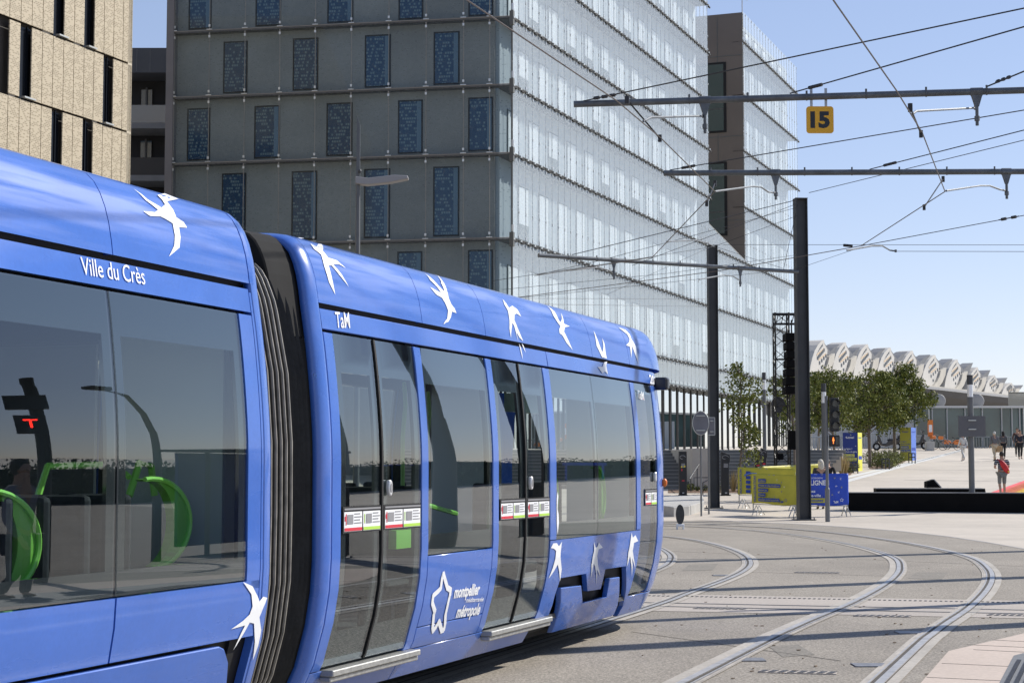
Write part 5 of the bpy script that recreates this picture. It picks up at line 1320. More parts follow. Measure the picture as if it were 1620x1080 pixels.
for z_ in (.2, -.1): m.obox(c+Vector((0, -.05, z_)), (1, 0, 0), (0, 1, 0), UP, .13, .02, .02)
m.build('clamp', STEELL, sb)
# traffic light
Yt = 53.4; b = ground(1309.5, 825); tl = empty('traffic_light', tuple(b), 0, 'three-lens traffic light with a lit orange pedestrian figure on a grey pole', 'traffic light')
m = MB(); m.tube([b, b+UP*1.0], .075, 14); m.tube([b+UP*1.0, b+UP*1.06], [.075, .05], 14); m.build('pole_base', mat('signal_pole_grey', (.17, .175, .18), .5, .2), tl)
m = MB(); m.tube([b+UP*1.06, b+UP*(at(0, 626, b.y).z)], .048, 12); m.build('pole', MATS['signal_pole_grey'], tl)
SB_ = mat('signal_black', (.012, .013, .014), .5)
def housing(x0, x1, y0, y1, nm, lens):
    A = at(x0, y0, b.y-.1); B = at(x1, y1, b.y-.1); cx_ = (A.x+B.x)/2; cz_ = (A.z+B.z)/2; w_ = (B.x-A.x)/2; h_ = (A.z-B.z)/2
    m = MB(); m.obox((cx_-.0, b.y-.02, cz_), (1, 0, 0), (0, 1, 0), UP, w_, .1, h_); hs_ = m.build(nm, SB_, tl, bevel=.02)
    for k in range(lens):
        z = A.z-(2*h_)*(k+.5)/lens; q = MB(); q.tube([Vector((cx_+.02, b.y-.121, z)), Vector((cx_+.02, b.y-.135, z))], .105, 18); q.build('lens', mat('dark_lens', (.03, .035, .04), .15, coat=1), hs_)
        q = MB(); N = 12; V = []
        for i in range(N+1):
            t = math.pi*(-.08+1.16*i/N)
            for dy, rr in ((-.12, .125), (-.34, .12)): V.append(Vector((cx_+.02+rr*math.cos(t), b.y+dy, z+rr*math.sin(t)+.0)))
        q.raw(V, [(2*i, 2*i+1, 2*i+3, 2*i+2) for i in range(N)], 0, True); v = q.build('visor', SB_, hs_); v.modifiers.new('s', 'SOLIDIFY').thickness = .008
    return hs_, cx_, cz_
housing(1313, 1328, 629, 682, 'signal_head', 3)
m = MB(); c_ = at(1320, 697, b.y-.1); m.obox(c_, (1, 0, 0), (0, 1, 0), UP, .155, .1, .175); ph = m.build('pedestrian_signal', SB_, tl, bevel=.015)
q = MB(); c2_ = c_+Vector((-.05, -.105, 0)); q.ell(c2_+UP*.085, .02, .006, .022); q.prism([(-.02, .06), (.02, .06), (.034, .0), (.012, -.005), (.012, -.09), (-.012, -.09), (-.012, -.005), (-.034, .0)], c2_, (1, 0, 0), UP, (0, -1, 0), -.002, .004)
q.build('orange_figure', mat('lit_orange', (1, .25, .05), .5, emit=((1, .22, .04), 1.6)), ph)
q = MB(); q.obox(c_+Vector((.07, -.102, 0)), (1, 0, 0), (0, 1, 0), UP, .045, .004, .12); q.build('dark_panel', MATS['dark_lens'], ph)
# round and square road signs seen from behind
def road_sign(x, ybase, Y, cx_, cy_, rx, rz, round_, lab):
    p = ground(x, ybase) if ybase else None; b = Vector((p.x, p.y, p.z)); Y = b.y; r = empty('road_sign', tuple(b), 0, lab, 'road sign')
    c = at(cx_, cy_, Y-.06); m = MB(); m.tube([b, Vector((b.x, Y, c.z+rz*1.05))], .03, 10); m.build('pole', MATS['signal_pole_grey'], r)
    m = MB()
    if round_: poly = [(rx*math.cos(t*math.pi/14), rz*math.sin(t*math.pi/14)) for t in range(28)]; m.prism(poly, c, (.93, .36, 0) if False else (1, 0, 0), UP, (0, 1, 0), 0, .025)
    else: m.obox(c, (1, 0, 0), (0, 1, 0), UP, rx, .012, rz)
    sp_ = m.build('sign_plate', mat('sign_grey', (.16, .16, .18), .5, .2, noise=[(3, .15, 3)]), r)
    if round_:
        m = MB(); m.tube([c+Vector((rx*math.cos(t*math.pi/14), .01, rz*math.sin(t*math.pi/14))) for t in range(29)], .014, 5, caps=False); m.build('rim', STEELL, sp_)
    else:
        m = MB()
        for s_ in (-1, 1): m.obox(c+UP*rz*s_, (1, 0, 0), (0, 1, 0), UP, rx+.01, .02, .012)
        m.obox(c+Vector((rx, 0, 0)), (1, 0, 0), (0, 1, 0), UP, .012, .02, rz); m.build('rim', STEELL, sp_)
    m = MB()
    for f in (-.62, .62): m.obox(c+Vector((0, -.035, rz*f)), (1, 0, 0), (0, 1, 0), UP, rx*.55, .012, .016)
    m.build('bracket', STEELL, sp_)
road_sign(1109.5, 816, 57, 1108.5, 669, .265, .385, True, 'round road sign seen from its grey back, left of the second mast')
road_sign(1121.5, 813, 57.5, 1126, 674, .10, .29, False, 'narrow rectangular road sign seen from behind, right next to the round one')
# low oval track marker
p = ground(1076, 837); r = empty('track_marker', tuple(p), 0, 'low dark oval marker on a small white foot beside the tram nose', 'marker')
m = MB(); m.prism([(.115*math.cos(t*math.pi/12), .27*math.sin(t*math.pi/12)) for t in range(24)], p+UP*.40, (1, 0, 0), UP, (0, 1, 0), -.02, .02); m.build('oval_plate', mat('marker_dark', (.045, .045, .045), .6, noise=[(12, .3, 3)]), r)
m = MB(); m.obox(p+UP*.11, (1, 0, 0), (0, 1, 0), UP, .11, .06, .035); m.obox(p+UP*.04+Vector((-.085, 0, 0)), (1, 0, 0), (0, 1, 0), UP, .022, .06, .04); m.obox(p+UP*.04+Vector((.085, 0, 0)), (1, 0, 0), (0, 1, 0), UP, .022, .06, .04); m.build('white_foot', WHITE, r, bevel=.008)
# stone kerb island
def gY(x, Y): p = at(x, 740, Y); return Vector((p.x, Y, tz(Y)))
k_ = [ground(1040, 813), ground(1066, 817), ground(1090, 815), ground(1114, 807), ground(1112, 797), ground(1040, 797)]
m = MB(); pr = [Vector((p.x, p.y, tz(p.y)-.02)) for p in k_]; n_ = len(pr)
m.raw(pr+[p+UP*.33 for p in pr], [tuple(range(n_, 2*n_))]+[(i, (i+1) % n_, n_+(i+1) % n_, n_+i) for i in range(n_)]); m.build('stone_kerb_island', PALE, label='low raised island of pale kerb stones behind the tram nose', cat='kerb island', bevel=.01)
# long black platform boxes
BLKM = mat('stage_black', (.0035, .0035, .004), .8, spec=.15, noise=[(2, .3, 3)]); TOPG = mat('platform_top', (.14, .14, .14), .6, noise=[(1.5, .15, 3)])
A = footp(1340, 59.6); B = footp(1700, 58.2); 
def platform(A, B, dep, h, lab, endm):
    d = (B-A).normalized(); n = Vector((-d.y, d.x, 0)); r = empty('black_platform', tuple(A), 0, lab, 'platform', 'black platforms')
    m = MB(); z0 = min(A.z, B.z)-.05; P = [A, B, B+n*dep, A+n*dep]; P = [Vector((p.x, p.y, z0)) for p in P]; T = [Vector((p.x, p.y, A.z+h)) for p in P]
    m.hexa(P+T); m.build('body', BLKM, r)
    m = MB(); m.hexa([p+UP*.002 for p in T]+[p+UP*.03 for p in T]); m.build('top_board', TOPG, r)
    m = MB(); e = (P[1]+P[2])/2+UP*(h/2+.05); m.obox(e+d*.008, d, n, UP, .006, dep/2-.01, h/2-.02); m.build('end_board', endm, r)
platform(A, B, .9, .60, 'long low black platform across the plaza, in front of the shorter one', BLKM)
A = Vector((at(1386, 740, 63.5).x, 63.5, tz(63.5))); B = Vector((at(1558, 740, 63.0).x, 63.0, tz(63.0)))
platform(A, B, 1.4, .53, 'shorter black platform behind the long one, its sunlit end painted greyer', mat('lit_end_grey', (.16, .16, .16), .6))  # sunlit look of the end face is put into this grey
p = at(1474, 770, 63.8); p.z = tz(63.5)+.575; r = empty('floor_monitor', tuple(p), 0, 'black wedge-shaped floor loudspeaker lying on the shorter platform', 'loudspeaker')
m = MB(); m.prism([(-.22, 0), (.28, 0), (.02, .30), (-.22, .22)], p, (1, 0, 0), UP, (0, 1, 0), -.25, .25); m.build('cabinet', BLKM, r, bevel=.01)
m = MB(); m.prism([(.285, .0), (.315, .02), (.05, .315), (.022, .30)], p, (1, 0, 0), UP, (0, 1, 0), -.22, .22); m.build('grille', mat('grille_pale', (.42, .42, .40), .5), r)
# ticket validators / info kiosks
def kiosk(x, w_, ytop, Y, lab, slant=True, red=True):
    b = footp(x, Y); h = at(x, ytop, Y).z-b.z; r = empty('ticket_machine', tuple(b), 0, lab, 'ticket machine', 'black ticket machines')
    m = MB(); hw = w_/2
    if slant: m.prism([(-hw, 0), (hw*.75, 0), (hw*.75, h*.72), (hw, h*.78), (hw, h*.93), (-hw, h)], b, (1, 0, 0), UP, (0, 1, 0), -.17, .17)
    else: m.obox(b+UP*h/2, (1, 0, 0), (0, 1, 0), UP, hw, .17, h/2-.03); m.obox(b+UP*(h-.015), (1, 0, 0), (0, 1, 0), UP, hw*1.05, .18, .015)
    m.build('cabinet', mat('kiosk_black', (.012, .013, .018), .4), r, bevel=.015)
    m = MB(); m.tube([b+Vector((.13*hw/.18*math.cos(t*math.pi/8)-.02, -.178, h*.87+.07*math.sin(t*math.pi/8))) for t in range(13)], .006, 4); m.build('round_emblem', mat('kiosk_white', (.5, .5, .52), .6), r)
    if red:
        for f in (.60, .44): m = MB(); m.obox(b+Vector((-.02, -.173, h*f)), (1, 0, 0), (0, 1, 0), UP, hw*.5, .004, .03); m.build('red_strip', REDM, r)
        m = MB(); m.obox(b+Vector((-.02, -.173, h*.53)), (1, 0, 0), (0, 1, 0), UP, hw*.5, .004, .06); m.build('paper_notice', mat('notice_grey', (.45, .45, .45), .7), r)
    else:
        m = MB()
        for f in range(4): m.obox(b+Vector((0, -.173, h*(.72-.025*f))), (1, 0, 0), (0, 1, 0), UP, hw*.5, .003, .008)
        m.build('printed_lines', MATS['kiosk_white'], r)
    m = MB(); m.obox(b+Vector((.0, -.173, h*.06)), (1, 0, 0), (0, 1, 0), UP, hw*.25, .003, .02); m.build('small_mark', MATS['kiosk_white'], r)
    m = MB(); m.obox(b+Vector((0, -.0, .015)), (1, 0, 0), (0, 1, 0), UP, hw*1.1, .2, .015); m.build('plinth', BLKM, r)
    return r
k1 = kiosk(1080, .30, 714, 68.7, 'black flat-topped ticket machine with small yellow and red marks, nearest the tram', False, False)
p = footp(1080, 68.7); m = MB()
for dx, z, w_ in ((-.06, 1.12, .05), (.06, 1.14, .06)): m.obox(p+Vector((dx, -.176, z)), (1, 0, 0), (0, 1, 0), UP, w_/2, .003, .03)
m.build('yellow_mark', mat('mark_yellow', (.7, .6, .03), .5), k1); m = MB(); m.obox(p+Vector((-.05, -.176, 1.0)), (1, 0, 0), (0, 1, 0), UP, .02, .003, .04); m.obox(p+Vector((0, -.176, .58)), (1, 0, 0), (0, 1, 0), UP, .05, .003, .02); m.build('red_mark', REDM, k1)
kiosk(1147.5, .34, 714, 68.7, 'black slant-topped ticket machine just right of the second mast', True, False)
kiosk(1199, .27, 709, 72, 'black slant-topped ticket machine with red strips left of the truss tower', True, True)
kiosk(1208.5, .25, 708, 74, 'black slant-topped ticket machine half hidden behind the one with red strips', True, True)
# truss tower with a hanging loudspeaker column
Yt = 66.; xc = at(1238, 740, Yt).x; b = Vector((xc, Yt, tz(Yt))); H_ = at(0, 495, Yt).z-b.z; r = empty('truss_tower', tuple(b), 0, 'black lattice truss tower holding up the loudspeaker column', 'truss tower')
w_ = .26; cor = [Vector((sx*w_, sy*w_, 0)) for sx, sy in ((-1, -1), (1, -1), (1, 1), (-1, 1))]
TRM = mat('truss_black', (.012, .012, .012), .4, .3)
for c in cor: m = MB(); m.tube([b+c, b+c+UP*H_], .032, 8); m.build('leg', TRM, r)
br = MB(); n_ = int(H_/.42)
for i in range(n_):
    z0, z1 = i*H_/n_, (i+1)*H_/n_
    for k in range(4):
        a, c = cor[k], cor[(k+1) % 4]; 
        if i % 2: a, c = c, a
        br.tube([b+a+UP*z0, b+c+UP*z1], .014, 5)
    if i % 4 == 0:
        for k in range(4): br.tube([b+cor[k]+UP*z0, b+cor[(k+1) % 4]+UP*z0], .02, 5)
br.build('bracing', TRM, r)
m = MB(); m.obox(b+Vector((.3, 0, H_-.05)), (1, 0, 0), (0, 1, 0), UP, .62, .05, .05); m.obox(b+Vector((.3, 0, H_-.42)), (1, 0, 0), (0, 1, 0), UP, .62, .05, .04)
for k in range(6): m.tube([b+Vector((-.2+k*.2, -.05, H_-.42)), b+Vector((-.1+k*.2, -.05, H_-.05))], .018, 5)
m.build('top_truss', TRM, r)
m = MB(); m.obox(b+UP*.03, (1, 0, 0), (0, 1, 0), UP, .6, .6, .03); m.build('base_plate', TRM, r)
sp0 = Vector((at(1254, 740, Yt).x, Yt-.1, 0)); r2 = empty('loudspeaker_column', (sp0.x, sp0.y, at(0, 625, Yt).z), 0, 'hanging column of stacked black concert loudspeakers on the truss tower', 'loudspeakers')
zt_ = at(0, 527, Yt).z; zb_ = at(0, 625, Yt).z; n_ = 7
for i in range(n_):
    z = zt_-(zt_-zb_)*(i+.5)/n_; h_ = (zt_-zb_)/n_; off = -.02*abs(i-2)
    m = MB(); m.prism([(-.24, -h_/2+.02), (.20, -h_/2+.03), (.23, 0), (.20, h_/2-.03), (-.24, h_/2-.02)], Vector((sp0.x+off, sp0.y, z)), (1, 0, 0), UP, (0, 1, 0), -.45, .45); m.build('speaker_cabinet', BLKM, r2, bevel=.02)
m = MB(); m.tube([Vector((sp0.x, sp0.y, zt_)), Vector((sp0.x, sp0.y, zt_+.5))], .03, 6); m.build('hanging_frame', TRM, r2)
m = MB(); c = at(1253, 696, Yt-.5); m.obox(c, (1, 0, 0), (0, 1, 0), UP, .13, .15, .36); m.build('small_speaker', BLKM, label='small black loudspeaker box low on the right of the truss tower', cat='loudspeaker', bevel=.02)
m = MB(); c = at(1234, 722, Yt-.5); m.obox(c, (1, 0, 0), (0, 1, 0), UP, .12, .1, .12); m.build('junction_box', BLKM, label='small black box strapped at the foot of the truss tower', cat='box', bevel=.02)
m = MB(); c = at(1231, 640, 70); m.prism([(.28*math.cos(t*math.pi/10)*(1 if math.sin(t*math.pi/10) > -.2 else .7), .33*math.sin(t*math.pi/10)) for t in range(20)], c, (1, 0, 0), UP, (0, 1, 0), -.03, .03)
m.build('shop_sign_board', mat('board_dark', (.02, .02, .022), .5), label='dark rounded hanging board beside the truss tower', cat='sign')
# totems
def totem(x0, x1, x2, ytop, Y, mf, ms, lab, inkf):
    A = at(x0, 740, Y); B = at(x1, 740, Y-.15); g0 = tz(Y)-.03; zt_ = at(x0, ytop, Y).z; C = at(x2, 740, Y+.7)
    a = Vector((A.x, Y, g0)); bb = Vector((B.x, Y-.15, g0)); c = Vector((C.x, Y+.7, g0)); dd_ = a+c-bb; r = empty('information_totem', (a.x, a.y, tz(Y)), 0, lab, 'totem', 'event totems on the plaza')
    h = zt_-g0; m = MB(); m.hexa([a, bb, c, dd_, a+UP*h, bb+UP*h, c+UP*h, dd_+UP*h]); bd = m.build('body', [mf], r)
    d = (bb-a).normalized(); n = Vector((d.y, -d.x, 0)); W_ = (bb-a).length; d2 = (c-bb).normalized(); n2 = Vector((d2.y, -d2.x, 0)); W2_ = (c-bb).length
    m = MB(); m.hexa([bb+n2*.002, c+n2*.002, c+n2*.012, bb+n2*.012, bb+n2*.002+UP*h, c+n2*.002+UP*h, c+n2*.012+UP*h, bb+n2*.012+UP*h]); sd_ = m.build('side_panel', ms, r)
    lt, bx, bt = inkf
    m = MB(); text_mb(m, 'Ligne1', a+n*.006+d*.25*W_+UP*(h-.3), d, UP, .10, .5*W_, .02); small_birds(m, a+n*.006, d, [(.2*W_, h-.24, .5), (.85*W_, h-.7, 1)], .05); m.build('heading', lt, bd, recalc=False)
    m = MB(); text_mb(m, 'La ligne 1', a+n*.006+d*.06*W_+UP*(h-.88), d, UP, .085, .55*W_, .01); m.build('text_line', lt, bd, recalc=False)
    m = MB(); text_mb(m, 'arrive à la gare', a+n*.006+d*.06*W_+UP*(h-1.03), d, UP, .085, .88*W_, .01); m.build('text_line', lt, bd, recalc=False)
    for k, (t, w_) in enumerate((('Montpellier', .72), ('Sud de France', .88))):
        m = MB(); m.obox(a+n*.006+d*(.05+w_/2)*W_+UP*(h-1.19-.2*k), d, n, UP, w_/2*W_, .003, .075); b_ = m.build('text_bar', bx, bd)
        m = MB(); text_mb(m, t, a+n*.012+d*.08*W_+UP*(h-1.23-.2*k), d, UP, .08, (w_-.06)*W_, .01); m.build('bar_text', bt, b_, recalc=False)
    m = MB(); text_mb(m, 'Ligne1', bb+n2*.016+d2*.12*W2_+UP*(h-.3), d2, UP, .09, .7*W2_, .02); m.obox(bb+n2*.016+d2*.5*W2_+UP*(h-1.3), d2, n2, UP, .4*W2_, .002, .09); m.build('side_print', lt if mf is YEL or mf is LYEL2 else bt, sd_, recalc=False)
    return r
LYEL2 = mat('totem_olive_yellow', (.36, .34, .04), .6)
totem(1334, 1357.5, 1364, 684, 90.4, NAVY, LYEL, 'dark blue information totem with white text and yellow bars, its side yellow', (WHITE, LYEL, INKB))
totem(1424.5, 1442, 1449.5, 676, 105, LYEL2, LBLU, 'yellow information totem with dark text, its side light blue', (INKB, INKB, LYEL))
# orange panel sign on a pole, concrete block
Y_ = 126; b = footp(1471, Y_); r = empty('orange_panel_sign', tuple(b), 0, 'tall narrow orange sign with a white sheet beside the bicycles', 'sign')
m = MB(); A = at(1467.5, 664, Y_); B = at(1476, 690, Y_); m.obox((A+B)/2, (1, 0, 0), (0, 1, 0), UP, (B.x-A.x)/2, .06, (A.z-B.z)/2); pl_ = m.build('panel', mat('orange_panel', (.70, .20, .03), .5), r)
m = MB(); m.obox((A+B)/2+Vector((0, -.065, -.02)), (1, 0, 0), (0, 1, 0), UP, .12, .004, .26); m.build('white_sheet', WHITE, pl_)
m = MB(); m.tube([b, Vector((b.x, b.y, at(0, 630, Y_).z))], .035, 8); m.build('pole', STEELL, r)
m = MB(); A = at(1466, 698, 123); B = at(1478.5, 709, 123); m.box(A.x, B.x, 123, 123.6, tz(123)-.02, A.z); m.build('concrete_block', PALE, label='small pale concrete block in front of the orange sign', cat='block', bevel=.02)
# small black hoop rails
def hoop_rail(x0, x1, ytop, Y, lab):
    A, B = footp(x0, Y), footp(x1, Y-.6); h = at(x0, ytop, Y).z-A.z; r = empty('low_hoop_rail', tuple(A), 0, lab, 'rail', 'low black rails by the planting')
    m = MB()
    for t in (0, .5, 1): p = A.lerp(B, t); m.tube([p, p+UP*h], .035, 6)
    m.build('posts', MASTM, r); m = MB()
    for f in (.97, .6): m.tube([A+UP*h*f, B+UP*h*f], .03, 6)
    m.build('bars', MASTM, r)
hoop_rail(1343, 1357, 733, 88.5, 'low black rail at the foot of the dark blue totem')
hoop_rail(1395.5, 1407, 725, 93, 'low black rail beside the planting bed, middle of the three')
hoop_rail(1438, 1448, 716, 101, 'low black rail at the foot of the yellow totem')
hoop_rail(1322, 1334, 727, 92, 'low black rail left of the dark blue totem')
# stairs, walls, handrails on the left
ST = mat('stair_stone', (.17, .17, .165), .8, noise=[(2, .1, 3)]); EDG = mat('stair_edge', (.36, .35, .33), .8)
y0s = 73.5; n_ = 11; r = empty('wide_steps', (8, y0s, tz(y0s)), 0, 'broad grey stone steps rising behind the ticket machines', 'steps')
m = MB(); mE = MB(); xr0 = -6
for i in range(n_):
    z0 = tz(y0s); z1 = z0+(i+1)*.158; xr1 = 12.6+i*.33; Y = y0s+i*1.05*.9; m.box(xr0, xr1, Y, y0s+n_*.95+.2-i*.003, z1-.158, z1-.002)
    mE.box(xr0, xr1-.002, Y-.012, Y+.1, z1-.03, z1+.004)
m.build('treads', ST, r); mE.build('nosings', EDG, r)
m = MB(); ztp = tz(y0s)+n_*.158; m.box(xr0, xr1, y0s+n_*.95+.2, 140, ztp-1, ztp-.004); m.build('upper_terrace', PLAZA, kind='structure')
rw = empty('retaining_wall', (at(1100, 740, 72).x, 72, tz(72)), 0, 'pale concrete wall block beside the stair, left of the thin tree', 'wall')
PC = mat('pale_concrete', (.50, .47, .42), .85, noise=[(1, .12, 4), (.3, .08, 3)]); PC2 = mat('shade_concrete', (.32, .29, .26), .85, noise=[(1, .1, 4)])
A = at(1094, 709, 73.3); B = at(1121, 775, 73.3); m = MB(); m.box(A.x, B.x+.15, 73.0, 84, tz(73), A.z); m.build('stair_wall', PC, rw)
A = at(1138, 713, 84.2); B = at(1170, 730, 84.2); m = MB(); m.prism([(A.x, 2.0), (B.x, 2.0), (B.x-.3, A.z-.5), (A.x+.5, A.z)], (0, 84.2, 0), (1, 0, 0), UP, (0, 1, 0), 0, .4); m.build('ramp_wall', PC, rw)
hr = empty('stair_handrail', (at(1100, 740, 72).x, 72, tz(72)), 0, 'thin black handrail slanting up beside the pale wall block', 'handrail')
def trail(L, Y, nm='rail'):
    P = [at(x, y, Yk) for x, y, Yk in L]; m = MB(); m.tube(P, .022, 6); m.build(nm, MASTM, hr)
trail([(1091, 757, 70.5), (1105, 735, 72.5), (1109, 733, 73)], 0); trail([(1093, 777, 70.5), (1093, 757, 70.5)], 0, 'post'); trail([(1103, 772, 71.5), (1103, 741, 71.5)], 0, 'post')
trail([(1112, 783, 69), (1112, 763, 69), (1124, 757, 69.5), (1128, 757, 69.5)], 0); trail([(1112, 771, 69), (1121, 770, 69)], 0); trail([(1098, 775, 71), (1098, 755, 71), (1121, 755, 71)], 0)
# metal fence on the terrace edge left and behind trees
def fence(xa, xb, ytop, Y, lab, n_, m_, solid=False):
    A, B = footp(xa, Y), footp(xb, Y); zt_ = at(xa, ytop, Y).z; gz_ = A.z; r = empty('railing', tuple(A), 0, lab, 'railing', 'pale railings behind the trees')
    d = (B-A); m = MB()
    for i in range(n_+1): p = A+d*i/n_; m.tube([p, Vector((p.x, p.y, zt_))], .028, 5)
    m.build('posts', m_, r); m = MB(); m.tube([Vector((A.x, A.y, zt_)), Vector((B.x, B.y, zt_))], .04, 6); m.tube([Vector((A.x, A.y, gz_+.1)), Vector((B.x, B.y, gz_+.1))], .025, 6); m.build('rails', m_, r)
GRL = mat('railing_pale', (.42, .44, .45), .45, .4)
fence(1284, 1348, 691, 92, 'pale metal railing at the top of the steps behind the traffic light', 12, GRL)
fence(1349, 1440, 685, 128, 'pale metal railing far behind the scooter', 24, GRL)
fence(1447, 1475, 689, 129, 'pale metal railing between the yellow totem and the bicycles', 14, GRL)
fence(1545, 1606, 691, 129, 'thin railing in front of the glass pavilion at right', 14, mat('rail_grey2', (.2, .22, .23), .5))
m = MB(); A, B = footp(1286, 129.5), footp(1447, 129.5)
for i in range(54): a = A.lerp(B, i/54); c = A.lerp(B, (i+.86)/54); m.box(a.x, c.x, 129.5, 129.56+.03*(i % 2), 3.0, at(0, 664, 129.5).z)
m.build('corrugated_hoarding', mat('hoarding_pale', (.40, .42, .44), .5, .2, noise=[(.4, .06, 3)]), label='pale corrugated metal hoarding behind the trees and the scooter', cat='hoarding')
# ================================================================== TREES, PLANTING
BARK = mat('bark', (.16, .13, .10), .9, noise=[(8, .3, 4)], bump=(25, .5, .01))
LEAF = [mat('leaf_green', (.14, .16, .028), .6, spec=.25), mat('leaf_light', (.21, .22, .045), .6, spec=.25), mat('leaf_dark', (.06, .085, .02), .6, spec=.2)]
for m_ in LEAF:
    b_ = m_.node_tree.nodes['Principled BSDF']; b_.inputs['Transmission Weight'].default_value = 0; b_.inputs['Subsurface Weight'].default_value = 0
def leaves(mb, c, rad, n, size, rnd, mw=(6, 3, 3), drop=0):
    for _ in range(n):
        while True:
            p = Vector((rnd.uniform(-1, 1), rnd.uniform(-1, 1), rnd.uniform(-1, 1)))
            if p.length < 1: break
        p = Vector(c)+Vector((p.x*rad[0], p.y*rad[1], p.z*rad[2]))
        a = Vector((rnd.gauss(0, 1), rnd.gauss(0, 1), rnd.gauss(0, .6)))
        if a.length < .1: continue
        a.normalize(); b = a.orthogonal().normalized(); b = (Matrix.Rotation(rnd.uniform(0, 6.28), 3, a) @ b)
        s_ = size*rnd.uniform(.6, 1.3); c2 = a.cross(b)
        k = rnd.choices((0, 1, 2), mw)[0]
        mb.quad(p-b*s_*.5, p+c2*s_*.28, p+b*s_*.5, p-c2*s_*.28, k)
def tree(base, h, crown, dens, lab, seed, lean=0, leafsize=.15, group='trees on the plaza', trunk_r=.08, hole=.0):
    """crown: list of (dx, dz0, dz1, radius) lobes"""
    rnd = random.Random(seed); b = Vector(base); r = empty('tree', tuple(b), 0, lab, 'tree', group)
    mt = MB(); top = Vector((lean, 0, h*.9)); P = [b+Vector((lean*t+.04*math.sin(t*7+seed), .03*math.cos(t*5), h*.9*t)) for t in [i/9 for i in range(10)]]
    mt.tube(P, [trunk_r*(1-.85*i/9)+.006 for i in range(10)], 8)
    cl = []
    for (dx, z0, z1, rad) in crown:
        n = max(4, int((z1-z0)*rad*9))
        for _ in range(n):
            a = rnd.uniform(0, 6.283); rr = rad*math.sqrt(rnd.random()); z = rnd.uniform(z0, z1); taper = math.sin(math.pi*min(.95, max(.12, (z-z0)/(z1-z0)*.8+.15)))
            cl.append(Vector((dx+rr*math.cos(a)*taper, rr*math.sin(a)*taper, z)))
    for c in cl:
        t = max(.25, min(.95, (c.z-.5*math.hypot(c.x, c.y))/(h*.9))); k = t*9; i = min(8, int(k)); s0 = P[i].lerp(P[i+1], k-i); e = b+c
        mid = s0.lerp(e, .5)+Vector((0, 0, .12)); mt.tube([s0, mid, e], [.028*(1-t*.5), .016, .006], 5)
    mt.build('trunk', BARK, r)
    ml = MB()
    for c in cl:
        if rnd.random() < hole: continue
        k = rnd.uniform(.6, 1.2); leaves(ml, b+c, (.42*k, .42*k, .30*k), int(dens*k), leafsize, rnd)
        leaves(ml, b+c+Vector((rnd.uniform(-.4, .4), rnd.uniform(-.3, .3), rnd.uniform(-.5, -.1))), (.25, .25, .3), int(dens*.3), leafsize, rnd)
    ml.build('crown', LEAF, r, recalc=False)
    return r
def tp(x, Y): p = at(x, 740, Y); return (p.x, Y, tz(Y))
tree(tp(1170, 70), 5.3, [(0.25, 2.2, 4.9, .85), (.45, 1.2, 2.8, .6), (-.1, 3.4, 5.3, .7)], 60, 'thin sparse young tree in front of the bright glass facade', 11, .12, .13, trunk_r=.05, hole=.15)
tree(tp(1257, 78), 6.0, [(-.1, 3.0, 5.3, 1.1), (.2, 2.4, 4, .8)], 60, 'tree half hidden behind the nearer mast and the truss tower', 12, -.1, .15, trunk_r=.06, hole=.1)
tree(tp(1320, 86), 5.5, [(-.5, 2.3, 5.2, 1.6), (-.9, 2.8, 5.0, 1.3), (.6, 2.6, 4.9, 1.2)], 60, 'leafy tree behind the traffic light', 13, -.1, .14, trunk_r=.08)
tree(tp(1375.5, 95), 5.6, [(-.9, 2.2, 4.9, 1.7), (.2, 2.1, 5.3, 1.6), (.8, 2.6, 5.0, 1.3)], 62, 'leafy tree with a slim trunk in the planting bed, centre one of the group', 14, .05, .15, trunk_r=.10)
tree(tp(1416, 104), 6.2, [(-.5, 2.1, 5.3, 1.7), (.7, 2.2, 5.4, 1.6), (1.2, 2.8, 4.6, 1.4), (.7, 3.8, 6.0, .9)], 66, 'rightmost and darkest tree, its crown under the station roof shells', 15, .1, .16, trunk_r=.11)
tree(tp(1296, 98), 6.0, [(-.3, 2.4, 5.3, 1.5), (.8, 2.6, 5.2, 1.4)], 55, 'tree at the back, just right of the nearer mast', 16, .05, .15, trunk_r=.08)
MUL = mat('mulch', (.16, .10, .065), .95, noise=[(6, .4, 4), (30, .4, 2)], bump=(30, .8, .02))
def bed(pts, lab, nplants, seed, kinds=('shrub',), hh=.55):
    m = MB(); n_ = len(pts); V = [Vector((p.x, p.y, tz(p.y)+.012)) for p in pts]; m.raw(V, [tuple(range(n_))]); m.build('mulch_bed', MUL, kind='structure', recalc=False)
    rnd = random.Random(seed)
    xs = [p.x for p in pts]; ys = [p.y for p in pts]
    for i in range(nplants):
        uu, vv = rnd.random(), rnd.random(); q_ = pts[0].lerp(pts[1], uu).lerp(pts[3].lerp(pts[2], uu), vv); x, y = q_.x, q_.y; b = Vector((x, y, tz(y))); h = hh*rnd.uniform(.6, 1.3)
        mb = MB()
        leaves(mb, b+UP*h*.5, (h*.75, h*.6, h*.5), int(140*h/.5), .085, rnd, (5, 3, 4))
        for _ in range(8):
            a = Vector((rnd.uniform(-.3, .3)*h, rnd.uniform(-.3, .3)*h, 0)); mb.tube([b+a*.3, b+a+UP*h*rnd.uniform(.7, 1.2)], .006, 3, mi=3)
        mb.build('low_shrub', LEAF+[BARK], label=lab, cat='shrub', group=lab, recalc=False)
GRASSM = [mat('dry_grass', (.34, .25, .10), .8), mat('dry_grass_pale', (.45, .36, .18), .8)]
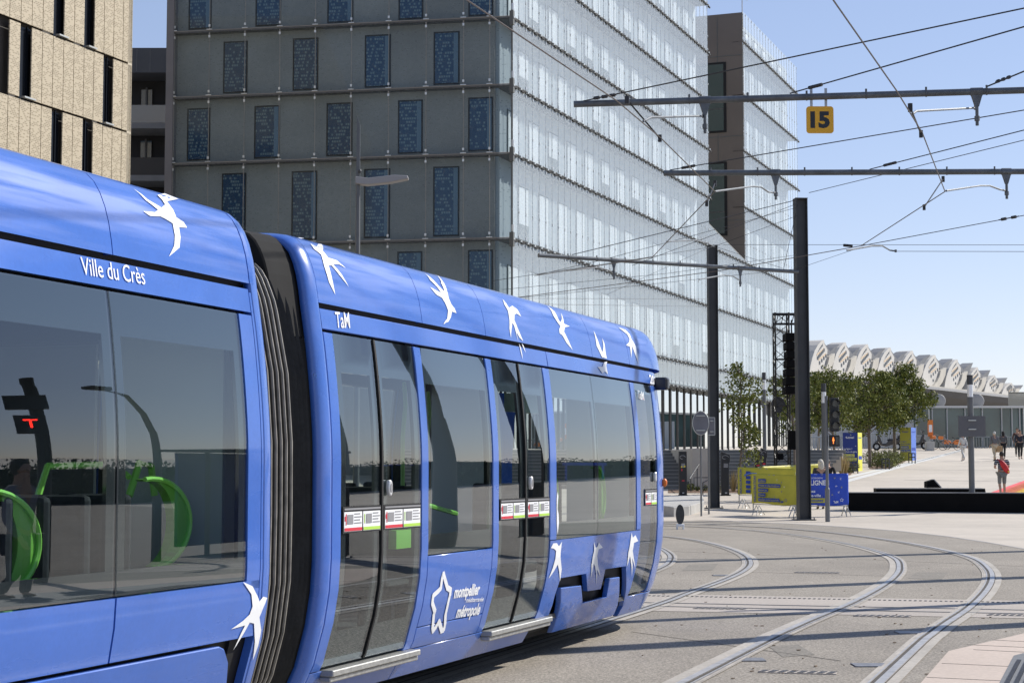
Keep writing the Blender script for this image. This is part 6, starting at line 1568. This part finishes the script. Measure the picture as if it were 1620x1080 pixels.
def tuft(x, Y, lab, seed, h=.7):
    rnd = random.Random(seed); b = Vector(tp(x, Y)); mb = MB()
    for _ in range(90):
        a = rnd.uniform(0, 6.28); r_ = rnd.uniform(.05, .38)*h; t = b+Vector((math.cos(a)*r_, math.sin(a)*r_, h*rnd.uniform(.6, 1.1))); c = b+Vector((math.cos(a)*r_*.2, math.sin(a)*r_*.2, 0)); s_ = Vector((-math.sin(a), math.cos(a), 0))*.012
        mb.quad(c-s_, c+s_, t+s_*.3, t-s_*.3, rnd.randint(0, 1))
    mb.build('grass_tuft', GRASSM, label=lab, cat='ornamental grass', recalc=False)
bed([Vector((at(1052, 0, 70.3).x, 70.3, 0)), Vector((at(1262, 0, 70.3).x, 70.3, 0)), Vector((at(1262, 0, 73).x, 73, 0)), Vector((at(1052, 0, 73).x, 73, 0))], 'low green shrub in the mulch strip before the wide steps', 9, 21, hh=.28)
bed([Vector((at(1364, 0, 93).x, 93, 0)), Vector((at(1396, 0, 93).x, 93, 0)), Vector((at(1425, 0, 104).x, 104.5, 0)), Vector((at(1366, 0, 104).x, 104, 0))], 'grey-green shrub in the planting bed under the trees', 22, 22, hh=.8)
bed([Vector((at(1318, 0, 86).x, 86, 0)), Vector((at(1335, 0, 86).x, 86, 0)), Vector((at(1340, 0, 90).x, 90, 0)), Vector((at(1318, 0, 90).x, 90, 0))], 'small shrub in the bed left of the dark blue totem', 4, 23, hh=.5)
tuft(1160, 71.3, 'dry ornamental grass tuft left of the rear yellow barrier', 31, .85); tuft(1338, 87.5, 'dry grass tuft at the left foot of the dark blue totem', 32, .9); tuft(1331, 87, 'dry grass tuft further left of the dark blue totem', 33, 1.1); tuft(1232, 71.5, 'dry grass tuft behind the truss tower', 34, .7)

# ================================================================== PEOPLE
SKIN = mat('skin', (.42, .25, .17), .6)
def skin_mesh(nodes, edges, root, lvl=1):
    names = list(nodes); me = bpy.data.meshes.new('t'); me.from_pydata([nodes[n][0] for n in names], [(names.index(a), names.index(b)) for a, b in edges], [])
    o = bpy.data.objects.new('t', me); COL.objects.link(o); o.modifiers.new('s', 'SKIN')
    for i, n in enumerate(names):
        r_ = nodes[n][1]; r_ = r_ if isinstance(r_, tuple) else (r_, r_); me.skin_vertices[0].data[i].radius = r_; me.skin_vertices[0].data[i].use_root = (n == root)
    ss = o.modifiers.new('ss', 'SUBSURF'); ss.levels = lvl; ss.render_levels = lvl
    dg = bpy.context.evaluated_depsgraph_get(); dg.update(); m2 = bpy.data.meshes.new_from_object(o.evaluated_get(dg)); bpy.data.objects.remove(o)
    vs = [v.co.copy() for v in m2.vertices]; fs = [tuple(p.vertices) for p in m2.polygons]; bpy.data.meshes.remove(m2); return vs, fs
def person(loc, rz, lab, h=1.72, stride=.0, top=(.1, .1, .1), legs=(.1, .1, .1), hair=(.04, .03, .025), shoes=(.05, .05, .05), arms=((.12, .05), (-.12, .02)), shorts=False, longhair=False, sleeve='long', stripes=None, female=False, looktilt=0, group=None, skinm=None, wide=1.0):
    """facing +Y in local space; arms: per side (swing forward at hand, bend)"""
    r = empty('person', loc, rz, lab, 'person', group); k = h/1.72; M = WM[r.name]
    def W(x, y, z): return (x*k, y*k, z*k)
    sw = .19*wide*(.92 if female else 1); N = {}; E_ = []
    N['pel'] = (W(0, 0, .95), (.15*k*wide, .11*k)); N['waist'] = (W(0, .0, 1.10), (.135*k*wide, .10*k)); N['chest'] = (W(0, 0, 1.30), (.165*k*wide, .115*k)); N['neck'] = (W(0, -.01, 1.455), .06*k)
    N['jaw'] = (W(0, .015, 1.535), (.062*k, .072*k)); N['head'] = (W(0, .01, 1.62), (.078*k, .095*k)); N['crown'] = (W(0, -.005, 1.685), (.055*k, .07*k)); N['nose'] = (W(0, .105, 1.585), .013*k); N['chin'] = (W(0, .075, 1.53), .02*k)
    E_ += [('pel', 'waist'), ('waist', 'chest'), ('chest', 'neck'), ('neck', 'jaw'), ('jaw', 'head'), ('head', 'crown'), ('head', 'nose'), ('jaw', 'chin')]
    for s_, nm in ((-1, 'l'), (1, 'r')):
        fw, bend = arms[0] if s_ < 0 else arms[1]
        N['ear'+nm] = (W(s_*.085, .0, 1.595), .016*k); E_.append(('head', 'ear'+nm))
        sh = (s_*sw, 0, 1.40); el = (s_*(sw+.055), fw*.35-.03, 1.13); wr = (s_*(sw+.05-bend*.5), fw+bend*.6, .90+bend*.9)
        N['sh'+nm] = (W(*sh), .056*k); N['el'+nm] = (W(*el), .042*k); N['wr'+nm] = (W(*wr), .028*k)
        d = Vector(wr)-Vector(el); d.normalize(); pm = Vector(wr)+d*.055; N['pm'+nm] = (W(*pm), (.038*k, .02*k))
        E_ += [('chest', 'sh'+nm), ('sh'+nm, 'el'+nm), ('el'+nm, 'wr'+nm), ('wr'+nm, 'pm'+nm)]
        for f in range(4):
            o_ = (f-1.5)*.019; L_ = (.06, .075, .07, .055)[f]; a = pm+Vector((0, o_, 0))+d*.035; b = a+d*L_*.6+Vector((-s_*.012, 0, 0)); N['f%d%s' % (f, nm)] = (W(*a), .0095*k); N['g%d%s' % (f, nm)] = (W(*b), .008*k); E_ += [('pm'+nm, 'f%d%s' % (f, nm)), ('f%d%s' % (f, nm), 'g%d%s' % (f, nm))]
        t_ = Vector(wr)+d*.03+Vector((0, .035, 0)); t2 = t_+d*.035+Vector((0, .015, 0)); N['th'+nm] = (W(*t_), .011*k); N['ti'+nm] = (W(*t2), .009*k); E_ += [('wr'+nm, 'th'+nm), ('th'+nm, 'ti'+nm)]
        st_ = stride*s_; hip = (s_*.09, 0, .90); kn = (s_*.095, st_*.42+.03, .50); an = (s_*.095, st_-(.05 if st_ < 0 else 0), .09+(.05 if st_ < -.1 else 0)); toe = (s_*.105, st_+.13, .035)
        N['hip'+nm] = (W(*hip), .088*k); N['kn'+nm] = (W(*kn), .056*k); N['cf'+nm] = (W(kn[0], (kn[1]*.6+an[1]*.4)-.02, .38), .052*k); N['an'+nm] = (W(*an), .036*k); N['toe'+nm] = (W(*toe), (.04*k, .025*k))
        E_ += [('pel', 'hip'+nm), ('hip'+nm, 'kn'+nm), ('kn'+nm, 'cf'+nm), ('cf'+nm, 'an'+nm), ('an'+nm, 'toe'+nm)]
    def mk(nodes, edges, root, nm, m_, grow=0):
        nd = {a: (nodes[a][0], tuple(q+grow for q in (nodes[a][1] if isinstance(nodes[a][1], tuple) else (nodes[a][1],)*2))) for a in nodes}
        vs, fs = skin_mesh(nd, edges, root); mb = MB(); mb.raw([M @ v for v in vs], fs, 0, True); return mb.build(nm, m_, r, recalc=False)
    def sub(keys): return {a: N[a] for a in keys}, [e for e in E_ if e[0] in keys and e[1] in keys]
    mk(N, E_, 'pel', 'body', skinm or SKIN)
    def cm(c, nm): return mat('cloth_%s_%02x%02x%02x' % (nm, int(c[0]*255), int(c[1]*255), int(c[2]*255)), c, .85, noise=[(9, .15, 3)])
    ks = ['pel', 'waist', 'chest', 'shl', 'shr']+(['ell', 'elr', 'wrl', 'wrr'] if sleeve == 'long' else [])
    nd, ed = sub(ks)
    if sleeve != 'long':
        for nm in 'lr': nd['u'+nm] = (tuple(Vector(N['sh'+nm][0]).lerp(Vector(N['el'+nm][0]), .7)), .06*k); ed.append(('sh'+nm, 'u'+nm))
    nd['pel'] = (tuple(Vector(nd['pel'][0])-Vector((0, 0, -.0))), nd['pel'][1])
    nd['nk'] = (W(0, -.005, 1.43), .062*k); ed.append(('chest', 'nk'))
    tp_ = mk(nd, ed, 'pel', 'top', cm(top, 'top'), .012)
    if stripes:
        m_ = tp_.data.materials[0].copy(); m_.name = 'striped_top'; n = m_.node_tree.nodes; l = m_.node_tree.links; g = n.new('ShaderNodeNewGeometry'); sx = n.new('ShaderNodeSeparateXYZ'); l.new(g.outputs['Position'], sx.inputs[0])
        q = n.new('ShaderNodeMath'); q.operation = 'MULTIPLY'; q.inputs[1].default_value = 14; l.new(sx.outputs[2], q.inputs[0]); f = n.new('ShaderNodeMath'); f.operation = 'FRACT'; l.new(q.outputs[0], f.inputs[0]); t = n.new('ShaderNodeMath'); t.operation = 'GREATER_THAN'; t.inputs[1].default_value = .7; l.new(f.outputs[0], t.inputs[0])
        mx = n.new('ShaderNodeMix'); mx.data_type = 'RGBA'; l.new(t.outputs[0], mx.inputs[0]); mx.inputs[6].default_value = (*top, 1); mx.inputs[7].default_value = (*stripes, 1); l.new(mx.outputs[2], n['Principled BSDF'].inputs['Base Color']); tp_.data.materials[0] = m_
    ks = ['pel', 'hipl', 'hipr', 'knl', 'knr']+([] if shorts else ['cfl', 'cfr', 'anl', 'anr'])
    nd, ed = sub(ks)
    for a in ('anl', 'anr'):
        if a in nd: nd[a] = (tuple(Vector(nd[a][0])+Vector((0, 0, .02))), .045*k)
    mk(nd, ed, 'pel', 'shorts' if shorts else 'trousers', cm(legs, 'legs'), .014)
    for nm in 'lr':
        nd, ed = sub(['an'+nm, 'toe'+nm]); nd['an'+nm] = (tuple(Vector(nd['an'+nm][0])+Vector((0, -.02, -.035))), .038*k); mk(nd, ed, 'an'+nm, 'shoe', cm(shoes, 'shoe'), .008)
    hv = 1.15 if hair[0] > .54 and longhair else 1.0; hb = MB(); hc = M @ Vector(W(0, -.012, 1.635)); hb.ell(hc, .088*k*hv, .108*k*hv, .098*k*hv, 12, 8)
    if longhair: hb.ell(M @ Vector(W(0, -.06, 1.53)), .095*k*hv, .06*k*hv, .17*k*hv, 12, 8)
    # keep hair off the face
    hb.v = [v if (M.inverted() @ v).y < .06*k or (M.inverted() @ v).z > 1.66*k else v+(M.to_3x3() @ Vector((0, -.03, .0)))*1 for v in hb.v]
    hb.build('hair', mat('hair_%02x%02x' % (int(hair[0]*255), int(hair[2]*255)), hair, .8, noise=[(40, .3, 2)]), r)
    fb = MB()
    for s_ in (-1, 1): fb.ell(M @ Vector(W(s_*.03, .088, 1.605)), .011*k, .008*k, .008*k, 6, 4)
    fb.build('eyes', mat('eye_dark', (.02, .02, .02), .3), r)
    return r, M, k
r, M, k = person(tuple(Vector(tp(1585, 66.7))), R(4), 'man in a striped dark top and grey shorts with a red bag across his back', 1.78, .05, (.02, .022, .035), (.17, .17, .165), (.03, .025, .02), (.5, .5, .5), ((.1, .25), (.08, .28)), True, sleeve='short', stripes=(.45, .46, .5), wide=1.12)
mb = MB(); mb.ell(M @ Vector((.05, -.17, 1.20)), .115, .075, .30, 12, 8, M=Matrix.Rotation(R(-32), 3, 'Y')); 
bag = mb.build('shoulder_bag', mat('bag_red', (.50, .015, .02), .6, noise=[(6, .2, 3)]), label='red shoulder bag slung across the back of the man in grey shorts', cat='bag')
mb = MB(); mb.tube([M @ Vector(p) for p in ((-.13, -.17, 1.42), (-.18, -.05, 1.50), (-.12, .12, 1.40), (.1, .17, 1.15), (.22, .05, 1.05))], .02, 5); s_ = mb.build('strap', MATS['bag_red'], bag)
mb = MB(); mb.ell(M @ Vector((.16, -.25, 1.02)), .025, .012, .04); mb.build('small_badge', mat('badge_yellow', (.7, .5, .03), .5), bag)
person(tp(1524, 104), R(20), 'woman in white clothes walking away, partly behind the slim grey post', 1.66, .22, (.62, .60, .56), (.62, .60, .56), (.10, .05, .03), (.6, .6, .6), ((.2, 0), (-.15, .02)), female=True)
r, M, k = person(tp(1574, 104), R(10), 'older man with white hair, dark vest and beige trousers walking away', 1.76, .26, (.13, .13, .14), (.50, .42, .30), (.55, .53, .50), (.05, .04, .04), ((.1, .0), (-.02, .03)), wide=1.05)
mb = MB(); c = M @ Vector((.30, .0, .72)); mb.obox(c, (1, 0, 0), (0, 1, 0), UP, .17, .09, .19); bg_ = mb.build('tote_bag', mat('bag_tan', (.36, .24, .13), .8), label='tan carrier bag held by the older man in beige trousers', cat='bag', bevel=.02)
mb = MB(); mb.tube([c+Vector((-.08, 0, .19)), c+Vector((-.03, 0, .33)), c+Vector((.03, 0, .33)), c+Vector((.08, 0, .19))], .01, 5); mb.build('handle', MATS['bag_tan'], bg_)
person(tp(1588, 108), R(-5), 'woman with long dark hair in a grey jacket and black trousers', 1.70, .15, (.10, .10, .105), (.012, .012, .014), (.012, .01, .01), (.02, .02, .02), ((.12, .08), (.02, .04)), longhair=True, female=True)
person(tp(1614.5, 107), R(176), 'man in a dark cap and dark blue clothes walking towards us at the right edge', 1.80, .12, (.018, .02, .035), (.015, .015, .018), (.012, .012, .015), (.02, .02, .02), ((.05, .03), (-.05, .03)), wide=1.15)
person(tp(1610.5, 112), R(170), 'man in a dark brown top just behind the one in the dark cap', 1.82, .05, (.07, .035, .03), (.02, .02, .02), (.02, .015, .012), (.03, .03, .03), ((.05, .03), (-.05, .03)), wide=1.1)
person((at(1298, 740, 60.5).x, 60.5, tz(60.5)), R(10), 'woman with long white hair and a dark coat behind the blue banner', 1.70, 0, (.045, .040, .05), (.03, .03, .03), (.56, .52, .44), (.03, .03, .03), ((.05, .05), (.05, .05)), longhair=True, female=True, wide=1.25)
person((at(1310, 740, 63.2).x, 63.2, tz(63.2)), R(-30), 'person in a black coat right beside the white-haired woman', 1.62, 0, (.012, .012, .014), (.02, .02, .02), (.10, .09, .08), (.03, .03, .03), ((.05, .05), (.05, .05)), wide=1.2)
# ================================================================== SCOOTER AND BICYCLES
TYRE = mat('tyre', (.012, .012, .012), .8); BODY = mat('scooter_black', (.012, .012, .014), .3, coat=.5)
def ring(mb, c, R_, r_, nrm=(0, 1, 0), n=20, mi=0):
    P = [Vector(c)+Vector((R_*math.cos(t*2*math.pi/n), 0, R_*math.sin(t*2*math.pi/n))) for t in range(n+1)]; mb.tube(P, r_, 6, mi=mi, caps=False)
def scooter(x, Y, lab, flip=1):
    b = Vector(tp(x, Y)); r = empty('motor_scooter', tuple(b), 0, lab, 'motor scooter', 'scooters parked by the hoarding')
    def p(a, z, d=0): return b+Vector((a*flip, d, z))
    for a in (-.75, .72):
        m = MB(); ring(m, p(a, .28), .22, .07); w_ = m.build('wheel', TYRE, r); m = MB(); m.tube([p(a, .28, -.03), p(a, .28, .03)], .12, 14); m.build('rim', STEELL, w_)
    m = MB(); 
    def pr(L, d0, d1): m.prism([(a*flip, z) for a, z in L], b, (1, 0, 0), UP, (0, 1, 0), d0, d1)
    pr([(-.95, .55), (-.62, .62), (-.45, .35), (-.1, .28), (.1, .32), (.45, .45), (.9, .55), (1.0, .75), (.6, .82), (.1, .72), (-.1, .5), (-.35, .5), (-.52, .95), (-.62, 1.1), (-.72, 1.05), (-.66, .78)], -.17, .17); m.build('body', BODY, r, bevel=.05, seg=2)
    m = MB(); pr([(-.05, .72), (.15, .84), (.55, .82), (.95, .92), (1.0, .84), (.6, .76), (.1, .70)], -.14, .14); m.build('saddle', SEAT, r, bevel=.03)
    m = MB(); m.tube([p(-.58, 1.05, -.32), p(-.6, 1.1, -.1), p(-.6, 1.1, .1), p(-.58, 1.05, .32)], .02, 6); m.tube([p(-.62, 1.0), p(-.75, .28)], .035, 6); m.build('handlebar', BODY, r)
    for d in (-.3, .3): m = MB(); m.tube([p(-.6, 1.1, d), p(-.62, 1.28, d*1.2)], .008, 4); m.ell(p(-.62, 1.30, d*1.2), .06, .02, .04); m.build('mirror', BODY, r)
    m = MB(); m.prism([(-.66*flip, 1.05), (-.60*flip, 1.10), (-.45*flip, 1.45), (-.52*flip, 1.42)], b, (1, 0, 0), UP, (0, 1, 0), -.16, .16); m.build('windscreen', mat('screen_dark', (.03, .03, .035), .1, coat=1), r)
    m = MB(); m.ell(p(.93, .95), .2, .18, .16); m.build('top_box', BODY, r); m = MB(); m.ell(p(1.02, .72), .03, .1, .04); m.build('rear_light', REDM, r)
    return r
scooter(1404, 124, 'large black motor scooter parked side-on between two tree trunks'); scooter(1447, 126, 'black scooter mostly hidden behind the yellow totem, only its wheel showing', -1)
ORB = mat('bike_orange', (.70, .20, .04), .4); FRM = mat('bike_grey', (.30, .31, .32), .4, .4)
def bike(x, Y, rz, lab, flip=1):
    b = Vector(tp(x, Y)); r = empty('bicycle', tuple(b), 0, lab, 'bicycle', 'orange bicycles parked before the pavilion')
    cs = Vector((math.cos(rz), math.sin(rz), 0)); sn = Vector((-math.sin(rz), math.cos(rz), 0))
    def p(a, z, d=0): return b+cs*(a*flip)+sn*d+UP*z
    for a in (-.52, .52):
        m = MB(); P = [p(a+.33*math.cos(t*math.pi/12), .34+.33*math.sin(t*math.pi/12)) for t in range(25)]; m.tube(P, .02, 6, caps=False); w_ = m.build('wheel', TYRE, r)
        m = MB(); [m.tube([p(a, .34), p(a+.31*math.cos(t*math.pi/6), .34+.31*math.sin(t*math.pi/6))], .003, 3) for t in range(12)]; m.build('spokes', FRM, w_)
    m = MB(); m.tube([p(.42, .92), p(-.05, .34), p(-.22, .82)], .022, 6); m.tube([p(-.52, .34), p(-.15, .66), p(.38, .80)], .018, 6); m.tube([p(-.05, .34), p(-.52, .34)], .014, 6); m.tube([p(.38, .98), p(.52, .34)], .018, 6); m.build('frame', FRM, r)
    m = MB(); m.ell(p(-.24, .90), .13, .07, .04); m.build('saddle', SEAT, r)
    m = MB(); m.tube([p(.36, 1.02, -.26), p(.42, 1.08, -.1), p(.42, 1.08, .1), p(.36, 1.02, .26)], .014, 6); m.build('handlebar', FRM, r)
    m = MB(); q = p(.66, .88); m.obox(q, cs, sn, UP, .16, .16, .12); m.build('basket', ORB, r, bevel=.03)
    m = MB(); P = [p(-.52+.37*math.cos(t), .34+.37*math.sin(t)) for t in [R(20+i*20) for i in range(8)]]; m.tube(P, .035, 5); m.obox(p(-.5, .52), cs, sn, UP, .22, .03, .12); m.build('mudguard', ORB, r)
    return r
bike(1489, 126, R(200), 'orange and grey hire bicycle, left one of the two beside the orange sign'); bike(1504, 124.5, R(175), 'orange and grey hire bicycle, right one with the orange rear guard')
# ================================================================== WHAT STANDS ACROSS THE TRACKS (seen mirrored in the tram windows)
def across(x, path, c=None):
    """ground point that the tram side mirrors to photograph column x, at a given total sight length"""
    c = c or (c1 if x < 420 else c2); d = ray(x, 740); o = Vector((0, 0, 0)); t = (c.o-o).dot(c.n)/d.dot(c.n); h = Vector((d.x*t, d.y*t, 0)); dd = Vector((d.x, d.y, 0)).normalized()
    rr = dd-c.n*2*dd.dot(c.n); return h+rr*(path-h.length)
HEDGE = [mat('hedge_leaf', (.03, .045, .018), .7), mat('hedge_leaf2', (.05, .065, .025), .7), mat('hedge_leaf3', (.02, .03, .015), .7)]
rnd = random.Random(5)
mb = MB(); A, B = Vector((66, 8, 0)), Vector((46, 112, 0))
for i in range(60):
    q = A.lerp(B, (i+.5)/60); zc = tz(q.y); leaves(mb, q+UP*(zc+1.0), (1.6, 1.6, 1.3+.4*math.sin(i*1.3)), 420, .24, rnd)
    mb.obox(q+UP*(zc+.7), (1, 0, 0), (0, 1, 0), UP, .5, .95, .9, 2)
mb.build('hedge', HEDGE, label='long dark hedge across the square, seen only mirrored in the tram windows', cat='hedge', recalc=False)
for i, (x, pth, cx_) in enumerate(((700, 60, YEL), (760, 62, BNB), (820, 64, YEL), (850, 60, BNB), (905, 62, YEL), (925, 58, BNB), (640, 62, BNB))):
    q = across(x, pth+38); m = MB(); d_ = Vector((.5, -.86, 0)); m.obox(q+UP*2.1, d_, Vector((.86, .5, 0)), UP, 1.3, .05, .3); m.obox(q+UP*.9+d_*1.1, d_, Vector((.86, .5, 0)), UP, .05, .05, .9); m.obox(q+UP*.9-d_*1.1, d_, Vector((.86, .5, 0)), UP, .05, .05, .9)
    m.build('printed_hoarding', cx_, label=['yellow', 'blue', 'yellow', 'blue', 'yellow', 'blue', 'blue'][i]+' printed board on posts mirrored in the far tram windows', cat='board', group=['yellow', 'blue', 'yellow', 'blue', 'yellow', 'blue', 'blue'][i]+' boards across the square')
q = across(72, 22); r = empty('tram_signal', tuple(q), 0, 'black tram signal lit with a red letter T, mirrored in the near window', 'tram signal')
m = MB(); m.tube([q, q+UP*4.2], .09, 10); m.build('pole', SB_, r)
toT = (across(72, 9)-q).normalized(); sd_ = Vector((-toT.y, toT.x, 0))
for z, hh, nm in ((3.55, .16, 'upper_signal'), (2.95, .27, 'signal_head')):
    m = MB(); m.obox(q+toT*.2+UP*z+sd_*.1, sd_, toT, UP, .26 if hh < .2 else .19, .14, hh); hd_ = m.build(nm, SB_, r)
T_ = mat('lit_red', (1, .03, .02), .5, emit=((1, .02, .01), 12)); m = MB(); cc_ = q+toT*.345+sd_*.1+UP*3.02
m.obox(cc_+UP*.07, sd_, toT, UP, .085, .004, .016); m.obox(cc_-UP*.05, sd_, toT, UP, .016, .004, .11); m.build('letter_t', T_, hd_)
q = across(250, 30); r = empty('street_lamp', tuple(q), 0, 'street lamp with a long curved arm, mirrored in the near window', 'street lamp'); sd2 = Vector((-(c1.n.y), c1.n.x, 0))
m = MB(); m.tube([q, q+UP*3.2, q+UP*4.0+sd2*-.15, q+UP*4.6+sd2*-.5, q+UP*4.9+sd2*-1.1], [.09, .07, .06, .05, .04], 8); m.build('pole', MASTM, r); m = MB(); m.obox(q+UP*4.9+sd2*-1.3, sd2, c1.n, UP, .3, .1, .04); m.build('lamp_head', MASTM, r)
q = across(395, 34); r = empty('tram_shelter', tuple(q), R(-30), 'low dark tram shelter mirrored in the near windows', 'shelter')
m = MB(); ex, ey = sd2, c1.n; m.obox(q+UP*2.5, ex, ey, UP, 1.9, .8, .06); m.build('roof', MASTM, r); m = MB(); m.obox(q+UP*1.3+ey*.6, ex, ey, UP, 1.7, .03, 1.1); m.build('rear_panel', NAVY, r)
for s_ in (-1, 1): m = MB(); m.tube([q+ex*s_*1.6, q+ex*s_*1.6+UP*2.5], .05, 6); m.build('post', MASTM, r)
r, M, k = person(tuple(across(35, 18)), R(70), 'man in a cap across the track, mirrored in the near window', 1.75, .05, (.25, .25, .28), (.05, .05, .06), (.02, .02, .02), (.03, .03, .03))
q = across(705, 27); r = empty('branching_post', tuple(q), 0, 'thick dark post with a forked arm, mirrored in the front car windows', 'post')
m = MB(); m.tube([q, q+UP*2.6, q+UP*5, q+UP*9], [.22, .17, .15, .14], 10); m.tube([q+UP*4.8, q+UP*5.6+c2.t*.7, q+UP*6.4+c2.t*.9], [.12, .1, .05], 8); m.build('post', MASTM, r)

# hedges added beyond the tram to darken the view through its windows
rnd = random.Random(9)
for j, (ya, yb, xo) in enumerate(((4, 15, -9.5), (16, 27, -8.5), (28, 40, -7.0))):
    mb = MB(); n_ = 14
    for i in range(n_):
        q = Vector((xo+(i*.12), ya+(yb-ya)*(i+.5)/n_, 0)); leaves(mb, q+UP*.85, (.7, .8, .75), 130, .28, rnd); mb.obox(q+UP*.55, (1, 0, 0), (0, 1, 0), UP, .35, .42, .5, 2)
    mb.build('added_hedge', HEDGE, label=('hedge added to darken the view beyond the near car, glimpsed through its windows', 'hedge added to darken the view beyond the gangway, glimpsed through the first doors', 'hedge added to darken the view beyond the front car, glimpsed through its last windows')[j], cat='hedge', recalc=False)
